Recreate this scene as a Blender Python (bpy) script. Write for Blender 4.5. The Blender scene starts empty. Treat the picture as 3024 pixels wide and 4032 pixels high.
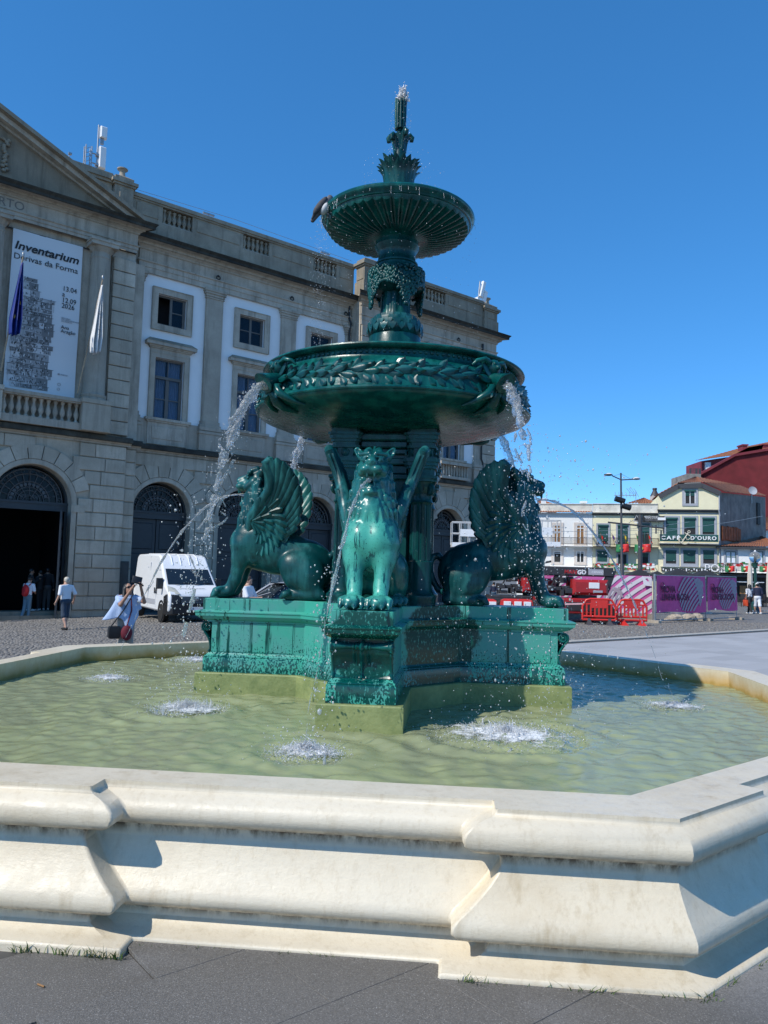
import bpy, math, random
import numpy as np
from mathutils import Vector, Matrix
R = math.radians
random.seed(7); RNG = np.random.default_rng(7)
SC = bpy.context.scene
COL = SC.collection

# ------------------------------------------------------------------ camera
PITCH, ROLL, FPX, CAMH = 0.0761, 0.0264, 3060.0, 1.86       # photo is 3024 x 4032 pixels
_cp, _sp, _cr, _sr = math.cos(PITCH), math.sin(PITCH), math.cos(ROLL), math.sin(ROLL)
FWD = np.array([0, _cp, _sp]); _up = np.array([0, -_sp, _cp]); _rt = np.array([1.0, 0, 0])
RT = _cr * _rt + _sr * _up; UP = _cr * _up - _sr * _rt
cd = bpy.data.cameras.new('camera'); cam = bpy.data.objects.new('camera', cd); COL.objects.link(cam)
cd.sensor_fit = 'VERTICAL'; cd.sensor_height = 36.0; cd.sensor_width = 27.0
cd.lens = FPX / 4032 * 36.0; cd.clip_start = 0.05; cd.clip_end = 3000
cam.matrix_world = Matrix(((RT[0], UP[0], -FWD[0], 0), (RT[1], UP[1], -FWD[1], 0), (RT[2], UP[2], -FWD[2], CAMH), (0, 0, 0, 1)))
SC.camera = cam

# ------------------------------------------------------------------ light
SUN_AZ, SUN_EL = 52.5, 45.0          # azimuth the shadows point to (from +Y towards +X), sun height
w = bpy.data.worlds.new('World'); SC.world = w; w.use_nodes = True
nt = w.node_tree; bg = nt.nodes['Background']
sky = nt.nodes.new('ShaderNodeTexSky'); sky.sky_type = 'NISHITA'; sky.sun_disc = False
sky.sun_elevation = R(SUN_EL); sky.sun_rotation = R(SUN_AZ + 180.0)
sky.air_density = .8; sky.dust_density = .1; sky.ozone_density = 8.0; sky.altitude = 2000
ga = nt.nodes.new('ShaderNodeGamma'); hs = nt.nodes.new('ShaderNodeHueSaturation'); ga.inputs[1].default_value = .70; hs.inputs['Saturation'].default_value = 1.34; hs.inputs['Value'].default_value = 1.86
nt.links.new(sky.outputs[0], ga.inputs[0]); nt.links.new(ga.outputs[0], hs.inputs['Color']); nt.links.new(hs.outputs[0], bg.inputs[0]); bg.inputs[1].default_value = 0.15
sl = bpy.data.lights.new('sun', 'SUN'); sl.energy = 3.5; sl.angle = R(0.53); sl.color = (1.0, 0.955, 0.87)
sun = bpy.data.objects.new('sun', sl); COL.objects.link(sun)
_sd = Vector((math.sin(R(SUN_AZ)) * math.cos(R(SUN_EL)), math.cos(R(SUN_AZ)) * math.cos(R(SUN_EL)), -math.sin(R(SUN_EL))))
sun.rotation_euler = _sd.to_track_quat('-Z', 'Y').to_euler()
SC.view_settings.view_transform = 'Standard'; SC.view_settings.look = 'None'
SC.view_settings.exposure = 0.30; SC.view_settings.gamma = 1.0; SC.view_settings.use_curve_mapping = False
cy = SC.cycles
cy.use_denoising = True; cy.max_bounces = 8; cy.transparent_max_bounces = 16; cy.transmission_bounces = 8
cy.glossy_bounces = 4; cy.diffuse_bounces = 3; cy.caustics_reflective = False; cy.caustics_refractive = False
cy.sample_clamp_indirect = 4.0

# ------------------------------------------------------------------ picture -> place helpers (survey of the photograph)
CAMP = np.array([0, 0, CAMH])
def ray(x, y): return FWD + RT * (x - 1512) / FPX - UP * (y - 2016) / FPX
def at(x, y, Y):                      # point on the frontal plane Y metres ahead
    d = ray(x, y); return CAMP + d * (Y / d[1])
def gz(X): return 0.0355 * min(X + 1.0, 0.0)
def ground_pt(x, y):
    z = 0.0
    for _ in range(60):
        d = ray(x, y); P = CAMP + d * ((z - CAMH) / d[2]); z = .5 * z + .5 * gz(P[0])
    return P

# ------------------------------------------------------------------ scene helpers
def tag(o, label=None, cat=None, group=None, kind=None):
    if label: o['label'] = label
    if cat: o['category'] = cat
    if group: o['group'] = group
    if kind: o['kind'] = kind
    return o
def thing(name, label, cat, loc=(0, 0, 0), rz=0.0, group=None):
    o = bpy.data.objects.new(name, None); COL.objects.link(o)
    o.empty_display_size = .2; o.location = tuple(map(float, loc)); o.rotation_euler = (0, 0, rz)
    return tag(o, label, cat, group)
def addobj(name, me, parent=None, loc=None, rot=None, scl=None):
    o = bpy.data.objects.new(name, me); COL.objects.link(o)
    if parent is not None: o.parent = parent
    if loc is not None: o.location = tuple(map(float, loc))
    if rot is not None: o.rotation_euler = rot
    if scl is not None: o.scale = scl
    return o
def dup(o, parent=None):
    c = o.copy(); COL.objects.link(c)
    if parent is not None: c.parent = parent
    return c
def copy_tree(o, parent=None):
    c = dup(o, parent)
    for ch in list(o.children): copy_tree(ch, c)
    return c

class MB:
    """collects shapes into one mesh"""
    def __init__(s): s.v = []; s.f = []; s.m = []; s.cm = 0
    def add(s, vs, fs, M=None):
        n = len(s.v)
        if M is not None: vs = [tuple(M @ Vector(p)) for p in vs]
        s.v.extend([tuple(map(float, p)) for p in vs]); s.f.extend([tuple(i + n for i in f) for f in fs]); s.m.extend([s.cm] * len(fs)); return s
    def box(s, x0, x1, y0, y1, z0, z1, M=None):
        vs = [(x, y, z) for z in (z0, z1) for x, y in ((x0, y0), (x1, y0), (x1, y1), (x0, y1))]
        return s.add(vs, [(3, 2, 1, 0), (4, 5, 6, 7), (0, 1, 5, 4), (1, 2, 6, 5), (2, 3, 7, 6), (3, 0, 4, 7)], M)
    def cbox(s, c, d, rz=0.0, M=None):
        T = Matrix.Translation(c) @ Matrix.Rotation(rz, 4, 'Z')
        if M is not None: T = M @ T
        return s.box(-d[0] / 2, d[0] / 2, -d[1] / 2, d[1] / 2, -d[2] / 2, d[2] / 2, T)
    def cham(s, x0, x1, y0, y1, z0, z1, b, M=None):
        """box with the four edges of the y0 (front) face chamfered"""
        vs = [(x0, y1, z0), (x1, y1, z0), (x1, y1, z1), (x0, y1, z1), (x0, y0 + b, z0), (x1, y0 + b, z0), (x1, y0 + b, z1), (x0, y0 + b, z1),
              (x0 + b, y0, z0 + b), (x1 - b, y0, z0 + b), (x1 - b, y0, z1 - b), (x0 + b, y0, z1 - b)]
        fs = [(0, 3, 2, 1), (8, 9, 10, 11), (4, 5, 9, 8), (5, 6, 10, 9), (6, 7, 11, 10), (7, 4, 8, 11), (0, 1, 5, 4), (1, 2, 6, 5), (2, 3, 7, 6), (3, 0, 4, 7)]
        return s.add(vs, fs, M)
    def lathe(s, prof, n=32, M=None, a0=0.0, a1=2 * math.pi, mod=None, cap=True):
        full = abs(a1 - a0 - 2 * math.pi) < 1e-6
        k = n if full else n + 1; vs = []; fs = []
        for (r, z) in prof:
            for i in range(k):
                a = a0 + (a1 - a0) * i / n; rr = r * (mod(a, z) if mod else 1.0)
                vs.append((rr * math.cos(a), rr * math.sin(a), z))
        for j in range(len(prof) - 1):
            for i in range(n):
                i2 = (i + 1) % k if full else i + 1
                fs.append((j * k + i, j * k + i2, (j + 1) * k + i2, (j + 1) * k + i))
        if cap and full:
            if prof[0][0] > 1e-4: fs.append(tuple(range(k - 1, -1, -1)))
            if prof[-1][0] > 1e-4: fs.append(tuple((len(prof) - 1) * k + i for i in range(k)))
        return s.add(vs, fs, M)
    def tube(s, pts, rad, n=8, M=None, cap=True, flat=1.0):
        P = [Vector(p) for p in pts]; vs = []; fs = []
        rads = rad if isinstance(rad, (list, tuple)) else [rad] * len(P)
        t = (P[1] - P[0]).normalized(); u = t.orthogonal().normalized()
        for i, p in enumerate(P):
            a = P[max(i - 1, 0)]; b = P[min(i + 1, len(P) - 1)]; t = (b - a)
            t = t.normalized() if t.length > 1e-9 else Vector((0, 0, 1))
            u = (u - t * u.dot(t))
            u = u.normalized() if u.length > 1e-6 else t.orthogonal().normalized()
            v = t.cross(u)
            for k in range(n):
                a_ = 2 * math.pi * k / n; vs.append(tuple(p + (u * math.cos(a_) + v * math.sin(a_) * flat) * rads[i]))
        for i in range(len(P) - 1):
            for k in range(n):
                k2 = (k + 1) % n; fs.append((i * n + k, i * n + k2, (i + 1) * n + k2, (i + 1) * n + k))
        if cap: fs.append(tuple(range(n - 1, -1, -1))); fs.append(tuple((len(P) - 1) * n + k for k in range(n)))
        return s.add(vs, fs, M)
    def cyl(s, a, b, r, n=12, r2=None, M=None): return s.tube([a, b], [r, r if r2 is None else r2], n, M)
    def prism(s, poly, z0, z1, M=None):
        n = len(poly); vs = [(x, y, z0) for x, y in poly] + [(x, y, z1) for x, y in poly]
        return s.add(vs, [tuple(range(n - 1, -1, -1)), tuple(range(n, 2 * n))] + [(i, (i + 1) % n, n + (i + 1) % n, n + i) for i in range(n)], M)
    def loft(s, loops, closed=True, cap=(False, False), M=None):
        n = len(loops[0]); vs = [p for L in loops for p in L]; fs = []
        for j in range(len(loops) - 1):
            for i in range(n if closed else n - 1):
                i2 = (i + 1) % n; fs.append((j * n + i, j * n + i2, (j + 1) * n + i2, (j + 1) * n + i))
        if cap[0]: fs.append(tuple(range(n - 1, -1, -1)))
        if cap[1]: fs.append(tuple((len(loops) - 1) * n + i for i in range(n)))
        return s.add(vs, fs, M)
    def grid(s, fn, nu, nv, M=None):
        vs = [fn(i / nu, j / nv) for j in range(nv + 1) for i in range(nu + 1)]
        return s.add(vs, [(j * (nu + 1) + i, j * (nu + 1) + i + 1, (j + 1) * (nu + 1) + i + 1, (j + 1) * (nu + 1) + i) for j in range(nv) for i in range(nu)], M)
    def ball(s, c, r, n=8, m=6, M=None):
        rr = r if isinstance(r, (tuple, list)) else (r, r, r)
        vs = [(c[0], c[1], c[2] - rr[2])]; fs = []
        for j in range(1, m):
            p = math.pi * j / m
            for i in range(n):
                a = 2 * math.pi * i / n; vs.append((c[0] + rr[0] * math.sin(p) * math.cos(a), c[1] + rr[1] * math.sin(p) * math.sin(a), c[2] - rr[2] * math.cos(p)))
        vs.append((c[0], c[1], c[2] + rr[2])); L = len(vs) - 1
        for i in range(n):
            i2 = (i + 1) % n; fs.append((0, 1 + i2, 1 + i)); fs.append((L, L - n + i, L - n + i2))
            for j in range(m - 2): fs.append((1 + j * n + i, 1 + j * n + i2, 1 + (j + 1) * n + i2, 1 + (j + 1) * n + i))
        return s.add(vs, fs, M)
    def mesh(s, name, mat, smooth=None, bevel=None):
        me = bpy.data.meshes.new(name); me.from_pydata(s.v, [], s.f)
        mats = mat if isinstance(mat, (list, tuple)) else [mat]
        for q in mats: me.materials.append(q)
        if len(mats) > 1: me.polygons.foreach_set('material_index', s.m)
        if smooth is not None:
            me.polygons.foreach_set('use_smooth', [True] * len(me.polygons))
            if smooth < 179: me.set_sharp_from_angle(angle=R(smooth))
        me.update(); return me
    def build(s, name, mat, parent=None, smooth=None, bevel=None, loc=None, rot=None):
        o = addobj(name, s.mesh(name, mat, smooth), parent, loc, rot)
        if bevel:
            b = o.modifiers.new('edge', 'BEVEL'); b.width = bevel; b.segments = 2; b.limit_method = 'ANGLE'; b.angle_limit = R(40)
        return o

def np_mesh(name, V, F, mat, smooth=True):
    me = bpy.data.meshes.new(name); V = np.asarray(V, np.float32); F = np.asarray(F, np.int32)
    k = F.shape[1]; me.vertices.add(len(V)); me.vertices.foreach_set('co', V.ravel())
    me.loops.add(F.size); me.loops.foreach_set('vertex_index', F.ravel())
    me.polygons.add(len(F)); me.polygons.foreach_set('loop_start', np.arange(0, F.size, k, dtype=np.int32))
    me.polygons.foreach_set('loop_total', np.full(len(F), k, np.int32))
    if smooth: me.polygons.foreach_set('use_smooth', np.ones(len(F), bool))
    for q in (mat if isinstance(mat, (list, tuple)) else [mat]): me.materials.append(q)
    me.update(calc_edges=True); me.validate(); return me

# ------------------------------------------------------------------ organic shapes: smooth-blended solids turned into one skin
def smin(a, b, k):
    if k <= 0: return np.minimum(a, b)
    h = np.maximum(k - np.abs(a - b), 0.0) / k
    return np.minimum(a, b) - h * h * k * .25
class Sdf:
    def __init__(s): s.p = []
    def cap(s, a, b, ra, rb=None, k=.03, op='+'):
        s.p.append(('c', np.array(a, np.float32), np.array(b, np.float32), ra, ra if rb is None else rb, k, op)); return s
    def ell(s, c, r, k=.03, rot=None, op='+'):
        Mx = np.eye(3, dtype=np.float32)
        if rot is not None:
            e = Matrix.Rotation(rot[2], 3, 'Z') @ Matrix.Rotation(rot[1], 3, 'Y') @ Matrix.Rotation(rot[0], 3, 'X'); Mx = np.array(e, np.float32)
        s.p.append(('e', np.array(c, np.float32), Mx, np.array(r, np.float32), 0, k, op)); return s
    def sph(s, c, r, k=.03, op='+'): return s.ell(c, (r, r, r), k, None, op)
    def both(s, fn):                      # the same on both sides of the middle plane
        for q in (-1, 1): fn(s, q)
        return s
    def ev(s, P):
        d = np.full(len(P), 9.0, np.float32)
        for t in s.p:
            if t[0] == 'c':
                _, a, b, ra, rb, k, op = t; ab = b - a; h = np.clip((P - a) @ ab / max(float(ab @ ab), 1e-9), 0, 1)
                q = P - a - h[:, None] * ab; x = np.sqrt(np.einsum('ij,ij->i', q, q)) - (ra + (rb - ra) * h)
            else:
                _, c, Mx, r, _, k, op = t; q = (P - c) @ Mx; k0 = np.sqrt(((q / r) ** 2).sum(1)); k1 = np.sqrt(((q / (r * r)) ** 2).sum(1)) + 1e-6
                x = k0 * (k0 - 1.0) / k1
            if op == '+': d = smin(d, x, k)
            elif op == '-': d = -smin(-d, x, k)
        return d
    def bounds(s, pad):
        lo = np.full(3, 1e9); hi = -lo
        for t in s.p:
            if t[-1] == '-': continue
            if t[0] == 'c':
                r = max(t[3], t[4])
                for q in (t[1], t[2]): lo = np.minimum(lo, q - r); hi = np.maximum(hi, q + r)
            else:
                e = np.sqrt(((t[2] * t[3]) ** 2).sum(1)); lo = np.minimum(lo, t[1] - e); hi = np.maximum(hi, t[1] + e)
        return lo - pad, hi + pad
    def mesh(s, name, vox, mat, cut=None):
        lo, hi = s.bounds(3 * vox); n = np.ceil((hi - lo) / vox).astype(int) + 1; n = ((n + 3) // 4) * 4 + 1
        ax = [lo[i] + vox * np.arange(n[i]) for i in range(3)]
        cx = [a[2::4] for a in ax]; G = np.stack(np.meshgrid(*cx, indexing='ij'), -1).reshape(-1, 3).astype(np.float32)
        f = (lambda P: s.ev(P) if cut is None else np.maximum(s.ev(P), cut(P)))
        dc = f(G).reshape([len(c) for c in cx])
        big = np.repeat(np.repeat(np.repeat(dc, 4, 0), 4, 1), 4, 2)
        V = np.full(n, 1.0, np.float32); V[:big.shape[0], :big.shape[1], :big.shape[2]] = big[:n[0], :n[1], :n[2]]
        act = np.zeros(n, bool); act[:big.shape[0], :big.shape[1], :big.shape[2]] = (np.abs(big) < 6.5 * vox)[:n[0], :n[1], :n[2]]
        I = np.argwhere(act); P = (lo + vox * I).astype(np.float32); V[tuple(I.T)] = f(P)
        s_ = V < 0; c = [s_[i:n[0] - 1 + i, j:n[1] - 1 + j, k:n[2] - 1 + k] for i in (0, 1) for j in (0, 1) for k in (0, 1)]
        cnt = sum(x.astype(np.int8) for x in c); cell = (cnt > 0) & (cnt < 8); I = np.argwhere(cell)
        idx = np.full(cell.shape, -1, np.int64); idx[tuple(I.T)] = np.arange(len(I))
        acc = np.zeros((len(I), 3)); num = np.zeros(len(I))
        cor = [(i, j, k) for i in (0, 1) for j in (0, 1) for k in (0, 1)]
        for a in range(8):
            for b in range(a + 1, 8):
                da = np.array(cor[a]); db = np.array(cor[b])
                if np.abs(da - db).sum() != 1: continue
                va = V[tuple((I + da).T)]; vb = V[tuple((I + db).T)]; m = (va < 0) != (vb < 0)
                t = np.where(m, va / np.where(va - vb == 0, 1, va - vb), 0)
                acc[m] += (da + t[:, None] * (db - da))[m]; num[m] += 1
        VV = lo + vox * (I + acc / np.maximum(num, 1)[:, None]); F = []
        for axs in range(3):
            o1, o2 = [(1, 2), (2, 0), (0, 1)][axs]; sl0 = [slice(None)] * 3; sl1 = [slice(None)] * 3
            sl0[axs] = slice(0, -1); sl1[axs] = slice(1, None); A = s_[tuple(sl0)]; B = s_[tuple(sl1)]
            E = np.argwhere(A != B); E = E[(E[:, o1] > 0) & (E[:, o2] > 0) & (E[:, o1] < n[o1] - 1) & (E[:, o2] < n[o2] - 1)]
            if not len(E): continue
            flip = B[tuple(E.T)]; e1 = np.zeros(3, int); e1[o1] = 1; e2 = np.zeros(3, int); e2[o2] = 1
            q = np.stack([idx[tuple((E - e1 - e2).T)], idx[tuple((E - e2).T)], idx[tuple(E.T)], idx[tuple((E - e1).T)]], 1)
            q[flip] = q[flip][:, ::-1]; F.append(q)
        F = np.concatenate(F); F = F[(F >= 0).all(1)]
        return np_mesh(name, VV, F, mat)

# ------------------------------------------------------------------ materials
class Nt:
    def __init__(s, name):
        s.m = bpy.data.materials.new(name); s.m.use_nodes = True; s.t = s.m.node_tree; s.n = s.t.nodes
        s.b = s.n['Principled BSDF']; s.out = s.n['Material Output']; s._co = None
    def node(s, typ, **kw):
        x = s.n.new(typ)
        for k, v in kw.items(): setattr(x, k, v)
        return x
    def link(s, a, b): s.t.links.new(a, b)
    def co(s):
        if s._co is None:
            s._co = s.node('ShaderNodeTexCoord').outputs['Object']
        return s._co
    def map(s, scale=(1, 1, 1), rot=(0, 0, 0), src=None):
        x = s.node('ShaderNodeMapping'); s.link(src or s.co(), x.inputs[0]); x.inputs['Scale'].default_value = scale; x.inputs['Rotation'].default_value = rot
        return x.outputs[0]
    def noise(s, scale, detail=4, rough=.55, vec=None, dist=0.0):
        x = s.node('ShaderNodeTexNoise'); x.inputs['Scale'].default_value = scale; x.inputs['Detail'].default_value = detail
        x.inputs['Roughness'].default_value = rough; x.inputs['Distortion'].default_value = dist; s.link(vec or s.co(), x.inputs['Vector']); return x.outputs['Fac']
    def voro(s, scale, vec=None, feat='F1', out='Distance', rnd=1.0):
        x = s.node('ShaderNodeTexVoronoi', feature=feat); x.inputs['Scale'].default_value = scale; x.inputs['Randomness'].default_value = rnd
        s.link(vec or s.co(), x.inputs['Vector']); return x.outputs[out]
    def ramp(s, fac, stops):
        x = s.node('ShaderNodeValToRGB'); e = x.color_ramp.elements
        while len(e) < len(stops): e.new(.5)
        for q, (p, c) in zip(e, stops):
            q.position = p; q.color = (c, c, c, 1) if isinstance(c, (int, float)) else (*c, 1)
        s.link(fac, x.inputs[0]); return x.outputs[0]
    def mix(s, fac, a, b, mode='MIX'):
        x = s.node('ShaderNodeMix', data_type='RGBA', blend_type=mode)
        for sock, val in ((x.inputs[0], fac), (x.inputs[6], a), (x.inputs[7], b)):
            if isinstance(val, (int, float)): sock.default_value = val if sock == x.inputs[0] else (val, val, val, 1)
            elif isinstance(val, tuple): sock.default_value = (*val, 1)
            else: s.link(val, sock)
        return x.outputs[2]
    def math(s, op, a, b=0.0):
        x = s.node('ShaderNodeMath', operation=op)
        for sock, val in ((x.inputs[0], a), (x.inputs[1], b)):
            if isinstance(val, (int, float)): sock.default_value = val
            else: s.link(val, sock)
        return x.outputs[0]
    def set(s, base=None, rough=None, metal=None, **kw):
        for key, val in (('Base Color', base), ('Roughness', rough), ('Metallic', metal), *kw.items()):
            if val is None: continue
            sock = s.b.inputs[key]
            if isinstance(val, tuple): sock.default_value = (*val, 1) if len(val) == 3 else val
            elif isinstance(val, (int, float)): sock.default_value = val
            else: s.link(val, sock)
        return s
    def bump(s, h, strength=.3, dist=.02):
        x = s.node('ShaderNodeBump'); x.inputs['Strength'].default_value = strength; x.inputs['Distance'].default_value = dist
        s.link(h, x.inputs['Height']); s.link(x.outputs[0], s.b.inputs['Normal']); return s
def rnd_tint(q, col, amt=.12):
    """same colour, slightly lighter or darker from object to object"""
    oi = q.node('ShaderNodeObjectInfo'); return q.mix(oi.outputs['Random'], tuple(c * (1 - amt) for c in col), tuple(min(1, c * (1 + amt)) for c in col))
def plain(name, col, rough=.6, metal=0.0, var=.12, scale=6.0, bump=0.0, **kw):
    q = Nt(name)
    c = q.mix(q.ramp(q.noise(scale, 5), [(.3, 0.0), (.7, 1.0)]), tuple(x * (1 - var) for x in col), tuple(min(1, x * (1 + var)) for x in col))
    q.set(base=c, rough=rough, metal=metal, **kw)
    if bump: q.bump(q.noise(scale * 8, 3), bump, .01)
    return q.m
# ------------------------------------------------------------------ material set
def iron(name, dark, light, rough, lightpos=(.45, .75), streak=True):
    q = Nt(name); v = q.map((1, 1, .16))
    n = q.noise(7, 5, .6, v) if streak else q.noise(5, 5, .6)
    q.set(base=q.mix(q.ramp(n, [(lightpos[0], 0.0), (lightpos[1], 1.0)]), dark, light), rough=q.ramp(q.noise(9, 3), [(.3, rough * .7), (.7, rough * 1.5)]))
    q.b.inputs['Specular IOR Level'].default_value = .34; q.bump(q.math('ADD', q.noise(45, 4), q.math('MULTIPLY', q.noise(140, 3), .5)), .2, .006); return q.m
M = {}
M['iron'] = iron('iron_green_paint', (.001, .042, .043), (.010, .105, .096), .28, (.46, .68))
M['iron_bowl'] = iron('iron_bowl_paint', (.001, .058, .055), (.008, .135, .117), .24, (.46, .68))
M['iron_lion'] = iron('iron_lion_paint', (.001, .045, .050), (.022, .150, .150), .34, (.46, .68))
M['iron_feather'] = iron('iron_feather_paint', (.002, .052, .057), (.030, .18, .175), .35, (.46, .68))
def mint(name, mintc, dark, lo):
    """dry pale paint with wet runs and speckles of dark paint"""
    q = Nt(name); runs = q.ramp(q.noise(11, 5, .7, q.map((1, 1, .045))), [(.575, 0.0), (.605, 1.0)])
    sp = q.noise(70, 2, .5, q.map((1, 1, .6))); z = q.node('ShaderNodeSeparateXYZ'); q.link(q.co(), z.inputs[0])
    grad = q.math('MULTIPLY', q.math('SUBTRACT', z.outputs[2], lo), .62)
    spk = q.ramp(q.math('SUBTRACT', sp, grad), [(.54, 0.0), (.565, 1.0)])
    def blob(c, r):                                                  # dark where spray wets it, plus the lion's shadow painted into one corner
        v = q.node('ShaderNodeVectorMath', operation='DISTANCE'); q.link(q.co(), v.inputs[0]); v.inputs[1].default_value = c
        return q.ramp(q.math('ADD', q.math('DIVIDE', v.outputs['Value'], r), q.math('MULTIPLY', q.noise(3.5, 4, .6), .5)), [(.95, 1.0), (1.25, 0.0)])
    wet_shade = q.math('MULTIPLY', q.math('MAXIMUM', blob((.62, -.48, 1.15), .62), blob((.0, -2.0, 1.2), .52)), q.ramp(q.noise(55, 3, .55, q.map((1, 1, .5))), [(.36, .25), (.44, 1.0)]))
    mask = q.math('MAXIMUM', q.math('MAXIMUM', runs, spk), wet_shade); hue = q.mix(q.ramp(q.noise(3, 4), [(.4, 0.0), (.62, 1.0)]), mintc, tuple(c * .72 + b * .1 for c, b in zip(mintc, (.5, .6, .9))))
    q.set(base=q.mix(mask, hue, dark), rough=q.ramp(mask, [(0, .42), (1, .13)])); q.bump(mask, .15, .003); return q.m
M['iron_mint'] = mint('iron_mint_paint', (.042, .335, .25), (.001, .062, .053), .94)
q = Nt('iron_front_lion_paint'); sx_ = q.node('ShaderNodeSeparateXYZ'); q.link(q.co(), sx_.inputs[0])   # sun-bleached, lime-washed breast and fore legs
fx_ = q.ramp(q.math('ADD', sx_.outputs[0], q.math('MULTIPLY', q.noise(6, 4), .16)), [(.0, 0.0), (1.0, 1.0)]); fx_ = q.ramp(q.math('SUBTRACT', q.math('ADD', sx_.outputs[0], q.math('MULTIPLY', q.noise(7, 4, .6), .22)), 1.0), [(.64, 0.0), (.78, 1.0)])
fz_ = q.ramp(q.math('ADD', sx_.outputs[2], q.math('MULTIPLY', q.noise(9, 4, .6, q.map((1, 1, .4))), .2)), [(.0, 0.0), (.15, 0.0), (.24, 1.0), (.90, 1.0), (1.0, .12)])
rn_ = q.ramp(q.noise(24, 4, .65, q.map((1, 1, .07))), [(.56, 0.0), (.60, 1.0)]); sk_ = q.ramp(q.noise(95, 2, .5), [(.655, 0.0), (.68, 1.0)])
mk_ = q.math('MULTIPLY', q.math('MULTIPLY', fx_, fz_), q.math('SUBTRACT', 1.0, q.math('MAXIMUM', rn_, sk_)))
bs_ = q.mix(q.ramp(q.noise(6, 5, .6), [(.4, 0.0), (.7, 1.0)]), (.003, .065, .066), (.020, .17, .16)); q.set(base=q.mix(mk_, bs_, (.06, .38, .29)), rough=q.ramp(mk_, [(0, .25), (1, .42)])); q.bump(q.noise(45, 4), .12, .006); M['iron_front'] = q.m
q = Nt('mossy_plinth_stone'); q.set(base=q.mix(q.ramp(q.noise(6, 6, .65), [(.35, 0.0), (.7, 1.0)]), (.17, .21, .075), (.30, .33, .13)), rough=.55); q.bump(q.noise(30, 5), .5, .01); M['plinth'] = q.m
def cream(name, wet):
    q = Nt(name); z = q.node('ShaderNodeSeparateXYZ'); q.link(q.co(), z.inputs[0])
    blot = q.ramp(q.noise(3.2, 6, .68), [(.42, 0.0), (.72, 1.0)]); runs = q.ramp(q.noise(8, 5, .7, q.map((1, 1, .12))), [(.55, 0.0), (.75, 1.0)])
    c = q.mix(q.math('MULTIPLY', blot, .75), (.70, .61, .455), (.57, .465, .31)); c = q.mix(q.math('MULTIPLY', runs, .7), c, (.44, .335, .19)); c = q.mix(q.ramp(q.noise(.8, 4, .6), [(.45, 0.0), (.65, .6)]), c, (.72, .65, .515)); c = q.mix(q.math('MULTIPLY', q.ramp(q.noise(34, 6, .75, q.map((1, 1, .3))), [(.52, 0.0), (.7, 1.0)]), .35), c, (.47, .37, .23))
    dirt = q.ramp(q.noise(21, 6, .75, q.map((1, 1, 1.6))), [(.66, 0.0), (.72, 1.0)])
    band = None
    if wet:
        h = q.math('ADD', z.outputs[2], q.math('MULTIPLY', q.noise(5, 4), .16))
        c = q.mix(q.ramp(h, [(.66, 1.0), (.80, 0.0)]), c, (.50, .31, .09)); c = q.mix(q.ramp(h, [(.585, 1.0), (.69, 0.0)]), c, (.24, .18, .05))
    else:
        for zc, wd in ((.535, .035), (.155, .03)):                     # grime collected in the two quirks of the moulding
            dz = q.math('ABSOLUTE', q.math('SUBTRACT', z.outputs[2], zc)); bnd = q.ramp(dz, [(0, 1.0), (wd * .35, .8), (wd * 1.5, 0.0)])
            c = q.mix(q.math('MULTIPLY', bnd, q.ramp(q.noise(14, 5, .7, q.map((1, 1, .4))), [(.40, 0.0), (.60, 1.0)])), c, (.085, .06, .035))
    c = q.mix(q.math('MULTIPLY', dirt, .5), c, (.36, .29, .19))
    q.set(base=c, rough=q.ramp(q.noise(12, 3), [(.3, .34), (.7, .55)])); q.bump(q.math('ADD', q.noise(16, 6, .7, q.map((.35, .35, 1.2))), q.math('MULTIPLY', q.noise(60, 4, .7), .5)), .26, .012); return q.m
M['cream'] = cream('cream_wall_paint', False); M['cream_in'] = cream('cream_wall_inside', True)
q = Nt('basin_floor_paint'); q.set(base=q.mix(q.ramp(q.noise(1.6, 6, .65), [(.35, 0.0), (.68, 1.0)]), (.32, .37, .15), (.62, .62, .32)), rough=.8); M['floor'] = q.m

q = Nt('pond_water')                                                 # clear, slightly milky green water
fr = q.node('ShaderNodeFresnel'); fr.inputs[0].default_value = 1.33
tr = q.node('ShaderNodeBsdfTransparent'); tr.inputs[0].default_value = (.72, .80, .60, 1)
df = q.node('ShaderNodeBsdfDiffuse'); df.inputs[0].default_value = (.54, .585, .33, 1)
gl = q.node('ShaderNodeBsdfGlossy'); gl.inputs['Roughness'].default_value = .04
bp = q.node('ShaderNodeBump'); bp.inputs['Strength'].default_value = .3; bp.inputs['Distance'].default_value = .015
q.link(q.math('ADD', q.noise(11, 4, .6, q.map((1, 1.8, 1)), .6), q.math('MULTIPLY', q.noise(34, 3, .6, q.map((1, 1.6, 1)), .8), .45)), bp.inputs['Height'])
for s_ in (fr.inputs['Normal'], gl.inputs['Normal'], df.inputs['Normal']): q.link(bp.outputs[0], s_)
m1 = q.node('ShaderNodeMixShader'); m1.inputs[0].default_value = .52; q.link(tr.outputs[0], m1.inputs[1]); q.link(df.outputs[0], m1.inputs[2])
m2 = q.node('ShaderNodeMixShader'); q.link(fr.outputs[0], m2.inputs[0]); q.link(m1.outputs[0], m2.inputs[1]); q.link(gl.outputs[0], m2.inputs[2])
q.link(m2.outputs[0], q.out.inputs['Surface']); M['water'] = q.m
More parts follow.
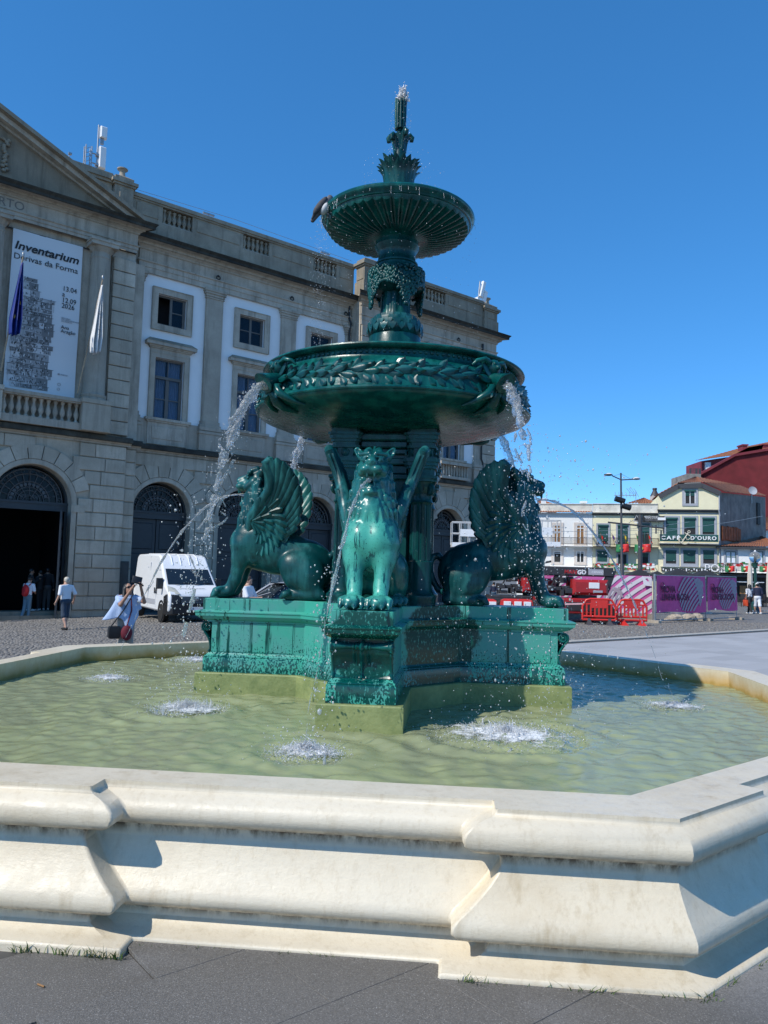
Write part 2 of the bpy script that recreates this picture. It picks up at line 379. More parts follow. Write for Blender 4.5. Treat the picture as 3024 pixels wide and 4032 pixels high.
def sprayed(name, white, tint=(1, 1, 1)):
    q = Nt(name); gls = q.node('ShaderNodeBsdfGlass'); gls.inputs['IOR'].default_value = 1.33; gls.inputs['Roughness'].default_value = .02; gls.inputs[0].default_value = (*tint, 1); bp = q.node('ShaderNodeBump'); bp.inputs['Strength'].default_value = .9; bp.inputs['Distance'].default_value = .012; q.link(q.noise(55, 3, .6), bp.inputs['Height']); q.link(bp.outputs[0], gls.inputs['Normal'])
    tp = q.node('ShaderNodeBsdfTransparent'); d = q.node('ShaderNodeBsdfDiffuse'); d.inputs[0].default_value = (.95, .96, .97, 1); q.link(bp.outputs[0], d.inputs['Normal']); tl = q.node('ShaderNodeBsdfTranslucent'); tl.inputs[0].default_value = (.95, .96, .97, 1)
    a = q.node('ShaderNodeMixShader'); a.inputs[0].default_value = .55; gs = q.node('ShaderNodeBsdfGlossy'); gs.inputs['Roughness'].default_value = .22; q.link(bp.outputs[0], gs.inputs['Normal']); dm = q.node('ShaderNodeMixShader'); dm.inputs[0].default_value = .42; q.link(d.outputs[0], dm.inputs[1]); q.link(gs.outputs[0], dm.inputs[2]); q.link(dm.outputs[0], a.inputs[1]); q.link(tl.outputs[0], a.inputs[2])
    b = q.node('ShaderNodeMixShader'); b.inputs[0].default_value = .45; q.link(gls.outputs[0], b.inputs[1]); q.link(tp.outputs[0], b.inputs[2])
    c = q.node('ShaderNodeMixShader'); c.inputs[0].default_value = white; q.link(b.outputs[0], c.inputs[1]); q.link(a.outputs[0], c.inputs[2]); q.link(c.outputs[0], q.out.inputs['Surface']); return q.m
M['jet'] = sprayed('falling_water', .24); M['foam'] = sprayed('foaming_water', .80); M['drop'] = sprayed('water_drops', .72)

q = Nt('slab_granite'); geo = q.node('ShaderNodeNewGeometry').outputs['Position']
spk = q.ramp(q.noise(120, 4, .75, geo), [(.40, 0.0), (.60, 1.0)]); wet = q.ramp(q.noise(.9, 5, .6, geo), [(.47, 0.0), (.53, 1.0)])
oi = q.node('ShaderNodeObjectInfo').outputs['Random']
dry = q.mix(oi, (.36, .355, .355), (.44, .435, .435)); px_ = q.node('ShaderNodeSeparateXYZ'); q.link(geo, px_.inputs[0])
near = q.ramp(q.math('ADD', q.math('MULTIPLY', px_.outputs[1], .1), q.math('MULTIPLY', px_.outputs[0], .04)), [(.40, 1.0), (.55, 0.0)])   # splashed slabs by the basin stay wet
wetm = q.math('MULTIPLY', near, q.math('MULTIPLY', q.ramp(q.noise(.55, 6, .6, geo), [(.36, 0.0), (.42, 1.0)]), .9))
c = q.mix(near, dry, q.mix(wetm, (.20, .19, .178), (.152, .142, .128))); c = q.mix(q.math('MULTIPLY', spk, q.math('ADD', q.math('MULTIPLY', near, .45), .15)), c, (.06, .056, .05)); c = q.mix(q.ramp(q.noise(150, 3, .7, geo), [(.58, 0.0), (.68, .75)]), c, (.42, .40, .37))
q.set(base=c, rough=q.ramp(wetm, [(0, .75), (1, .5)])); q.bump(q.noise(160, 4, .6, geo), .35, .004); M['slab'] = q.m
M['joint'] = plain('joint_mortar', (.085, .08, .072), .9)
q = Nt('cobble_ground'); geo = q.node('ShaderNodeNewGeometry').outputs['Position']
vd = q.voro(8.5, geo, 'DISTANCE_TO_EDGE'); vc = q.voro(8.5, geo, 'F1', 'Color'); bw = q.node('ShaderNodeRGBToBW'); q.link(vc, bw.inputs[0])
c = q.mix(bw.outputs[0], (.135, .125, .115), (.235, .22, .205)); c = q.mix(q.ramp(vd, [(0, 1.0), (.09, 0.0)]), c, (.085, .078, .068)); c = q.mix(q.math('MULTIPLY', q.ramp(q.noise(.35, 5, .6, geo), [(.4, 0.0), (.7, 1.0)]), .45), c, (.25, .235, .21))
q.set(base=c, rough=.8); q.bump(q.ramp(vd, [(0, 0.0), (.2, 1.0)]), .6, .02); M['cobble_ground'] = q.m
q = Nt('cobble_stone'); geo = q.node('ShaderNodeNewGeometry').outputs['Position']
c = q.mix(q.ramp(q.noise(9, 2, .5, geo), [(.35, 0.0), (.65, 1.0)]), (.125, .115, .105), (.245, .23, .21)); q.set(base=c, rough=.7); q.bump(q.noise(60, 4, .6, geo), .4, .01); M['cobble'] = q.m
M['grass'] = plain('weed_green', (.075, .13, .022), .6, var=.4, scale=30)
M['black'] = plain('black_plastic', (.014, .014, .015), .45); M['rubber'] = plain('rubber', (.018, .018, .018), .8)
M['steel'] = plain('galvanised_steel', (.36, .37, .38), .42, .7); M['white'] = plain('white_paint', (.80, .80, .80), .35, var=.03)

# ------------------------------------------------------------------ ground
FX, FY, PHI = 0.0054, 8.3317, 0.0974                                  # fountain axis and its turn
A_IN, T8 = 4.110, math.tan(math.pi / 8)
Z_RIM, Z_WATER, Z_FLOOR = .750, .560, .27
mb = MB()
xs = [-900, -46, -1, 0, 900]; ys = [-60, 0, 12, 40, 90, 1500]
vs = [(x, y, gz(max(x, -46)) - .004) for y in ys for x in xs]
mb.add(vs, [(j * 5 + i, j * 5 + i + 1, (j + 1) * 5 + i + 1, (j + 1) * 5 + i) for j in range(5) for i in range(4)])
ground = mb.build('ground', M['cobble_ground']); tag(ground, 'grey cobbled square around the fountain', kind='structure')

LA, LB = ground_pt(3024, 2479), ground_pt(2259, 2524); LD = (LA - LB) / np.linalg.norm(LA - LB)
def beyond(x, y): return LD[0] * (y - LB[1]) - LD[1] * (x - LB[0])    # > 0: cobbles
def is_slab(x, y):
    r = math.hypot(x - FX, y - FY)
    if r < 3.7: return False
    if x < -2.6 and r > 5.0 and y > 3.0: return False
    return beyond(x, y) < 0 and x < 26
bed = MB()
bed.add([(-12, -2, .0), (-4.2, 3.0, .0), (-4.9, 9.0, .0), (-2.6, 13.2, .0), *[tuple(LB + LD * t)[:2] + (.0,) for t in (-9.5, 0, 22)], (26, -2, 0)], [tuple(range(7, -1, -1))])
bed.build('pavement', M['joint']); pave = COL.objects['pavement']; tag(pave, 'grey granite slab paving around the basin', kind='structure')
rng = random.Random(3); ca, sa = math.cos(R(39)), math.sin(R(39)); SW, SH = 1.02, .62; spots = []
for j in range(-40, 60):
    for i in range(-30, 40):
        u = (i + .5 * (j % 2)) * SW; v = j * SH; x = u * ca - v * sa; y = u * sa + v * ca
        if -3.4 < x < 25 and .6 < y < 30 and all(is_slab(x + a * .62, y + b * .45) for a in (-1, 1) for b in (-1, 1)):
            qx = FPX * x / max(y, .5)
            if abs(qx) < 1650 and not (math.hypot(x - FX, y - FY) < 5.3 and y > 9): spots.append((y, x))
for y_, x_ in [(y, x) for y, x in ((.0, 0.0),)]: pass
spots.sort(); sme = MB().cham(-SW / 2 + .0012, SW / 2 - .0012, -.02, .0, -SH / 2 + .0012, SH / 2 - .0012, .0015, Matrix.Rotation(R(-90), 4, 'X')).mesh('paving_slab', M['slab'])
rest = MB()
for n_, (y, x) in enumerate(spots):
    z = gz(x) * (1 if x < -1 else 0) + .008 + rng.uniform(-.0003, .0003)
    if n_ < 285: addobj('paving_slab', sme, pave, (x, y, z), (0, 0, R(39)))
    else: rest.add([tuple(p.co) for p in sme.vertices], [tuple(p.vertices) for p in sme.polygons], Matrix.Translation((x, y, z)) @ Matrix.Rotation(R(39), 4, 'Z'))
if rest.v: tag(rest.build('far_paving_slabs', M['slab'], pave), kind='stuff')
mb = MB()
for k in range(26):                                                   # pale kerb strip between slabs and cobbles
    p0 = LB + LD * (k * .9 - 1.5); n2 = np.array([-LD[1], LD[0], 0]); T = Matrix.Translation((p0[0], p0[1], .006)) @ Matrix.Rotation(math.atan2(LD[1], LD[0]), 4, 'Z')
    addobj('kerb_stone', MB().cham(0, .89, -.03, 0, 0, .34, .01, Matrix.Rotation(R(-90), 4, 'X') @ Matrix.Scale(-1, 4, (0, 0, 1))).mesh('kerb_stone', plain('kerb_stone_granite', (.40, .37, .32), .7)) if k == 0 else bpy.data.meshes['kerb_stone'], pave).matrix_local = T

# cobbles with real relief where the photograph lets them be told apart
cv = []; pit = .118; unit = np.array([(-.5, -.5, -.03), (.5, -.5, -.03), (.5, .5, -.03), (-.5, .5, -.03), (-.36, -.36, .012), (.36, -.36, .012), (.36, .36, .012), (-.36, .36, .012)])
uf = np.array([(4, 5, 6, 7), (0, 1, 5, 4), (1, 2, 6, 5), (2, 3, 7, 6), (3, 0, 4, 7)])
gx, gy = np.meshgrid(np.arange(-24, 24, pit), np.arange(-24.0, 24.0, pit)); gx = gx + (np.arange(gx.shape[0])[:, None] % 2) * pit / 2 + .10 * np.sin(gy * 1.3) + .05 * np.sin(gy * 4.1 + gx); gy = gy + .09 * np.sin(gx * 1.1 + 1) + .04 * np.sin(gx * 3.7)
ca2, sa2 = math.cos(R(31)), math.sin(R(31)); X = (gx * ca2 - gy * sa2).ravel() - 8; Y = (gx * sa2 + gy * ca2).ravel() + 22; k0 = (Y > 12) & (Y < 34.5); X = X[k0]; Y = Y[k0];  keep = (X / Y > -.535) & (X / Y < -.10) & (np.hypot(X - FX, Y - FY) > 5.0); X = X[keep]; Y = Y[keep]
gx, gy = np.meshgrid(np.arange(2.5, 19, pit), np.arange(22.0, 35.0, pit)); gx = gx.ravel(); gy = gy.ravel(); k2 = (LD[0] * (gy - LB[1]) - LD[1] * (gx - LB[0]) > .36) & (gx / gy < .52) & (gx / gy > .2); X = np.concatenate([X, gx[k2]]); Y = np.concatenate([Y, gy[k2]])
n = len(X); ang = RNG.normal(R(31), .22, n); sx = pit * RNG.uniform(.74, .98, n); sy = pit * RNG.uniform(.74, .98, n)
c_, s_ = np.cos(ang), np.sin(ang); Z = .0355 * np.minimum(X + 1, 0) + RNG.normal(.004, .004, n)
ux = unit[None, :, 0] * sx[:, None]; uy = unit[None, :, 1] * sy[:, None]
V = np.stack([X[:, None] + ux * c_[:, None] - uy * s_[:, None] + RNG.normal(0, .012, (n, 1)), Y[:, None] + ux * s_[:, None] + uy * c_[:, None] + RNG.normal(0, .012, (n, 1)), Z[:, None] + unit[None, :, 2] + RNG.normal(0, .003, (n, 8))], -1).reshape(-1, 3)
F = (uf[None] + 8 * np.arange(n)[:, None, None]).reshape(-1, 4)
tag(addobj('cobblestones', np_mesh('cobblestones', V, F, M['cobble'], False), ground), kind='stuff')

# ------------------------------------------------------------------ the basin
basin = thing('fountain_basin', 'octagonal cream painted stone basin wall full of greenish water', 'basin', (FX, FY, 0), -PHI)
DP = .135                                                             # the corner piers stand this much proud
prof = [(.356, .7495), (.356, .720), (.366, .712), (.392, .698), (.420, .676), (.438, .648), (.444, .618), (.438, .588), (.420, .566), (.396, .552), (.366, .546),
        (.346, .538), (.338, .515), (.338, .478), (.342, .470), (.352, .440), (.372, .395), (.400, .345), (.430, .300), (.456, .265), (.470, .235), (.470, .205), (.455, .180), (.428, .165), (.398, .160), (.378, .150),
        (.372, .128), (.378, .104), (.402, .084), (.440, .064), (.484, .052), (.500, .046), (.503, .0), (.503, -.22)]
def basin_loop(d, z):
    L = []; se = 1.0 - 1.75 * (d - .356); A = A_IN + d
    for k in range(8):
        th = -math.pi / 2 + k * math.pi / 4; n_ = (math.cos(th), math.sin(th)); t_ = (-n_[1], n_[0])
        for sv, dd in ((-se, 0), (-se, -DP), (se, -DP), (se, 0), ((A) * T8, 0)):
            L.append((n_[0] * (A + dd) + t_[0] * sv, n_[1] * (A + dd) + t_[1] * sv, z))
    return L
loops = [basin_loop(d, z) for d, z in prof]
mb = MB(); mb.loft(loops, cap=(False, False)); mb.f = [f[::-1] for f in mb.f]
o = mb.build('wall', M['cream'], basin, 32); b = o.modifiers.new('edge', 'BEVEL'); b.width = .012; b.segments = 3; b.limit_method = 'ANGLE'; b.angle_limit = R(50)
def oct_loop(A, z): return [(A / math.cos(math.pi / 8) * math.cos(-math.pi / 2 + (k + .5) * math.pi / 4), A / math.cos(math.pi / 8) * math.sin(-math.pi / 2 + (k + .5) * math.pi / 4), z) for k in range(8)]
# coping: flat top ring from the water edge to the moulding, slightly uneven by hand
top = MB(); outer = basin_loop(.356, .7495); inner = []
for k in range(8):
    th = -math.pi / 2 + k * math.pi / 4; n_ = (math.cos(th), math.sin(th)); t_ = (-n_[1], n_[0])
    for sv in (-1.0, -1.0, 1.0, 1.0, A_IN * T8): inner.append((n_[0] * A_IN + t_[0] * sv, n_[1] * A_IN + t_[1] * sv, .7495))
top.loft([outer, inner]); top.build('coping', M['cream'], basin, 30)
ins = MB(); ins.loft([oct_loop(A_IN, .7495), oct_loop(A_IN + .003, .735), oct_loop(A_IN + .012, .6), oct_loop(A_IN + .012, Z_FLOOR)]); ins.build('inner_wall', M['cream_in'], basin, 30)
fl = MB(); fl.add(oct_loop(A_IN + .012, Z_FLOOR), [tuple(range(8))]); fl.build('basin_floor', M['floor'], basin)

# ------------------------------------------------------------------ the pool surface, with ripples running out from every splash
def water_pt(x, y): d = ray(x, y); return CAMP + d * ((Z_WATER - CAMH) / d[2])
SPL = [(428, 2672, .22, .5), (735, 2795, .32, 1.0), (1203, 2965, .24, .9), (1990, 2895, .52, 1.0), (2650, 2782, .26, .5), (770, 2600, .25, .6)]
SP = [(water_pt(x, y), r, s) for x, y, r, s in SPL]
N = 420; g = np.linspace(-4.16, 4.16, N); gx, gy = np.meshgrid(g, g, indexing='ij'); wx = gx * math.cos(-PHI) - gy * math.sin(-PHI) + FX; wy = gx * math.sin(-PHI) + gy * math.cos(-PHI) + FY
Zw = np.zeros_like(gx); r_ = np.random.default_rng(5)
for _ in range(60):
    k = r_.uniform(7, 52); a = r_.uniform(0, 6.283); Zw += .0085 / k ** .72 * np.sin(k * (np.cos(a) * wx + np.sin(a) * wy) + r_.uniform(0, 6.28) + .8 * np.sin(1.7 * wx + 2.1 * wy))
for P, r, s in SP:
    d = np.hypot(wx - P[0], wy - P[1]); Zw += s * .016 * np.sin(19 * d) * np.exp(-((d - r) / .55) ** 2) + s * .02 * np.exp(-(d / r) ** 2) * r_.normal(0, .6, d.shape)
ok = np.ones((N - 1, N - 1), bool); cxm = (gx[:-1, :-1] + gx[1:, 1:]) / 2; cym = (gy[:-1, :-1] + gy[1:, 1:]) / 2
for k in range(8): ok &= (cxm * math.cos(k * math.pi / 4) + cym * math.sin(k * math.pi / 4)) < A_IN + .03
I = np.argwhere(ok); i, j = I[:, 0], I[:, 1]; F = np.stack([i * N + j, (i + 1) * N + j, (i + 1) * N + j + 1, i * N + j + 1], 1)
wo = addobj('water', np_mesh('water', np.stack([gx, gy, Zw], -1).reshape(-1, 3), F, M['water']), None, (FX, FY, Z_WATER), (0, 0, -PHI)); tag(wo, 'rippling greenish water filling the basin', kind='structure')
# ------------------------------------------------------------------ the iron fountain
fountain = thing('fountain', 'tall green cast iron fountain with two round bowls on a cross shaped pedestal', 'fountain', (FX + .022, FY, 0), -PHI)
def cross(w, L, Kc, z):
    P = []; c = Kc - w
    for k in range(4):
        th = -math.pi / 2 + k * math.pi / 2; e = (math.cos(th), math.sin(th)); r = (-e[1], e[0])
        for a, b in ((L, -w), (L, w), (c, w), (c, -w))[:3]: P.append((e[0] * a + r[0] * b, e[1] * a + r[1] * b, z))
        n_ = th + math.pi / 2; e2 = (math.cos(n_), math.sin(n_)); r2 = (-e2[1], e2[0]); P.append((e2[0] * c - r2[0] * w, e2[1] * c - r2[1] * w, z))
    return P
def crosses(levels): return [cross(w, L, 1.21 + 1.414 * (w - .36), z) for z, w, L in levels]
mb = MB(); mb.loft(crosses([(.2, .36, 1.92), (.757, .36, 1.92), (.767, .352, 1.912)]), cap=(False, True)); mb.build('stone_plinth', M['plinth'], fountain, 30)
mb = MB(); mb.loft(crosses([(.762, .291, 1.862), (.905, .291, 1.862), (.918, .288, 1.859), (.922, .279, 1.852), (.928, .283, 1.855), (.936, .281, 1.852), (.948, .268, 1.835), (.958, .259, 1.822), (.966, .257, 1.815), (.967, .252, 1.79),
    (1.285, .252, 1.79), (1.286, .262, 1.84), (1.300, .262, 1.845), (1.306, .275, 1.87), (1.318, .292, 1.905), (1.338, .303, 1.935), (1.346, .305, 1.938), (1.348, .318, 1.952), (1.378, .320, 1.955), (1.384, .327, 1.962), (1.394, .328, 1.963), (1.398, .322, 1.957), (1.412, .258, 1.896), (1.413, .2558, 1.893), (1.524, .2558, 1.893), (1.529, .251, 1.888)]), cap=(False, True))
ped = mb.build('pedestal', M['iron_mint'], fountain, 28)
for k in range(4):                                                    # raised panels on the long sides
    T = Matrix.Rotation(k * math.pi / 2, 4, 'Z')
    for s_ in (-1, 1):
        p = MB(); w_ = .252; p.cham(-1.72, -.92, -.006, .004, .975, 1.28, .004, T @ Matrix.Translation((0, 0, 0)) @ Matrix.Rotation(-math.pi / 2 if s_ < 0 else math.pi / 2, 4, 'Z') @ Matrix.Scale(1 if s_ < 0 else -1, 4, (1, 0, 0)) @ Matrix.Translation((0, -w_, 0)))
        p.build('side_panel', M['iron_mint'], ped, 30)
# scroll consoles closing each arm
curve = [(1.845 + .058 * math.cos(a), 1.235 + .050 * math.sin(a)) for a in np.linspace(2.6, -1.2, 15)] + [(1.868, 1.178), (1.845, 1.150), (1.822, 1.115), (1.804, 1.07), (1.797, 1.03), (1.80, 1.0), (1.815, .972)]
for k in range(4):
    T = Matrix.Rotation(k * math.pi / 2, 4, 'Z'); mb = MB(); W_ = .247
    def cf(u, v, k=k):
        i = v * (len(curve) - 1); a = int(min(i, len(curve) - 2)); f = i - a; t = curve[a][0] * (1 - f) + curve[a + 1][0] * f; z = curve[a][1] * (1 - f) + curve[a + 1][1] * f
        x = (u * 2 - 1); q = -.030 * math.cos(x * math.pi / 2) ** .6 if abs(x) < 1 else 0
        q += .034 * math.exp(-(x / .075) ** 2) + .018 * math.exp(-((abs(x) - .17) / .04) ** 2) + .012 * math.exp(-((abs(x) - .27) / .03) ** 2)
        cz, ct = 1.235, 1.845; dx, dzz = t - ct, z - cz; l = math.hypot(dx, dzz) or 1
        if v < .7: return (x * W_, -(t + dx / l * q), z + dzz / l * q)
        return (x * W_, -(t + q), z)
    mb.grid(cf, 44, 44)
    for s_ in (-1, 1):                                                # spiral volute ends
        sp = [(s_ * (W_ + .006), -(1.845 + rr * math.cos(a)), 1.235 + rr * math.sin(a)) for a, rr in [(q * .42 - 1.0, .056 * (1 - q / 36)) for q in range(33)]]
        mb.tube(sp, [.011 * (1 - i / 60) for i in range(33)], 6); mb.cyl((s_ * (W_ - .03), -1.845, 1.235), (s_ * (W_ + .004), -1.845, 1.235), .05, 20); mb.ball((s_ * (W_ + .012), -1.845, 1.235), .014)
        mb.tube([(s_ * W_, -c[0] - .002, c[1]) for c in curve[12:]], .013, 6)
    o = mb.build('scroll_console', M['iron_bowl'], fountain, 60); o.rotation_euler = (0, 0, k * math.pi / 2)

# central pillar: core, four fluted corner columns with scrolled capitals, stepped entablature
core = MB(); core.prism([(-.36, -.24), (-.24, -.36), (.24, -.36), (.36, -.24), (.36, .24), (.24, .36), (-.24, .36), (-.36, .24)], 1.52, 3.32)
for k in range(4):
    T = Matrix.Rotation(k * math.pi / 2, 4, 'Z')
    for z0, z1, d in ((2.80, 2.86, .05), (2.86, 2.95, .03), (2.95, 3.02, .07), (3.06, 3.12, .05), (3.12, 3.19, .10), (3.19, 3.26, .14)): core.cham(-.24, .24, -.36 - d, -.30, z0, z1, .012, T)
    core.cham(-.15, .15, -.385, -.3, 1.75, 2.6, .02, T); core.cham(-.11, .11, -.40, -.3, 1.82, 2.53, .02, T)
pillar = core.build('central_pillar', M['iron'], fountain, 30)
def flute(a, z): return 1.0 if z < 1.975 or z > 2.55 else 1.0 - .10 * max(0, math.cos(a * 12)) ** .5
colp = [(.165, 1.525), (.165, 1.58), (.172, 1.60), (.168, 1.625), (.150, 1.635), (.135, 1.66), (.128, 1.675), (.122, 1.70), (.119, 1.965), (.113, 1.972), (.113, 1.98), (.108, 2.54), (.115, 2.555), (.124, 2.565), (.115, 2.578), (.108, 2.60), (.112, 2.66), (.135, 2.74), (.15, 2.77)]
cm = MB().lathe(colp, 96, mod=flute).mesh('corner_column', M['iron'], 30)
for k in range(4):
    c = addobj('corner_column', cm, pillar, (.39 * (1 if k in (0, 3) else -1), .39 * (1 if k < 2 else -1), 0))
    mb = MB(); mb.prism([(-.16, -.09), (-.09, -.16), (.09, -.16), (.16, -.09), (.16, .09), (.09, .16), (-.09, .16), (-.16, .09)], 2.772, 2.80)
    for q in range(4):
        T = Matrix.Rotation(math.pi / 4 + q * math.pi / 2, 4, 'Z')
        sp = [(.128 + rr * math.cos(a), 0, 2.69 + rr * math.sin(a)) for a, rr in [(1.9 - i * .45, .058 * (1 - i / 26)) for i in range(22)]]
        mb.tube([(.05, 0, 2.755), (.09, 0, 2.76)] + sp, [.018] * 24, 6, T); mb.cyl((.128, -.022, 2.69), (.128, .022, 2.69), .05, 14, M=T)
        for u in (-.35, .35): mb.grid(lambda a, b, u=u: (.10 + .05 * b * b, (a - .5) * .07 * (1 - .6 * b) , 2.59 + .13 * b), 3, 5, Matrix.Rotation(q * math.pi / 2 + u, 4, 'Z'))
    mb.build('capital', M['iron'], pillar, 50, loc=c.location)
    mb = MB()
    for z0, z1, d in ((2.80, 2.83, .165), (2.83, 2.90, .135), (2.90, 2.93, .155), (2.93, 2.965, .17), (2.965, 3.0, .185), (3.0, 3.02, .15), (3.02, 3.11, .128), (3.11, 3.135, .15), (3.135, 3.17, .135), (3.17, 3.2, .15), (3.2, 3.24, .165), (3.24, 3.265, .18), (3.265, 3.33, .15)):
        b_ = .035; mb.prism([(-d, -d + b_), (-d + b_, -d), (d - b_, -d), (d, -d + b_), (d, d - b_), (d - b_, d), (-d + b_, d), (-d, d - b_)], z0, z1)
    for q in range(4):
        T = Matrix.Rotation(q * math.pi / 2, 4, 'Z'); mb.ball((0, -.13, 3.065), (.032, .022, .042), 10, 8, T); mb.lathe([(.030, 0), (.045, .006), (.038, .014), (.030, .012)], 14, T @ Matrix.Translation((0, -.127, 3.065)) @ Matrix.Rotation(math.pi / 2, 4, 'X'))
        for u in (-.09, .09): mb.tube([(u, -.13, 3.10), (u * 1.1, -.16, 3.08), (u * 1.1, -.165, 3.05), (u, -.14, 3.03)], .012, 6, T)
    mb.build('entablature_block', M['iron'], pillar, 30, loc=c.location)

# lower bowl
UX = .04                                                              # the stack of bowls sits a touch to the right of the pedestal
lowp = [(.25, 3.29), (.50, 3.285), (.9, 3.325), (1.25, 3.405), (1.42, 3.468), (1.448, 3.488), (1.452, 3.498), (1.462, 3.502), (1.470, 3.515), (1.468, 3.532), (1.458, 3.540), (1.450, 3.545), (1.440, 3.60), (1.418, 3.70), (1.412, 3.735), (1.420, 3.742), (1.420, 3.752), (1.408, 3.757), (1.402, 3.77), (1.385, 3.79), (1.355, 3.815), (1.340, 3.835), (1.336, 3.855), (1.322, 3.86), (1.320, 3.905), (1.34, 3.909), (1.372, 3.911), (1.398, 3.922), (1.407, 3.935), (1.402, 3.949), (1.380, 3.957), (1.345, 3.95), (1.29, 3.90), (.9, 3.84), (.2, 3.83)]
bowl = MB().lathe(lowp, 120).build('lower_bowl', M['iron_bowl'], fountain, 35, loc=(UX, 0, 0))
mb = MB()
for i in range(150):
    T = Matrix.Rotation(2 * math.pi * i / 150, 4, 'Z'); mb.ball((1.326, 0, 3.882), (.012, .018, .020), 6, 5, T)
o = mb.build('egg_moulding', M['iron_bowl'], bowl, 60); tag(o, kind='stuff')
def leaf_mesh(name, L, W, mat, curl=.05, thick=.008, nu=4, nv=6):
    """a pointed leaf with a midrib, root at 0, tip along +z, face towards +x"""
    mb = MB()
    def f(u, v):
        w_ = W * (math.sin(math.pi * min(1, v * .96 + .06)) ** .75) * (1 - .25 * v); x = (u - .5)
        return (curl * v * v * 1.2 + thick * 1.6 * (1 - abs(x) * 2) + .008 - .007 * abs(x) * W / .05, x * w_, L * v)
    mb.grid(f, nu, nv); mb.grid(lambda u, v: (f(1 - u, v)[0] - thick - .004, f(1 - u, v)[1], f(1 - u, v)[2]), nu, nv)
    return mb.mesh(name, mat, 60)
lm = [leaf_mesh('leaf', .205, .100, M['iron_lion'], .006, .006), leaf_mesh('leaf', .185, .092, M['iron_bowl'], .012, .006), leaf_mesh('leaf', .195, .088, M['iron_lion'], .018, .006)]
rr = random.Random(4); NC = 88
for i in range(NC):
    a = 2 * math.pi * i / NC; sg_ = 1 if i % 22 < 11 else 1
    for j, (dz, rot, o_) in enumerate(((.050, -1.05, .004), (.020, -1.75, .012), (-.020, -2.45, .008)) if i % 2 else ((.055, -.75, .010), (.035, -1.45, .016), (-.005, -2.85, .012))):
        zc = 3.645 + dz + rr.uniform(-.010, .010); rad = 1.452 - (zc - 3.545) * .19 + o_ - .006
        o = addobj('leaf', lm[rr.randrange(3)], bowl); b_ = a + rr.uniform(-.010, .010) - .04
        o.matrix_local = Matrix.Rotation(b_, 4, 'Z') @ Matrix.Translation((rad - .012, 0, zc)) @ Matrix.Rotation(-.17 + rr.uniform(-.04, .06), 4, 'Y') @ Matrix.Rotation(rot + rr.uniform(-.22, .22), 4, 'X') @ Matrix.Diagonal((1, 1, .58 if rot < -2.2 else .68 if rot > -1.2 else .95, 1))
SPOUT_A = [-math.pi / 4, -3 * math.pi / 4, math.pi / 4, 3 * math.pi / 4]; spouts = []
for a in SPOUT_A:
    mb = MB(); mb.tube([(1.36, 0, 3.70), (1.48, 0, 3.685), (1.555, 0, 3.66), (1.60, 0, 3.635), (1.62, 0, 3.62), (1.612, 0, 3.624), (1.58, 0, 3.645), (1.50, 0, 3.675)], [.055, .058, .068, .088, .108, .100, .075, .045], 20, cap=False)
    for q in (-1, 1):                                                 # acanthus bracket and curled ears
        mb.tube([(1.43, q * .03, 3.62), (1.52, q * .07, 3.585), (1.50, q * .11, 3.52), (1.47, q * .16, 3.49), (1.40, q * .2, 3.45), (1.3, q * .25, 3.42)], [.03, .04, .045, .035, .03, .012], 8)
        mb.tube([(1.40, q * .04, 3.80), (1.47, q * .06, 3.84), (1.47, q * .12, 3.86), (1.43, q * .19, 3.84), (1.40, q * .22, 3.80)], [.03, .028, .024, .02, .01], 8)
    mb.tube([(1.45, 0, 3.58), (1.50, 0, 3.53), (1.46, 0, 3.46), (1.38, 0, 3.42), (1.22, 0, 3.39)], [.05, .055, .05, .04, .012], 8)
    mb.ball((1.46, 0, 3.80), (.065, .062, .075), 12, 10); mb.ball((1.52, 0, 3.79), (.03, .026, .024)); mb.ball((1.505, -.03, 3.825), .014); mb.ball((1.505, .03, 3.825), .014); mb.ball((1.45, -.055, 3.85), (.02, .02, .035)); mb.ball((1.45, .055, 3.85), (.02, .02, .035))
    o = mb.build('spout', M['iron_bowl'], bowl, 60, rot=(0, 0, a)); spouts.append(o)
    for q in range(6):
        l_ = addobj('leaf', lm[q % 3], o); l_.matrix_local = Matrix.Translation((1.475, 0, 3.67)) @ Matrix.Rotation(-.3, 4, 'Y') @ Matrix.Rotation(q * 1.05 + .5, 4, 'X') @ Matrix.Translation((0, 0, .04))

# baluster between the bowls
def gad(n_, amp): return lambda a, z: 1 - amp * abs(math.sin(a * n_ / 2))
mb = MB(); mb.lathe([(.283, 3.83), (.283, 4.385), (.276, 4.40), (.262, 4.402)], 64)
mb.lathe([(.262, 4.40), (.290, 4.425), (.302, 4.465), (.295, 4.505), (.268, 4.545), (.225, 4.585), (.185, 4.615)], 72)
mb.lathe([(.185, 4.61), (.180, 4.625), (.172, 4.65), (.165, 4.70), (.163, 4.90)], 96, mod=lambda a, z: 1 - .075 * max(0, math.cos(a * 10)) ** .6 if z > 4.64 else 1)
shaft = mb.build('baluster_shaft', M['iron'], fountain, 40, loc=(UX, 0, 0))
mb = MB(); mb.lathe([(.163, 4.88), (.24, 4.90), (.295, 4.93), (.302, 4.99), (.300, 5.06), (.275, 5.12), (.235, 5.15), (.222, 5.17), (.222, 5.20), (.235, 5.21), (.235, 5.225), (.215, 5.24), (.205, 5.28), (.205, 5.33), (.215, 5.36), (.24, 5.40), (.245, 5.415), (.235, 5.43), (.24, 5.50)], 64); neck = mb.build('neck', M['iron'], fountain, 45, loc=(UX, 0, 0))
mb = MB(); rr = random.Random(9)
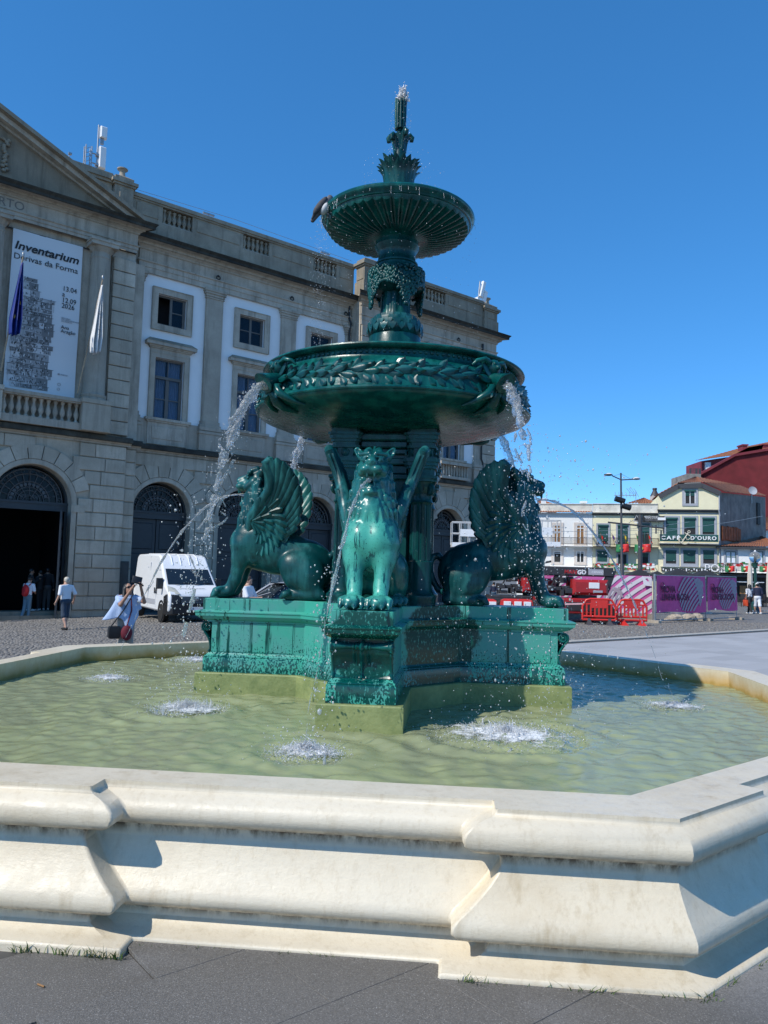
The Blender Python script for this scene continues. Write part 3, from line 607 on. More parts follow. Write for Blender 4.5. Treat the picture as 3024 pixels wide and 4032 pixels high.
for i in range(900):                                                  # scalloped bunches of fruit round the bulb
    a = rr.uniform(0, 2 * math.pi); fest = 4.94 - .20 * abs(math.sin(a * 2 + .6)) ** 3; z = rr.uniform(fest, 5.13); r_ = .302 if z > 4.93 else .30 - (4.93 - z) * .10
    mb.ball((r_ * math.cos(a), r_ * math.sin(a), z), (.017, .017, .022), 6, 5)
for i in range(4):
    for q in range(70):
        a0 = -.6 / 2 + math.pi / 4 + i * math.pi / 2; f = rr.random(); a = a0 + rr.gauss(0, .16) * (1 - f * .8); mb.ball((.29 * math.cos(a), .29 * math.sin(a), 4.94 - .24 * f), (.022, .022, .028), 6, 5)
o = mb.build('fruit_swags', M['iron'], neck, 60); tag(o, kind='stuff')
mb = MB()
for row in range(4):                                                  # overlapping scale leaves on the bulb
    for i in range(20):
        a = (i + .5 * (row % 2)) / 20 * 2 * math.pi; z0 = 4.435 + row * .04; rad = (.300, .298, .275, .235)[row]
        mb.grid(lambda u, v: (rad + .006 * math.sin(math.pi * v) + .002, (u - .5) * .085 * (1 - v ** 2.2) * rad / .3, z0 + .085 * (1 - v) - .02), 3, 4, Matrix.Rotation(a, 4, 'Z'))
o = mb.build('scale_leaves', M['iron_feather'], shaft, 60); tag(o, kind='stuff')

# upper bowl with gadrooned underside
def up(nr, nth=192):
    rs = [(.235, 5.47), (.26, 5.485), (.30, 5.492), (.36, 5.505), (.45, 5.525), (.55, 5.55), (.65, 5.578), (.73, 5.603), (.775, 5.622), (.79, 5.638), (.792, 5.648), (.806, 5.652), (.812, 5.668), (.82, 5.678), (.838, 5.695), (.845, 5.712), (.845, 5.73), (.832, 5.745), (.81, 5.748), (.78, 5.735), (.70, 5.68), (.3, 5.65), (.05, 5.65)]
    L = []
    for r, z in rs:
        g_ = .026 * max(0, min(1, (r - .30) / .15)) if z < 5.625 else 0
        L.append([(r * math.cos(a), r * math.sin(a), z - g_ * abs(math.sin(a * 24)) ** .7) for a in np.linspace(0, 2 * math.pi, nth, endpoint=False)])
    return L
mb = MB(); mb.loft(up(0)); mb.build('upper_bowl', M['iron_bowl'], fountain, 40, loc=(UX, 0, 0))
# finial: leaf basket, curled shoots, bundle of reeds
mb = MB(); mb.lathe([(.13, 5.64), (.130, 5.75), (.125, 5.90), (.135, 6.1), (.165, 6.25), (.14, 6.28), (.06, 6.3), (.078, 6.4), (.068, 6.5), (.07, 6.62), (.088, 6.70), (.05, 6.72), (.028, 6.74), (.03, 6.79)], 32)
for i in range(9):
    a = 2 * math.pi * i / 9; mb.tube([(.046 * math.cos(a), .046 * math.sin(a), 6.78), (.05 * math.cos(a), .05 * math.sin(a), 6.95), (.052 * math.cos(a), .052 * math.sin(a), 7.10 + .015 * (i % 3))], [.016, .018, .015], 8)
for i in range(5):
    a = 2 * math.pi * i / 5 + .3; c, s_ = math.cos(a), math.sin(a); zo = -.05 * (i % 2)
    mb.tube([(r * c, r * s_, z + zo) for r, z in ((.05, 6.52), (.06, 6.62), (.085, 6.70), (.12, 6.725), (.14, 6.70), (.135, 6.67), (.115, 6.668))], [.026, .028, .030, .030, .028, .026, .020], 8)
finial = mb.build('finial', M['iron'], fountain, 50, loc=(UX, 0, 0))
lf = MB(); 
def blade(u, v): x = u - .5; return (.160 - .014 * math.sin(v * 3) + .060 * v ** 2.2 + .30 * max(0, v - .80) ** 1.3 - .05 * abs(x) * (1 - v * .4), x * (.082 + .02 * v) * (1 if v < .84 else .75 if v < .93 else .45 if v < .99 else .12), .62 * v - .25 * max(0, v - .86))
lf.grid(blade, 4, 10); lf.grid(lambda u, v: (blade(1 - u, v)[0] - .012, *blade(1 - u, v)[1:]), 4, 10); lme = lf.mesh('leaf', M['iron'], 60)
for i in range(34):
    a = 2 * math.pi * i / 17 + (i // 17) * .185; o = addobj('leaf', lme, finial, (0, 0, 5.78), (0, 0, a + rr.uniform(-.05, .05)), (1 - .07 * (i // 17), 1, .98 + .08 * (i // 17) + rr.uniform(-.05, .06)))

# ------------------------------------------------------------------ winged lions (x forward, z up from the pedestal slab)
def lion_body():
    b = Sdf()
    b.ell((.80, 0, .33), (.24, .185, .26), .1, (0, R(-35), 0)); b.cap((.88, 0, .45), (1.30, 0, .58), .20, .225, .12); b.ell((1.20, 0, .46), (.25, .17, .19), .1)
    b.ell((1.45, 0, .58), (.23, .205, .25), .1); b.ell((1.555, .085, .60), (.135, .105, .165), .045); b.ell((1.555, -.085, .60), (.135, .105, .165), .045); b.cap((1.36, 0, .72), (1.38, 0, 1.12), .215, .16, .1); b.ell((1.50, 0, .86), (.13, .14, .13), .08)
    b.ell((1.40, 0, 1.02), (.15, .175, .19), .08)
    b.ell((1.40, 0, 1.285), (.135, .122, .122), .05); b.cap((1.48, 0, 1.335), (1.62, 0, 1.287), .042, .040, .03); b.ell((1.64, 0, 1.276), (.030, .046, .028), .02); b.cap((1.50, 0, 1.24), (1.58, 0, 1.225), .086, .070, .03)
    b.cap((1.42, 0, 1.105), (1.555, 0, 1.035), .072, .046, .03); b.ell((1.58, 0, 1.020), (.045, .058, .038), .025)
    b.ell((1.595, 0, 1.112), (.11, .068, .050), .012, (0, R(15), 0), '-'); b.ell((1.48, 0, 1.132), (.06, .05, .028), .014, None, '-')
    b.cap((1.47, 0, 1.085), (1.585, 0, 1.062), .030, .024, .01); b.cap((1.672, 0, 1.25), (1.662, 0, 1.185), .007, .006, .008, '-')
    def side(b, q):
        b.ell((1.607, q * .050, 1.214), (.056, .052, .040), .016); b.cap((1.45, q * .095, 1.255), (1.52, q * .088, 1.20), .048, .042, .03)
        b.cap((1.43, q * .045, 1.400), (1.485, q * .058, 1.385), .038, .030, .02); b.cap((1.528, q * .030, 1.366), (1.490, q * .112, 1.362), .021, .020, .012)
        b.ell((1.552, q * .070, 1.316), (.034, .040, .026), .007, (0, 0, q * R(25)), '-'); b.sph((1.520, q * .070, 1.316), .026, .002); b.cap((1.546, q * .040, 1.334), (1.518, q * .102, 1.334), .010, .008, .004); b.cap((1.546, q * .044, 1.296), (1.520, q * .100, 1.300), .008, .007, .004); b.sph((1.550, q * .074, 1.316), .009, .003, '-')
        b.sph((1.668, q * .022, 1.270), .011, .006, '-')
        b.cap((1.36, q * .11, 1.355), (1.325, q * .165, 1.425), .046, .030, .03); b.ell((1.368, q * .156, 1.408), (.030, .024, .038), .010, (q * R(-25), R(-15), 0), '-')
        b.cap((1.630, q * .034, 1.185), (1.634, q * .031, 1.130), .013, .005, .006); b.cap((1.590, q * .034, 1.045), (1.596, q * .031, 1.100), .013, .005, .006)
        for i in range(5): b.cap((1.37 + .030 * i, q * (.140 - .004 * i), 1.27 - .035 * i), (1.405 + .030 * i, q * (.158 - .010 * i), 1.06 - .03 * i), .030, .011, .010)
        # fore leg
        b.ell((1.46, q * .15, .62), (.16, .105, .17), .07, (0, R(20), 0)); b.cap((1.53, q * .14, .56), (1.545, q * .13, .44), .115, .10, .05); b.cap((1.55, q * .13, .44), (1.61, q * .115, .20), .092, .064, .05); b.cap((1.61, q * .115, .2), (1.66, q * .112, .10), .064, .066, .03)
        b.ell((1.74, q * .115, .065), (.12, .09, .065), .03)
        for i, dy in enumerate((-.075, -.026, .026, .075)):
            fx = 1.845 - .03 * abs(i - 1.5); b.cap((1.74, q * .115 + dy * .8, .095), (fx - .02, q * .115 + dy * 1.15, .078), .030, .034, .012); b.cap((fx - .02, q * .115 + dy * 1.15, .075), (fx + .012, q * .115 + dy * 1.2, .036), .032, .024, .008); b.cap((fx + .02, q * .115 + dy * 1.2, .03), (fx + .045, q * .115 + dy * 1.2, .008), .014, .004, .006)
        b.cap((1.44, q * .15, .47), (1.40, q * .16, .40), .062, .034, .03); b.cap((1.46, q * .165, .50), (1.43, q * .18, .41), .03, .02, .012); b.cap((1.49, q * .17, .50), (1.465, q * .18, .43), .026, .016, .012)
        # hind leg folded under
        b.ell((.86, q * .185, .285), (.255, .115, .205), .06, (0, R(-28), 0)); b.ell((.98, q * .20, .37), (.115, .085, .115), .06); b.cap((.95, q * .205, .22), (.70, q * .20, .10), .085, .06, .05)
        b.cap((.66, q * .205, .062), (1.0, q * .215, .055), .055, .058, .03)
        for i, dy in enumerate((-.06, -.02, .02, .06)):
            fx = 1.085 - .018 * abs(i - 1.5); b.cap((.99, q * .215 + dy, .075), (fx - .03, q * .215 + dy * 1.15, .07), .028, .030, .012); b.cap((fx - .03, q * .215 + dy * 1.15, .066), (fx, q * .215 + dy * 1.2, .032), .028, .02, .008)
        # flank muscle lines, shoulder root of the wing
        b.cap((1.30, q * .17, .78), (1.38, q * .18, .68), .085, .07, .05)
        r_ = random.Random(11)
        for row, h in enumerate((1.18, 1.09, 1.00, .92, .85)):        # rows of mane locks
            Rm = .150 + (1.2 - h) * .20; cxm = 1.375 + (1.2 - h) * .06
            for i in range(8):
                h2 = h + r_.uniform(-.03, .03); a = .12 + i * .27 + .13 * (row % 2) + r_.uniform(-.06, .06); b.cap((cxm + Rm * math.cos(a) * .98, q * Rm * math.sin(a), h2), (cxm + (Rm + .024) * math.cos(a + .12), q * (Rm + .024) * math.sin(a + .12), h2 - .15 - .04 * r_.random()), r_.uniform(.024, .034), .006, .008)
    b.both(side)
    r_ = random.Random(5)
    for i in range(11):                                               # breast tuft
        y = (i - 5) * .030; b.cap((1.52 - abs(y) * .4, y, .93 - abs(y) * .3), (1.615 - abs(y) * .5, y * .95, .78 + abs(y) * .25), .032, .012, .012)
    tail = [(.66, 0, .25), (.62, .02, .38), (.60, .04, .47), (.555, .05, .515), (.505, .05, .50), (.475, .04, .43), (.475, .03, .34), (.51, .02, .24), (.56, .01, .16), (.63, 0, .12)]
    for a, c in zip(tail, tail[1:]): b.cap(a, c, .033, .033, .012)
    b.cap((1.41, 0, 1.41), (1.36, 0, 1.45), .016, .012, .01)
    return b
LB_ = lion_body().mesh('lion_body', .0082, M['iron_lion'])
def flat_wing_y(x, z): return .185 + .02 * max(0, min(1, (z - .45) / .3)) + .235 * max(0, (z - .70) / .75) ** 1.35
def bez(a, b, c, t): return tuple((1 - t) ** 2 * p + 2 * t * (1 - t) * q + t * t * r for p, q, r in zip(a, b, c))
def feather(S, Cc, E, w_, lift, nv=16, nu=4, tip=.9):
    """one raised quill following a curve in the side view; +1 side"""
    mb = MB(); mid = [bez(S, Cc, E, i / nv) for i in range(nv + 1)]
    def P(u, v, under=False):
        i = int(round(v * nv)); a = mid[max(i - 1, 0)]; b = mid[min(i + 1, nv)]; t = (b[0] - a[0], b[1] - a[1]); l = math.hypot(*t); n_ = (-t[1] / l, t[0] / l)
        ww = w_ * (.66 + .34 * v) * (1 if v < .90 else math.sqrt(max(.02, 1 - ((v - .90) / .104) ** 2))) * (1 if v > .12 else .25 + .75 * math.sin(v / .12 * 1.57)); x = (u - .5) * ww
        X, Z = mid[i][0] + n_[0] * x, mid[i][1] + n_[1] * x; y = flat_wing_y(X, Z) + lift + .016 * (1 - (2 * u - 1) ** 2) ** .7 + .006 * (1 if abs(u - .5) < .01 else 0) - (.016 if under else 0) + .012 * (u - .5) - .03 * max(0, .12 - v) / .12
        return (X, y, Z)
    mb.grid(lambda u, v: P(1 - u, v), nu, nv); mb.grid(lambda u, v: P(u, v, True), 2, nv)
    rim = [(i / nv, 0) for i in range(nv + 1)] + [(1, .25), (1, .5), (1, .75)] + [(1 - i / nv, 1) for i in range(nv + 1)]
    vs = [P(u, v) for v, u in rim] + [P(u, v, True) for v, u in rim]; k = len(rim); mb.add(vs, [(i, i + 1, k + i + 1, k + i) for i in range(k - 1)])
    return mb
FE = []
tips = [(1.245, 1.43), (1.185, 1.468), (1.115, 1.470), (1.045, 1.435), (.980, 1.375), (.930, 1.295), (.897, 1.20), (.885, 1.10), (.890, .995), (.915, .89), (.955, .80)]
for i, E_ in enumerate(tips):
    f = i / (len(tips) - 1); S_ = (1.36 - .10 * f, .86 - .20 * f); C_ = (1.145 - .15 * f, 1.17 - .36 * f) if i < 6 else (1.09 - .06 * f, .92 - .25 * f)
    FE.append((S_, C_, E_, .105 if i < 7 else .098, .004 + .0030 * (10 - i)))
for i, E_ in enumerate([(1.16, 1.17), (1.11, 1.06), (1.075, .96), (1.05, .865), (1.03, .78), (1.045, .70), (1.08, .63), (1.12, .56), (1.175, .51), (1.235, .475), (1.30, .455), (1.355, .47)]):
    f = i / 11; FE.append(((1.37 - .03 * f, .86 - .10 * f), (1.22 - .02 * f + .06 * f * f, 1.0 - .32 * f), E_, .076, .030 - .0008 * i))
for i, E_ in enumerate([(1.245, .98), (1.20, .90), (1.175, .81), (1.18, .73), (1.205, .66), (1.25, .61), (1.305, .585), (1.36, .59)]):
    f = i / 7; FE.append(((1.39, .84 - .06 * f), (1.29, .90 - .18 * f), E_, .066, .044))
for i, E_ in enumerate([(1.30, .87), (1.265, .80), (1.27, .735), (1.31, .69), (1.365, .68)]): FE.append(((1.41, .82), (1.35, .84 - .03 * i), E_, .06, .056))
FE.append(((1.44, .80), (1.36, .90), (1.315, 1.07), .10, .05))
def mesh_sides(mb, mat):
    r = mb.mesh('feather', mat, 50); l_ = MB(); l_.add([(x, -y, z) for x, y, z in mb.v], [f[::-1] for f in mb.f]); return {1: r, -1: l_.mesh('feather', mat, 50)}
FM = [mesh_sides(feather(*a), M['iron_feather']) for a in FE]
def inner(mb):                                                        # quills modelled on the inner face too
    mb.v = [(x, 2 * flat_wing_y(x, z) - y - .028, z) for x, y, z in mb.v]; mb.f = [f[::-1] for f in mb.f]; return mb
FM += [mesh_sides(inner(feather(a, b_, c, w_, .002)), M['iron_feather']) for a, b_, c, w_, l_ in FE[:11]]
def wing_sheet(q):
    edge = [(1.42, .88), (1.36, .96), (1.29, 1.05), (1.22, 1.15), (1.19, 1.26), (1.205, 1.36), (1.245, 1.425), (1.19, 1.462), (1.115, 1.468), (1.043, 1.434), (.978, 1.374), (.926, 1.292), (.896, 1.20), (.885, 1.10), (.89, .995), (.915, .89), (.96, .79), (1.0, .70), (1.05, .61), (1.12, .54), (1.2, .50), (1.3, .48), (1.39, .52), (1.43, .62), (1.45, .75)]
    c = (1.20, .88); n = len(edge); mb = MB(); rings = (1.0, .8, .55, .3)
    vs = []
    for s_ in (0, -.028):
        for k in rings: vs += [(c[0] + (x - c[0]) * k, q * (flat_wing_y(c[0] + (x - c[0]) * k, c[1] + (z - c[1]) * k) + s_), c[1] + (z - c[1]) * k) for x, z in edge]
        vs.append((c[0], q * (flat_wing_y(*c) + s_), c[1]))
    fs = []; h = n * 4 + 1
    for b_, fl in ((0, False), (h, True)):
        for j in range(3):
            for i in range(n): f = (b_ + j * n + i, b_ + j * n + (i + 1) % n, b_ + (j + 1) * n + (i + 1) % n, b_ + (j + 1) * n + i); fs.append(f[::-1] if fl else f)
        for i in range(n): f = (b_ + 3 * n + i, b_ + 3 * n + (i + 1) % n, b_ + 4 * n); fs.append(f[::-1] if fl else f)
    for i in range(n): fs.append((i, h + i, h + (i + 1) % n, (i + 1) % n))
    if q < 0: fs = [f[::-1] for f in fs]
    mb.add(vs, fs); lead = [(1.45, .70), *edge[:8]]; mb.tube([(x - .004, q * (flat_wing_y(x, z) + .004), z) for x, z in lead], [.04, .062, .062, .060, .057, .055, .053, .050, .040], 12); mb.ball((1.195, q * (flat_wing_y(1.195, 1.45) + .002), 1.452), (.042, .040, .036), 10, 8)
    return mb
WS = {q: wing_sheet(q).mesh('wing', M['iron_feather'], 45) for q in (-1, 1)}
def make_lion(label, rz, shift=0.0):
    d = (math.cos(rz), math.sin(rz)); t = thing('winged_lion_statue', label, 'lion statue', (FX + .03, FY, 1.529), rz, 'winged lions sitting on the arms of the pedestal')
    addobj('body', LB_, t)
    for q in (-1, 1):
        w_ = addobj('wing', WS[q], t)
        for fm in FM: addobj('feather', fm[q], w_)
    return t
l_front = make_lion('front winged lion facing the viewer, pale green with dark runs on its chest', -PHI - math.pi / 2)
l_left = make_lion('winged lion sitting in profile on the left arm, facing left beside the white van', -PHI + math.pi)
l_right = make_lion('dark winged lion in profile on the right arm, facing the pink hoarding', -PHI)
l_back = make_lion('winged lion on the far arm, mostly hidden behind the pillar', -PHI + math.pi / 2)
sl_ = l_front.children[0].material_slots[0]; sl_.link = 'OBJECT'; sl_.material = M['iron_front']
# ------------------------------------------------------------------ university building (local x along the facade, -y towards the square)
def stone(name, a, b_, stain=.5, rough=.85):
    q = Nt(name); g = q.node('ShaderNodeNewGeometry').outputs['Position']; oi = q.node('ShaderNodeObjectInfo').outputs['Random']
    c = q.mix(q.ramp(q.noise(1.1, 7, .65, g), [(.32, 0.0), (.7, 1.0)]), a, b_); c = q.mix(q.math('MULTIPLY', oi, .65), c, tuple(x * .88 for x in a))
    rn = q.ramp(q.noise(2.6, 5, .7, q.map((1, 1, .09), src=g)), [(.50, 0.0), (.72, 1.0)]); c = q.mix(q.math('MULTIPLY', rn, stain), c, tuple(x * .42 for x in a))
    c = q.mix(q.math('MULTIPLY', q.ramp(q.noise(38, 3, .6, g), [(.45, 0.0), (.7, 1.0)]), .35), c, tuple(x * .6 for x in a))
    q.set(base=c, rough=rough); q.bump(q.noise(24, 5, .65, g), .35, .02); return q.m
M['granite'] = stone('weathered_granite', (.37, .32, .255), (.60, .53, .435), .8)
M['granite_low'] = stone('granite_blocks', (.39, .335, .26), (.62, .545, .44), .6)
M['granite_old'] = stone('lichen_granite', (.25, .21, .155), (.44, .38, .29), .7)
M['moss'] = stone('mossy_cornice', (.022, .021, .016), (.12, .11, .085), .9)
M['plaster'] = plain('white_plaster', (.80, .80, .80), .8, var=.03, scale=1.5, bump=.1)
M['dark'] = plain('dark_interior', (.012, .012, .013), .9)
M['jointdark'] = plain('masonry_joint', (.10, .094, .085), .95)
M['wood'] = plain('grey_window_wood', (.115, .105, .095), .55); M['doorpaint'] = plain('dark_door_paint', (.030, .036, .042), .5)
M['ironwork'] = plain('grille_iron', (.085, .09, .095), .5)
q = Nt('window_glass'); q.set(base=(.010, .016, .026), rough=.045); q.b.inputs['Specular IOR Level'].default_value = .8
q2 = q.node('ShaderNodeBsdfTransparent'); q2.inputs[0].default_value = (.78, .84, .92, 1); mx = q.node('ShaderNodeMixShader'); mx.inputs[0].default_value = .74; q.link(q.b.outputs[0], mx.inputs[1]); q.link(q2.outputs[0], mx.inputs[2]); q.link(mx.outputs[0], q.out.inputs['Surface']); M['glass'] = q.m
M['curtain'] = plain('pale_curtain', (.72, .76, .82), .8, var=.1, scale=3)
uni_rz = math.atan2(.62831509, .77795896)
uni = thing('university_building', 'long grey granite building with white plaster bays, arched doors and a pediment', 'building', (-12.0518, 33.6499, 0), uni_rz)
UM = Matrix.Translation((-12.0518, 33.6499, 0)) @ Matrix.Rotation(uni_rz, 4, 'Z')
def up_(name, mb, mat, parent=uni, smooth=None, bevel=None): return mb.build(name, mat, parent, smooth, bevel)
Z0, ZB = -.75, 7.04
def arch_wall(mb, u0, u1, z0, z1, uc, hw, sp, y, depth=.9, n=20):
    """wall at y with a round-headed opening and its reveal"""
    def q(a, b, c, d): mb.add([a, b, c, d], [(0, 1, 2, 3)])
    q((u0, y, z0), (uc - hw, y, z0), (uc - hw, y, sp), (u0, y, sp)); q((uc + hw, y, z0), (u1, y, z0), (u1, y, sp), (uc + hw, y, sp))
    P = [(uc - hw * math.cos(math.pi * i / n), sp + hw * math.sin(math.pi * i / n)) for i in range(n + 1)]
    for i in range(n):
        a, b = P[i], P[i + 1]; q((a[0], y, a[1]), (b[0], y, b[1]), (b[0], y, z1), (a[0], y, z1)); q((a[0], y, a[1]), (a[0], y + depth, a[1]), (b[0], y + depth, b[1]), (b[0], y, b[1]))
    q((u0, y, sp), (uc - hw, y, sp), (uc - hw, y, z1), (u0, y, z1)); q((uc + hw, y, sp), (u1, y, sp), (u1, y, z1), (uc + hw, y, z1))
    q((uc - hw, y, z0), (uc - hw, y, sp), (uc - hw, y + depth, sp), (uc - hw, y + depth, z0)); q((uc + hw, y, z0), (uc + hw, y + depth, z0), (uc + hw, y + depth, sp), (uc + hw, y, sp))
walls = MB()
blk = MB().cham(-.5, .5, -.5, .5, -.5, .5, .02).mesh('stone_block', M['granite_low']); nblk = [0]; restb = MB(); rb = random.Random(2)
def unit_block(w_, h_, d_=.10, b=.022): return MB().cham(-w_ / 2, w_ / 2, -d_, 0, -h_ / 2, h_ / 2, b).mesh('stone_block', M['granite_low'])
_bc = {}
def block(u0, u1, z0, z1, y):
    w_ = round((u1 - u0) * 20) / 20; h_ = round(z1 - z0, 2)
    if (u1 - u0) < .12: return
    if nblk[0] < 292:
        k = (w_, h_)
        if k not in _bc: _bc[k] = unit_block(w_ - .018, h_ - .03)
        o = addobj('stone_block', _bc[k], uni, ((u0 + u1) / 2, y + rb.uniform(-.006, .006), (z0 + z1) / 2), None, ((u1 - u0) / w_, 1, 1)); nblk[0] += 1
    else: restb.cham(u0 + .009, u1 - .009, y - .10, y, z0 + .015, z1 - .015, .022)
def courses(u0, u1, z0, z1, y, n, arch=None, split=1.7):
    h = (z1 - z0) / n
    for i in range(n):
        a, b = z0 + i * h, z0 + (i + 1) * h; L, Rr = u0, u1; segs = [(L, Rr)]
        if arch:
            uc, hw, sp = arch; ro = 2.35 if b > sp + .5 else hw + .26
            zc = max(0, (a + b) / 2 - sp); e = math.sqrt(max(0, ro * ro - zc * zc)) if zc > 0 else hw + .24
            if zc > 0: e = max(e, .0)
            segs = [(L, uc - e), (uc + e, Rr)] if e > 0 else [(L, Rr)]
        for s0, s1 in segs:
            if s1 - s0 < .15: continue
            if s1 - s0 > split:
                m = s0 + (s1 - s0) * (.36 if i % 2 else .62) + rb.uniform(-.08, .08); block(s0, m, a, b, y); block(m, s1, a, b, y)
            else: block(s0, s1, a, b, y)
def voussoirs(uc, hw, sp, y, ztop, n=11, nm='voussoir'):
    for i in range(1, n - 1):
        a0, a1 = math.pi * i / n, math.pi * (i + 1) / n; ri = hw + .22; g = .012
        def pt(a, r):
            x, z = r * math.cos(a), r * math.sin(a)
            if z > ztop - sp: r = (ztop - sp) / math.sin(a)
            return (uc + r * math.cos(a), sp + r * math.sin(a))
        ro = 2.36; k = 3; inn = [pt(a0 + g / ri + (a1 - a0 - 2 * g / ri) * q / k, ri) for q in range(k + 1)]; out = [pt(a0 + g / ro + (a1 - a0 - 2 * g / ro) * q / k, ro if i not in () else ro) for q in range(k + 1)]
        poly = inn + out[::-1]; mb = MB(); N_ = len(poly); c = (sum(p[0] for p in poly) / N_, sum(p[1] for p in poly) / N_)
        f0 = [(p[0] + (c[0] - p[0]) * .035, y - .10, p[1] + (c[1] - p[1]) * .035) for p in poly]; f1 = [(p[0], y - .075, p[1]) for p in poly]; f2 = [(p[0], y, p[1]) for p in poly]
        mb.loft([f2, f1, f0]); mb.add(f0, [tuple(range(N_))]); up_(nm, mb, M['granite_low'])
    mb = MB(); prof = [(hw + .21, -.075), (hw + .20, -.085), (hw + .03, -.085), (hw, -.06), (hw, .02)]     # smooth archivolt
    mb.loft([[(uc - r * math.cos(math.pi * i / 24), y + d, sp + r * math.sin(math.pi * i / 24)) for r, d in prof] for i in range(25)], closed=False)
    for s_ in (-1, 1): mb.box(*sorted((uc + s_ * hw, uc + s_ * (hw + .21))), y - .085, y + .02, Z0, sp - .32); mb.box(*sorted((uc + s_ * (hw - .02), uc + s_ * (hw + .55))), y - .13, y, sp - .32, sp)
    up_('archivolt', mb, M['granite_low'], smooth=30)
def fanlight(uc, hw, sp, y, par):
    """iron fanlight over a heavy transom"""
    mb = MB(); yy = y
    def arc(r, t=.022, n=28): mb.tube([(uc - r * math.cos(math.pi * i / n), yy, sp + .06 + r * math.sin(math.pi * i / n)) for i in range(n + 1)], t, 5)
    for f in (.16, .30, .40, .56, .78, .92): arc(hw * f, .024 if f > .5 else .018)
    for i in range(1, 12):
        a = math.pi * i / 12; r0 = .16 if i % 2 == 0 else .40; mb.tube([(uc - hw * r * math.cos(a), yy, sp + .06 + hw * r * math.sin(a)) for r in (r0, .78 if i % 2 else .92)], .017, 5)
    for i in range(13):
        a = math.pi * (i + .5) / 13
        if i < 12: mb.ball((uc - hw * .48 * math.cos(a), yy, sp + .06 + hw * .48 * math.sin(a)), (.07, .012, .07), 6, 4)
        c0 = (uc - hw * .85 * math.cos(a), sp + .06 + hw * .85 * math.sin(a)); mb.tube([(c0[0] + .07 * math.cos(t), yy, c0[1] + .07 * math.sin(t)) for t in np.linspace(0, 5, 9)], .011, 4)
    for s_ in (-1, 1):
        for rr_ in (.09, .13): mb.tube([(uc + s_ * hw * .14 + rr_ * math.cos(t), yy, sp + .17 + rr_ * math.sin(t)) for t in np.linspace(0, 6.28, 13)], .012, 4)
    up_('fanlight_grille', mb, M['ironwork'], par, 50)
    mb = MB(); N_ = 24; mb.add([(uc - hw * math.cos(math.pi * i / N_), yy + .06, sp + hw * math.sin(math.pi * i / N_)) for i in range(N_ + 1)], [tuple(range(N_, -1, -1))]); up_('fanlight_pane', mb, M['glass'], par)
def doorway(uc, hw, sp, y, step=False, leaf=False):
    mb = MB(); mb.box(uc - hw, uc + hw, y + .40, y + .62, sp - .30, sp - .04); mb.box(uc - hw, uc + hw, y + .36, y + .66, sp - .04, sp + .06)
    for s_ in (-1, 1): mb.box(*sorted((uc + s_ * hw, uc + s_ * (hw - .11))), y + .44, y + .60, Z0, sp - .3)
    arcp = [(uc - r * math.cos(math.pi * i / 24), yy_, sp + r * math.sin(math.pi * i / 24)) for i in range(25) for r, yy_ in ((0, 0),)]
    mb.loft([[(uc - r * math.cos(math.pi * i / 24), y + d, sp + .06 + r * math.sin(math.pi * i / 24)) for r, d in ((hw, .44), (hw - .10, .44), (hw - .10, .6), (hw, .6))] for i in range(25)])
    d = up_('door_frame', mb, M['doorpaint'], smooth=30); fanlight(uc, hw - .1, sp, y + .52, d)
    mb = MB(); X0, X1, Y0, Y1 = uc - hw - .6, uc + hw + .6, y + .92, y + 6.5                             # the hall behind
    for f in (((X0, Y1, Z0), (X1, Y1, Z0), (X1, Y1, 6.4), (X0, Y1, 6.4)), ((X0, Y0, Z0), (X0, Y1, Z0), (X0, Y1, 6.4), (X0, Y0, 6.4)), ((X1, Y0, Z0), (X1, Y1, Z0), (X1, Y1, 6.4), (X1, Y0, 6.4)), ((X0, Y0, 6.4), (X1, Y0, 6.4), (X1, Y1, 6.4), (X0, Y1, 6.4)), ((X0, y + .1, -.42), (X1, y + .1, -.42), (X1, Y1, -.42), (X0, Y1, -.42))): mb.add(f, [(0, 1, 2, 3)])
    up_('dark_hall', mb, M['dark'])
    if leaf:
        for s_ in (1,):
            mb = MB(); T = Matrix.Translation((uc + s_ * (hw - .12), y + .62, 0)) @ Matrix.Rotation(R(72) * s_, 4, 'Z')
            mb.box(-1.3, 0, 0, .07, -.4, sp - .32, T); 
            for zz in np.arange(.4, 3.6, .42): mb.box(-1.15, -.15, -.02, 0, zz, zz + .30, T)
            up_('door_leaf', mb, M['doorpaint'], d)
    else:
        for s_ in (-1, 1):
            mb = MB(); a, b = sorted((uc + s_ * (hw - .11), uc + s_ * .02)); mb.box(a, b, y + .56, y + .62, Z0, sp - .32)
            for zz, z2 in ((-.2, 1.0), (1.2, 2.4), (2.6, sp - .5)): mb.cham(a + .14, b - .14, y + .52, y + .56, zz, z2, .03)
            up_('door_leaf', mb, M['doorpaint'], d)
    if step:
        mb = MB(); mb.box(uc - hw - .1, uc + hw + .1, y - .30, y + .9, -.8, -.30); mb.box(uc - hw, uc + hw, y - .02, y + .9, -.8, -.15); up_('door_step', mb, M['granite_old'])
DOORS = [(-3.05, 1.55, 4.32, 0.0), (-7.3, 1.55, 4.32, 0.0), (2.88, 1.42, 4.32, .9), (7.18, 1.42, 4.32, .9), (11.48, 1.42, 4.32, .9), (17.25, 1.30, 4.40, .0), (20.45, 1.30, 4.40, .0)]
for (uc, hw, sp, y), (a, b) in zip(DOORS, ((-5.18, .72), (-9.4, -5.18), (1.35, 5.03), (5.03, 9.33), (9.33, 13.45), (13.45, 18.85), (18.85, 24.35))):
    arch_wall(walls, a, b, Z0, ZB, uc, hw, sp, y); doorway(uc, hw, sp, y, y == 0 and uc < 0, uc == -3.05); voussoirs(uc, hw, sp, y, ZB - .06)
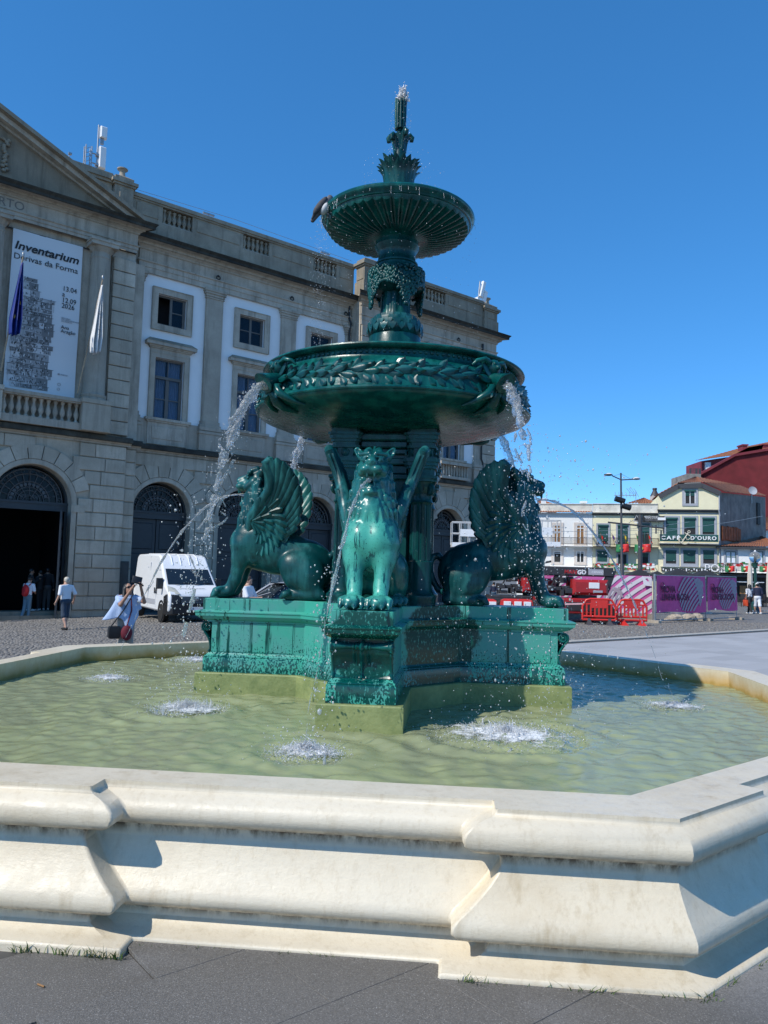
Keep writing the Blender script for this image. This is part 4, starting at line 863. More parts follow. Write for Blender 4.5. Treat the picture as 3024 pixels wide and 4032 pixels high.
# masonry courses
NCo, zc0, zc1 = 12, -.12, ZB - .03
courses(-1.28, .72, zc0, zc1, 0, NCo, (-3.05, 1.55, 4.32)); courses(-4.85, -3.06, 4.9, zc1, 0, 4, (-3.05, 1.55, 4.32)); courses(-5.6, -4.85, zc0, zc1, 0, NCo)
courses(.74, 1.33, zc0, zc1, .42, NCo)
walls.box(.70, 1.36, .42, 1.0, Z0, ZB); walls.box(.70, .72, 0, .5, Z0, ZB)
for a, b, uc in ((1.35, 2.9, 2.88), (2.86, 5.03, 2.88), (5.03, 7.18, 7.18), (7.18, 9.33, 7.18), (9.33, 11.48, 11.48), (11.48, 13.45, 11.48)): courses(a, b, zc0, zc1, .9, NCo, (uc, 1.42, 4.32), 2.5)
for a, b, uc in ((13.47, 17.25, 17.25), (17.25, 18.85, 17.25), (18.85, 20.45, 20.45), (20.45, 24.33, 20.45)): courses(a, b, zc0, zc1, 0, NCo, (uc, 1.30, 4.40), 1.9)
walls.box(24.3, 24.36, 0, 12, Z0, 17.3); walls.box(13.44, 13.47, .0, 1.0, Z0, 17.0)
# string course with its mossy weathered top
def band(u0, u1, y, z, pr=.34):
    mb = MB(); mb.loft([[(u0, y - d, zz) for d, zz in PB], [(u1, y - d, zz) for d, zz in PB]], closed=False); mb.add([(u0, y - d, zz) for d, zz in PB] + [(u0, y, z)], [tuple(range(len(PB) + 1))]); mb.add([(u1, y - d, zz) for d, zz in PB] + [(u1, y, z)], [tuple(range(len(PB), -1, -1))]); return mb
PB = [(0, 7.04), (.10, 7.04), (.10, 7.10), (.16, 7.13), (.20, 7.16)]
for a, b, y in ((-9.4, .9, 0), (.9, 1.5, .42), (1.5, 13.3, .9), (13.3, 24.5, 0)):
    PB = [(0, 7.03), (.10, 7.03), (.10, 7.09), (.17, 7.13), (.20, 7.17)]; up_('string_course', band(a, b, y, 7.17), M['granite'])
    PB = [(.20, 7.17), (.36, 7.18), (.36, 7.34), (.33, 7.40), (0, 7.45)]; up_('mossy_ledge', band(a, b, y, 7.17), M['moss'])
# ---- upper storeys: plaster, pedestal course, pilasters, windows
def wall_with_holes(mb, u0, u1, z0, z1, y, holes, depth=.28):
    us = sorted({u0, u1, *[h[0] for h in holes], *[h[1] for h in holes]}); zs = sorted({z0, z1, *[h[2] for h in holes], *[h[3] for h in holes]})
    for a, b in zip(us, us[1:]):
        for c, d in zip(zs, zs[1:]):
            if not any(h[0] <= (a + b) / 2 <= h[1] and h[2] <= (c + d) / 2 <= h[3] for h in holes): mb.add([(a, y, c), (b, y, c), (b, y, d), (a, y, d)], [(0, 1, 2, 3)])
    for h in holes: mb.add([(x, yy, z) for yy in (y, y + depth) for x, z in ((h[0], h[2]), (h[1], h[2]), (h[1], h[3]), (h[0], h[3]))], [(0, 1, 5, 4), (1, 2, 6, 5), (2, 3, 7, 6), (3, 0, 4, 7)])
WIN = [(2.94, .9), (7.23, .9), (11.52, .9), (17.4, 0.0), (20.6, 0.0)]
def frame4(mb, u0, u1, z0, z1, wd, y0, y1):
    mb.box(u0 - wd, u0, y0, y1, z0 - wd, z1 + wd); mb.box(u1, u1 + wd, y0, y1, z0 - wd, z1 + wd); mb.box(u0, u1, y0, y1, z1, z1 + wd); mb.box(u0, u1, y0, y1, z0 - wd, z0)
def make_window(uc, y, z0, z1, tall, open_left=False):
    hw = .725; mb = MB(); yf = y + .16
    def bar(a, b, c, d, dd=.0): mb.box(a, b, yf - dd, yf + .07, c, d)
    bar(uc - hw, uc - hw + .08, z0, z1); bar(uc + hw - .08, uc + hw, z0, z1); bar(uc - hw + .08, uc + hw - .08, z1 - .09, z1); bar(uc - hw + .08, uc + hw - .08, z0, z0 + .09)
    panes = []
    if tall:
        zt = z0 + 1.92; bar(uc - hw + .08, uc + hw - .08, zt, zt + .13, .04); bar(uc - .02, uc + .02, zt + .13, z1 - .09); bar(uc - .085, uc + .085, z0 + .09, zt); zm = z0 + .96
        for s_ in (-1, 1):
            a, b = sorted((uc + s_ * .085, uc + s_ * (hw - .08))); bar(a + (.0 if s_ > 0 else .06), b - (.06 if s_ > 0 else 0), zm - .025, zm + .025); bar(*((b - .06, b) if s_ > 0 else (a, a + .06)), z0 + .09, zt)
            panes += [(a, b, z0 + .09, zm - .025), (a, b, zm + .025, zt)]; c0, c1 = sorted((uc + s_ * .02, uc + s_ * (hw - .08))); panes.append((c0, c1, zt + .13, z1 - .09))
    else:
        zm = (z0 + z1) / 2; bar(uc - .06, uc + .06, z0 + .09, z1 - .09)
        for s_ in ((1,) if open_left else (-1, 1)):
            a, b = sorted((uc + s_ * .06, uc + s_ * (hw - .08))); bar(a, b, zm - .025, zm + .025); bar(*((b - .06, b) if s_ > 0 else (a, a + .06)), z0 + .09, z1 - .09); panes += [(a, b, z0 + .09, zm - .025), (a, b, zm + .025, z1 - .09)]
    w_ = up_('window', mb, M['wood'])
    for a, b, c, d in panes: p = MB(); p.box(a, b, yf + .025, yf + .035, c, d); up_('pane', p, M['glass'], w_)
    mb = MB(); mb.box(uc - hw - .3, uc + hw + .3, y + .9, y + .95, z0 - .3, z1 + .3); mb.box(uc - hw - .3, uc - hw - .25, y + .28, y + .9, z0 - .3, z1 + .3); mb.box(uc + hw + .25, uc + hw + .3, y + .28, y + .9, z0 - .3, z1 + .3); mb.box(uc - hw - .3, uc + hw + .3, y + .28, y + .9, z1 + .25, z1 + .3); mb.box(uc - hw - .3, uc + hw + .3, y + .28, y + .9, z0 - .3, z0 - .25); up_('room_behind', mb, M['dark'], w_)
    if tall:
        for s_ in (-1, 1):
            mb = MB(); a, b = (uc - hw, uc - .06) if s_ < 0 else (uc + .04, uc + hw); mb.grid(lambda u, v: (a + (b - a) * u, y + .36 + .03 * math.sin(u * 40 + v), z0 + (z1 - z0) * v), 40, 1); up_('curtain', mb, M['curtain'], w_, 80)
    return w_
for uc, y in WIN:
    plast = MB()
    i = WIN.index((uc, y)); a, b = ((1.33, 5.03), (5.03, 9.33), (9.33, 13.4), (15.0, 19.0), (19.0, 23.1))[i]; yp = y + .04
    wall_with_holes(plast, a, b, 8.5, 15.6, yp, [(uc - .725, uc + .725, 8.70, 11.58), (uc - .725, uc + .725, 13.17, 14.63)])
    up_('plaster', plast, M['plaster']); make_window(uc, y, 8.70, 11.58, True); make_window(uc, y, 13.17, 14.63, False, uc == 2.94)
    mb = MB(); frame4(mb, uc - .725, uc + .725, 13.17, 14.63, .26, y - .06, yp); frame4(mb, uc - .985, uc + .985, 12.91, 14.89, .03, y - .09, yp); up_('window_surround', mb, M['granite'])
    mb = MB(); mb.box(uc - .985, uc - .725, y - .06, yp, 8.70, 12.0); mb.box(uc + .725, uc + .985, y - .06, yp, 8.70, 12.0); mb.box(uc - .725, uc + .725, y - .06, yp, 11.58, 12.0); mb.box(uc - .92, uc + .92, y - .08, y - .06, 11.78, 11.84); mb.box(uc - .985, uc - .955, y - .085, y - .06, 8.70, 11.84); mb.box(uc + .955, uc + .985, y - .085, y - .06, 8.70, 11.84)
    for dz, pr, ex in ((12.0, .12, .06), (12.06, .17, .11), (12.13, .27, .26)): mb.box(uc - .985 - ex, uc + .985 + ex, y - pr, yp, dz, dz + (.07 if dz < 12.1 else .15))
    up_('window_hood', mb, M['granite']); mb = MB(); mb.loft([[(uc - 1.26, y - .29, 12.28), (uc + 1.26, y - .29, 12.28), (uc + 1.26, yp, 12.28), (uc - 1.26, yp, 12.28)], [(uc - 1.02, y - .10, 12.46), (uc + 1.02, y - .10, 12.46), (uc + 1.02, yp, 12.50), (uc - 1.02, yp, 12.50)]], cap=(True, True)); up_('hood_ledge', mb, M['granite_old'])
    mb = MB(); mb.box(uc - 1.12, uc + 1.12, y - .22, yp, 8.58, 8.70); mb.box(uc - 1.05, uc + 1.05, y - .15, yp, 8.50, 8.58); mb.cham(uc - .98, uc + .98, y - .10, yp, 7.46, 8.50, .02); mb.cham(uc - .78, uc + .78, y - .125, y - .1, 7.72, 8.32, .02); up_('window_sill', mb, M['granite'])
    if uc > 20:                                                      # little baluster apron below the far window
        mb = MB(); mb.box(uc - 1.2, uc + 1.2, y - .45, y - .05, 7.46, 7.62); mb.box(uc - 1.25, uc + 1.25, y - .5, y - .05, 8.3, 8.46); 
        for k in range(11): mb.lathe([(.04, 7.62), (.075, 7.8), (.035, 8.08), (.05, 8.3)], 8, Matrix.Translation((uc - 1.1 + k * .22, y - .27, 0)))
        up_('window_balcony', mb, M['granite'], smooth=40)
up_('wall', walls, M['granite_low'])
mb = MB(); mb.box(1.3, 13.5, .86, 1.2, 7.44, 8.62); mb.box(13.45, 24.36, -.04, .3, 7.44, 8.62); mb.box(-9.4, .72, .0, .6, 7.44, 8.7); up_('pedestal_course', mb, M['granite'])
def pilaster(uc, wd, y, zt=15.45):
    mb = MB(); h = wd / 2; mb.box(uc - h, uc + h, y - .12, y + .06, 8.9, 15.0)
    for a, b, pr, ex in ((7.44, 8.25, .22, .13), (8.25, 8.38, .26, .17), (8.42, 8.60, .24, .14), (8.60, 8.72, .20, .10), (8.72, 8.9, .16, .05), (15.0, 15.06, .16, .04), (15.10, 15.22, .17, .05), (15.22, 15.33, .22, .10), (15.33, 15.47, .26, .14)): mb.box(uc - h - ex, uc + h + ex, y - pr, y + .05, a, b)
    mb.box(uc - h - .02, uc + h + .02, y - .13, y + .05, 15.06, 15.10); mb.box(uc - h - .10, uc + h + .10, y - .18, y + .05, 8.38, 8.42); up_('pilaster', mb, M['granite'], bevel=.012)
for uc in (5.08, 9.37): pilaster(uc, .90, .9)
pilaster(1.22, .5, .9); pilaster(13.28, .36, .9); pilaster(15.15, .5, 0); pilaster(19.0, .9, 0); pilaster(22.78, .55, 0)
# rusticated quoins
for u0, u1, y in ((-.30, .72, -.02), (13.47, 14.75, -.02), (23.05, 24.33, -.02)):
    for i in range(13):
        a = 7.5 + i * .61; mb_ = (a, a + .595); block(u0, u1, a, a + .605, y - .02)
for bx_ in ((-9.4, .72, .10, .7, 8.6, 15.9), (13.47, 15.0, .06, .5, 8.6, 15.6), (22.9, 24.33, .06, .5, 8.6, 15.6), (-.32, .72, -.0, .12, 7.44, 15.8), (.70, 1.36, .5, .95, 7.4, 15.6)): up_('upper_wall', MB().box(*bx_), M['granite'])
if restb.v: tag(up_('far_stone_blocks', restb, M['granite_low']), kind='stuff')
mb = MB()                                                             # roof and body
mb.box(.7, 13.6, 1.9, 14, 7.0, 17.3); mb.box(-15.3, .72, 2.0, 14, 7.0, 17.3); mb.box(13.5, 24.3, 1.2, 14, 7.0, 17.2); mb.box(.7, 13.5, .95, 2.0, 15.6, 17.2); mb.box(13.46, 24.3, .06, 1.3, 15.6, 17.2); mb.box(-15.3, -9.4, .0, 3, Z0, 17.0); up_('building_mass', mb, M['granite'])
# entablature: architrave, frieze, cornice with black weathering under the drip
def prof_run(name, u0, u1, y, P, mat, ends=True):
    mb = MB(); A = [(u0 - (d if ends else 0), y - d, z) for d, z in P]; B = [(u1 + (d if ends else 0), y - d, z) for d, z in P]; mb.loft([A, B], closed=False)
    n = len(P); mb.add([*A, (u0, y + .4, P[-1][1]), (u0, y + .4, P[0][1])], [tuple(range(n + 2))]); mb.add([*B, (u1, y + .4, P[-1][1]), (u1, y + .4, P[0][1])], [tuple(range(n + 1, -1, -1))]); return up_(name, mb, mat)
for u0, u1, y, dz in ((1.2, 13.4, .82, 0), (13.47, 24.33, -.08, 0), (-14.5, .70, -.20, .42)):
    if dz:
        prof_run('architrave', u0, u1, y, [(.0, 15.79), (.0, 15.93), (.03, 15.93), (.03, 16.06), (.08, 16.09), (.08, 16.13), (.0, 16.14)], M['granite']); prof_run('frieze', u0, u1, y, [(.0, 16.14), (.0, 16.63)], M['granite']); z1 = 16.63
    else:
      prof_run('architrave', u0, u1, y, [(.0, 15.46 + dz), (.0, 15.72 + dz), (.03, 15.72 + dz), (.03, 15.93 + dz), (.09, 15.97 + dz), (.09, 16.02 + dz), (.0, 16.03 + dz)], M['granite'])
      prof_run('frieze', u0, u1, y, [(.0, 16.03 + dz), (.0, 16.50 + dz * .5)], M['granite'])
      z1 = 16.50 + dz * .5
    s_ = (17.02 - z1) / .52
    prof_run('cornice', u0, u1, y, [(.0, z1), (.06, z1 + .04 * s_), (.06, z1 + .10 * s_), (.16, z1 + .19 * s_), (.24, z1 + .21 * s_), (.24, z1 + .28 * s_), (.30, z1 + .32 * s_), (.56, z1 + .34 * s_)], M['granite'])
    prof_run('cornice_drip', u0, u1, y, [(.55, 16.84), (.58, 16.87), (.58, 16.97), (.66, 17.06), (.68, 17.10), (.0, 17.30)], M['moss'])
for u in (5.17, 9.46, 13.0, 17.0, 20.9):
    mb = MB(); mb.tube([(u + .10 * math.cos(t), .74 if u < 13.4 else -.16, 16.12 + .10 * math.sin(t)) for t in np.linspace(0, 6.28, 13)], .028, 6); mb.ball((u, .76 if u < 13.4 else -.14, 16.22), .05); up_('iron_ring', mb, M['black'], smooth=60)
# parapet: solid panels, baluster openings, coping
balm = MB().lathe([(.095, 0), (.095, .05), (.06, .08), (.055, .12), (.11, .24), (.115, .30), (.06, .46), (.05, .54), (.065, .58), (.09, .62), (.09, .68)], 10).mesh('baluster', M['granite'], 50)
bal_old = balm.copy(); bal_old.materials[0] = M['granite_old']
def parapet(u0, u1, y, openings):
    pm = MB(); pm.box(u0, u1, y, y + .3, 17.2, 17.98); us = [u0] + [x for o in openings for x in o] + [u1]
    for i in range(0, len(us), 2):
        a, b = us[i], us[i + 1]; pm.box(a, b, y, y + .3, 17.98, 18.78)
        if b - a > 1: pm.cham(a + .22, b - .22, y - .035, y, 18.10, 18.66, .02)
    par = up_('parapet', pm, M['granite_old'])
    for a, b in openings:
        n_ = 6; p2 = MB(); p2.box(a, b, y + .05, y + .25, 17.98, 18.05); up_('baluster_plinth', p2, M['granite'], par)
        for k in range(n_): addobj('baluster', bal_old, par, (a + (k + .5) * (b - a) / n_, y + .15, 18.05))
        p3 = MB(); p3.box(a, b, y + .27, y + .3, 17.98, 18.78); up_('backing', p3, M['granite_old'], par)
    c = MB(); c.box(u0, u1, y - .06, y + .36, 18.78, 18.86); c.box(u0, u1, y - .13, y + .43, 18.86, 19.0); c.box(u0, u1, y - .05, y + .35, 19.0, 19.08); up_('coping', c, M['granite_old'], par)
parapet(.7, 13.5, .80, [(2.2, 3.72), (6.48, 8.0), (10.77, 12.3)]); parapet(14.7, 23.05, -.06, [(18.1, 19.8)])
def pier(uc, wd, y, ztop=19.35, urn=True):
    mb = MB(); h = wd / 2; mb.box(uc - h, uc + h, y - .16, y + .7, 17.2, 17.95); mb.box(uc - h + .06, uc + h - .06, y - .10, y + .64, 17.95, ztop - .45); mb.cham(uc - h + .28, uc + h - .28, y - .13, y - .10, 18.05, ztop - .58, .02); mb.cham(-.3, .3, -.03, 0, 18.05, ztop - .58, .02, Matrix.Translation((uc - h + .06, y + .27, 0)) @ Matrix.Rotation(-math.pi / 2, 4, 'Z'))
    mb.box(uc - h - .02, uc + h + .02, y - .18, y + .72, ztop - .45, ztop - .36); mb.box(uc - h - .10, uc + h + .10, y - .26, y + .8, ztop - .36, ztop - .22); mb.box(uc - h + .06, uc + h - .06, y - .10, y + .64, ztop - .22, ztop - .02)
    mb.loft([[(uc + a * (h - .06), y + .27 + b * .37, ztop - .02) for a, b in ((-1, -1), (1, -1), (1, 1), (-1, 1))], [(uc + a * .16, y + .27 + b * .16, ztop + .12) for a, b in ((-1, -1), (1, -1), (1, 1), (-1, 1))]], cap=(False, True))
    p = up_('parapet_pier', mb, M['granite_old'])
    if urn: up_('stump', MB().lathe([(.17, ztop + .1), (.13, ztop + .22), (.12, ztop + .34), (.17, ztop + .42), (.24, ztop + .46), (.24, ztop + .50), (.15, ztop + .54), (.0, ztop + .55)], 16, Matrix.Translation((uc, y + .27, 0))), M['granite_low'], p, 50)
pier(14.1, 1.28, -.06, 19.25, False); pier(23.7, 1.28, -.06, 18.98); pier(.18, .98, .5, 19.42)
# portico: columns, balustrade, pediment and attic
capm = [(.40, 15.05), (.42, 15.08), (.42, 15.13), (.40, 15.16), (.40, 15.32), (.43, 15.36), (.50, 15.46), (.53, 15.54)]
for uc in (-.86, -5.16):
    p = MB(); p.lathe([(.56, 8.80), (.56, 8.90), (.50, 8.93), (.54, 9.0), (.54, 9.06), (.485, 9.10), (.465, 9.16), (.46, 10.5), (.44, 12.5), (.405, 15.05)] + capm, 40, Matrix.Translation((uc, -.10, 0))); c = up_('column', p, M['granite'], smooth=35)
    k = MB(); k.box(uc - .58, uc + .58, -.68, .48, 15.54, 15.76); k.box(uc - .62, uc + .62, -.72, .5, 15.70, 15.79); up_('abacus', k, M['granite'], c); k = MB(); k.cham(uc - .60, uc + .60, -.72, .45, 7.44, 8.62, .02); k.box(uc - .64, uc + .64, -.76, .46, 8.62, 8.80); up_('column_pedestal', k, M['granite_low'], c)
bl = MB(); bl.box(-4.55, -1.46, -.5, -.1, 7.44, 7.74); bl.box(-4.55, -1.46, -.54, -.06, 8.54, 8.60); bl.box(-4.55, -1.46, -.60, -.0, 8.60, 8.74); bu = up_('balustrade', bl, M['granite'])
for k in range(11): addobj('baluster', balm, bu, (-4.42 + k * .283, -.3, 7.74), None, (1, 1, 1.18))
pc = -7.3; hh = 8.02; ry = -.20; sl_p = .452
def rake(d0, d1, y0, y1, name, mat):
    mb = MB()
    for s_ in (-1, 1):
        L = []
        for t in (0.0, hh): z = 17.12 + sl_p * t; x = pc + s_ * (hh - t); L.append([(x, y0, z + d0), (x, y0, z + d1), (x, y1, z + d1), (x, y1, z + d0)])
        mb.loft(L, cap=(True, True))
    return up_(name, mb, mat)
rake(-.34, -.12, -.30, .3, 'raking_bed', M['granite']); rake(-.24, -.02, -.62, .3, 'raking_corona', M['granite']); rake(-.04, .14, -.90, .3, 'raking_cornice', M['granite_old'])
t = MB(); t.add([(pc - hh + .4, -.12, 17.1), (pc + hh - .4, -.12, 17.1), (pc, -.12, 17.12 + sl_p * hh - .3)], [(0, 1, 2)]); up_('tympanum', t, M['granite_old'])
t = MB(); t.add([(pc - hh + 3.2, -.17, 17.45), (pc + hh - 3.2, -.17, 17.45), (pc, -.17, 17.12 + sl_p * hh - 1.25)], [(0, 1, 2)]); t2 = MB()
for q in range(16): t2.ball((-4.92 + rb.uniform(-.10, .10), -.22, 17.65 + q * .085), (.10, .09, .08), 7, 5)
for q in range(6): t2.tube([(-4.92, -.2, 18.9), (-5.1 - .12 * q, -.24, 19.0 + .02 * q)], .05, 5)
up_('carved_garland', t2, M['granite_old'], smooth=60)
at_ = MB(); at_.box(-14.9, -.3, .62, 1.2, 17.2, 19.0); at_.box(-14.9, -.3, .50, 1.3, 19.0, 19.12); at_.box(-14.9, -.3, .42, 1.38, 19.12, 19.34); at_.box(-14.9, -.3, .56, 1.2, 19.34, 19.46)
for a in (-3.4, -1.75): at_.cham(a, a + 1.25, .58, .62, 17.9, 18.78, .02)
up_('attic', at_, M['granite_old'])
dp = MB(); dp.tube([(23.0, -.16, 16.3), (23.0, -.16, 15.9)], .07, 8); dp.tube([(23.02, -.18, 15.4), (23.02, -.18, 9.0), (23.12, -.22, 8.75), (23.14, -.22, 7.5)], .05, 8); dp.tube([(13.22, .74, 16.6), (13.22, .74, 15.9), (13.28, .62, 15.6), (13.24, .70, 15.2), (13.24, .70, 7.5)], .055, 8); up_('downpipe', dp, M['black'], smooth=50)
def flat_text(body, size, mat, M_, parent=None, name='lettering', ext=.004, shear=0.0, bold=0.0, align='LEFT', space=1.0, fit=None):
    cu = bpy.data.curves.new(name, 'FONT'); cu.body = body; cu.size = size; cu.extrude = ext; cu.shear = shear; cu.offset = bold; cu.align_x = align; cu.space_line = .82; cu.space_character = space; cu.resolution_u = 3
    tmp = bpy.data.objects.new(name, cu); me = bpy.data.meshes.new_from_object(tmp); bpy.data.objects.remove(tmp); bpy.data.curves.remove(cu); me.name = name; me.materials.clear(); me.materials.append(mat)
    if fit:
        xs = [v.co.x for v in me.vertices]; k = fit / (max(xs) - min(xs)); x0 = min(xs)
        for v in me.vertices: v.co.x = (v.co.x - x0) * k
    o = addobj(name, me, parent); o.matrix_local = M_; return o
def face(x, y, z, rz=0.0): return Matrix.Translation((x, y, z)) @ Matrix.Rotation(rz, 4, 'Z') @ Matrix.Rotation(math.pi / 2, 4, 'X')
M['ink'] = plain('black_ink', (.012, .012, .014), .6); M['greyink'] = plain('grey_ink', (.25, .25, .26), .6)
M['engraved'] = plain('engraved_letters', (.17, .16, .145), .9)
flat_text('PORTO', .50, M['engraved'], face(-5.75, -.206, 16.21), uni, 'engraved_lettering', .006)
pl_ = MB(); pl_.cham(.80, 1.22, .26, .32, .35, 2.0, .01); pl_.loft([[(.80, .26, .35), (1.22, .26, .35), (1.22, .32, .35), (.80, .32, .35)], [(.99, .26, -.45), (1.03, .26, -.45), (1.03, .32, -.45), (.99, .32, -.45)]], cap=(True, True)); up_('glass_info_plaque', pl_, M['jointdark'])
def off_uni(name, label, cat, u, v, z): return thing(name, label, cat, UM @ Vector((u, v, z)), uni_rz)
# exhibition banner
bn = off_uni('exhibition_banner', 'tall pale banner printed with a black tower drawing, hanging between stone columns', 'banner', -3.02, -.02, 8.80)
bw_, bh_ = 1.40, 6.66; mb = MB(); mb.grid(lambda u, v: ((u * 2 - 1) * bw_ * (1 - .004 * math.sin(v * 9)), -.02 + .012 * math.sin(u * 7 + v * 5), bh_ * v), 16, 24); q = Nt('banner_cloth'); q.set(base=(.62, .64, .66), rough=.7); M['banner'] = q.m; mb.build('cloth', q.m, bn, 80)
mb = MB(); mb.cyl((-1.75, .02, bh_), (1.75, .02, bh_), .03); mb.cyl((-1.5, .02, .02), (1.5, .02, .02), .025); mb.build('rail', M['black'], bn, 60)
flat_text('Inventarium', .475, M['ink'], face(-1.30, -.045, 5.84), bn, 'title', .003, .22, .011, fit=2.56)
flat_text('Derivas da Forma', .345, M['ink'], face(-1.30, -.045, 5.42), bn, 'subtitle', .003, fit=2.54)
flat_text('13.04\na\n12.09\n2026', .30, M['ink'], face(.66, -.045, 4.55), bn, 'dates', .003, fit=.58)
flat_text('REITORIA\nDA UNIVERSIDADE\nDO PORTO', .085, M['greyink'], face(.68, -.045, 3.35), bn, 'small_print', .003); flat_text('Ana\nAragão', .21, M['ink'], face(.68, -.045, 2.92), bn, 'artist_name', .003)
flat_text('PORTO.', .085, M['greyink'], face(.78, -.045, .92), bn, 'sponsor_name', .003)
mb = MB(); mb.tube([(.74 + .06 * math.cos(t), -.045, .52 + .06 * math.sin(t)) for t in np.linspace(0, 6.28, 15)], .008, 4); mb.tube([(.72 + .05 * math.cos(t), -.045, .32 + .05 * math.sin(t)) for t in np.linspace(0, 6.28, 15)], .008, 4); mb.box(.66, .74, -.048, -.044, .92, .99); mb.build('sponsor_marks', M['greyink'], bn)
tones = [plain('print_tone', (c, c, c * 1.02), .7, var=.05) for c in (.05, .17, .30, .42, .56)]
tw = MB(); ra = random.Random(8)
def pq(a, b, c, d, t, lay): tw.cm = t; tw.add([(a, -.036 - lay * .0012, c), (b, -.036 - lay * .0012, c), (b, -.036 - lay * .0012, d), (a, -.036 - lay * .0012, d)], [(0, 1, 2, 3)])
for col, (x0, x1, zt) in enumerate(((-1.05, -.30, 4.55), (-.50, .30, 3.95), (-1.22, -.7, 2.2))):          # a generic stack of boxes, windows and balconies
    z = .15
    while z < zt:
        h = ra.uniform(.14, .34); j = ra.uniform(-.10, .08); a, b = x0 + j, x1 + ra.uniform(-.06, .14); pq(a, b, z, z + h, ra.choice((2, 3, 3, 4)), 0 + col)
        m = a + (b - a) * ra.uniform(.4, .65); pq(m, b, z, z + h, ra.choice((1, 1, 2)), 3 + col); pq(a - .04, b + .05, z + h - .018, z + h, ra.choice((0, 1, 4)), 6 + col)
        for k in range(ra.randint(14, 24)):
            wx_ = a + (b - a) * ra.random() * .9; wz = z + h * ra.uniform(.05, .6); pq(wx_, wx_ + ra.uniform(.012, .045), wz, wz + ra.uniform(.02, .10), ra.choice((0, 0, 4, 3, 1)), 9 + col + k % 3)
        z += h * ra.uniform(.85, 1.0)
for k in range(40): x = ra.uniform(-1.1, .35); z = ra.uniform(.4, 3.6); pq(x, x + .008, z, z + ra.uniform(.08, .3), 0, 14)
me = tw.mesh('tower_drawing', tones); addobj('tower_drawing', me, bn)
# two flags on slanted poles
def flag(name, label, u0, z0, u1, z1, hang, mat, pole_len):
    f = off_uni(name, label, 'flag', u0, -.3, z0); v0 = Vector((0, -.1, 0)); tip = Vector((u1 - u0, -1.0, z1 - z0)); mb = MB(); mb.tube([v0, tip], [.035, .028], 8); mb.build('pole', plain('flag_pole_wood', (.36, .27, .18), .5), f, 60)
    mb = MB(); mb.ball(tip + Vector((0, 0, .08)), (.05, .05, .12), 8, 6); mb.build('pole_tip', M['steel'], f, 60); top_ = tip - Vector((0, 0, .15)) - (tip - v0).normalized() * .05
    def fn(u, v):
        wdt = (.06 + .36 * min(1, v * 1.3)) * (1 - .15 * max(0, v - .85) / .15); s_ = u - .62; return (top_.x + s_ * wdt - .10 * v, top_.y + .12 * math.sin(u * 16 + v * 2.2) * min(1, v + .25) + .05 * math.sin(u * 31), top_.z - hang * v * (1 - .06 * abs(u - .3)) - .05)
    mb = MB(); mb.grid(fn, 40, 30); c = mb.build('cloth', mat, f, 80); so = c.modifiers.new('thick', 'SOLIDIFY'); so.thickness = .006; return f, fn
qf = Nt('blue_flag_cloth'); qf.set(base=(.012, .035, .22), rough=.55); fl1, fn1 = flag('blue_flag', 'limp dark blue flag with yellow stars in front of the banner', -4.62, 9.4, -4.27, 13.9, 3.0, qf.m, 4)
gold = plain('yellow_star_print', (.75, .50, .04), .5)
for u, v in ((.85, .33), (.82, .56), (.45, .74)):
    p = fn1(u, v); mb = MB(); mb.add([(p[0] + (.10 if i % 2 == 0 else .042) * math.sin(i * math.pi / 5), p[1] - .07, p[2] + (.10 if i % 2 == 0 else .042) * math.cos(i * math.pi / 5)) for i in range(10)], [tuple(range(9, -1, -1))]); mb.build('star', gold, fl1)
M['flagwhite'] = plain('white_flag_cloth', (.72, .71, .70), .6, var=.05); fl2, fn2 = flag('white_flag', 'limp white flag with faint lettering in front of the stone column', -1.62, 9.0, -1.12, 13.8, 3.0, M['flagwhite'], 4)
for i, (u, v) in enumerate(((.75, .25), (.72, .42), (.66, .6), (.6, .68))):
    p = fn2(u, v); mb = MB(); mb.tube([(p[0] + .09 * math.cos(t * (1 + .3 * i)) * (1 - .4 * t / 6), p[1] - .075, p[2] + .10 * math.sin(t) * .9 - .02 * t) for t in np.linspace(0, 5.5, 16)], .008, 4); mb.build('printed_letter', M['greyink'], fl2)
# roof antennas
a1 = off_uni('roof_antenna', 'white mobile phone antenna panels on a lattice mast above the pediment', 'antenna', -.92, 1.0, 19.2)
mb = MB(); mb.cyl((0, 0, 0), (0, 0, 2.5), .035); mb.build('mast', M['steel'], a1, 60)
for nm, (x0, x1, z0, z1) in (('antenna_panel', (.06, .36, 1.92, 2.45)), ('antenna_panel', (.06, .36, .5, 1.5))): p = MB(); p.cham(x0, x1, -.16, .06, z0, z1, .04); p.build(nm, M['white'], a1)
mb = MB()
for x in (-.5, -.24): mb.cyl((x, 0, 0), (x, 0, 1.4), .025); mb.cyl((x, .25, 0), (x, .25, 1.4), .025)
for k in range(7): mb.cyl((-.5, 0, k * .2), (-.24, 0, k * .2 + .2), .012); mb.cyl((-.24, 0, k * .2), (-.24, .25, k * .2 + .2), .012); mb.cyl((-.5, .25, k * .2), (-.5, 0, k * .2 + .2), .012)
for z in (.65, 1.1): mb.cyl((-.24, 0, z), (.1, 0, z), .03); mb.box(-.06, .1, -.1, .1, z - .08, z + .02)
mb.box(.1, .25, -.05, .05, 1.65, 1.9); mb.build('lattice', M['steel'], a1, 60)
a2 = off_uni('roof_antenna', 'tilted antenna panels on a short mast at the far end of the grey roof', 'antenna', 22.7, .1, 18.4); mb = MB(); mb.cyl((0, 0, 0), (.22, 0, 2.0), .04); mb.build('mast', M['steel'], a2, 60)
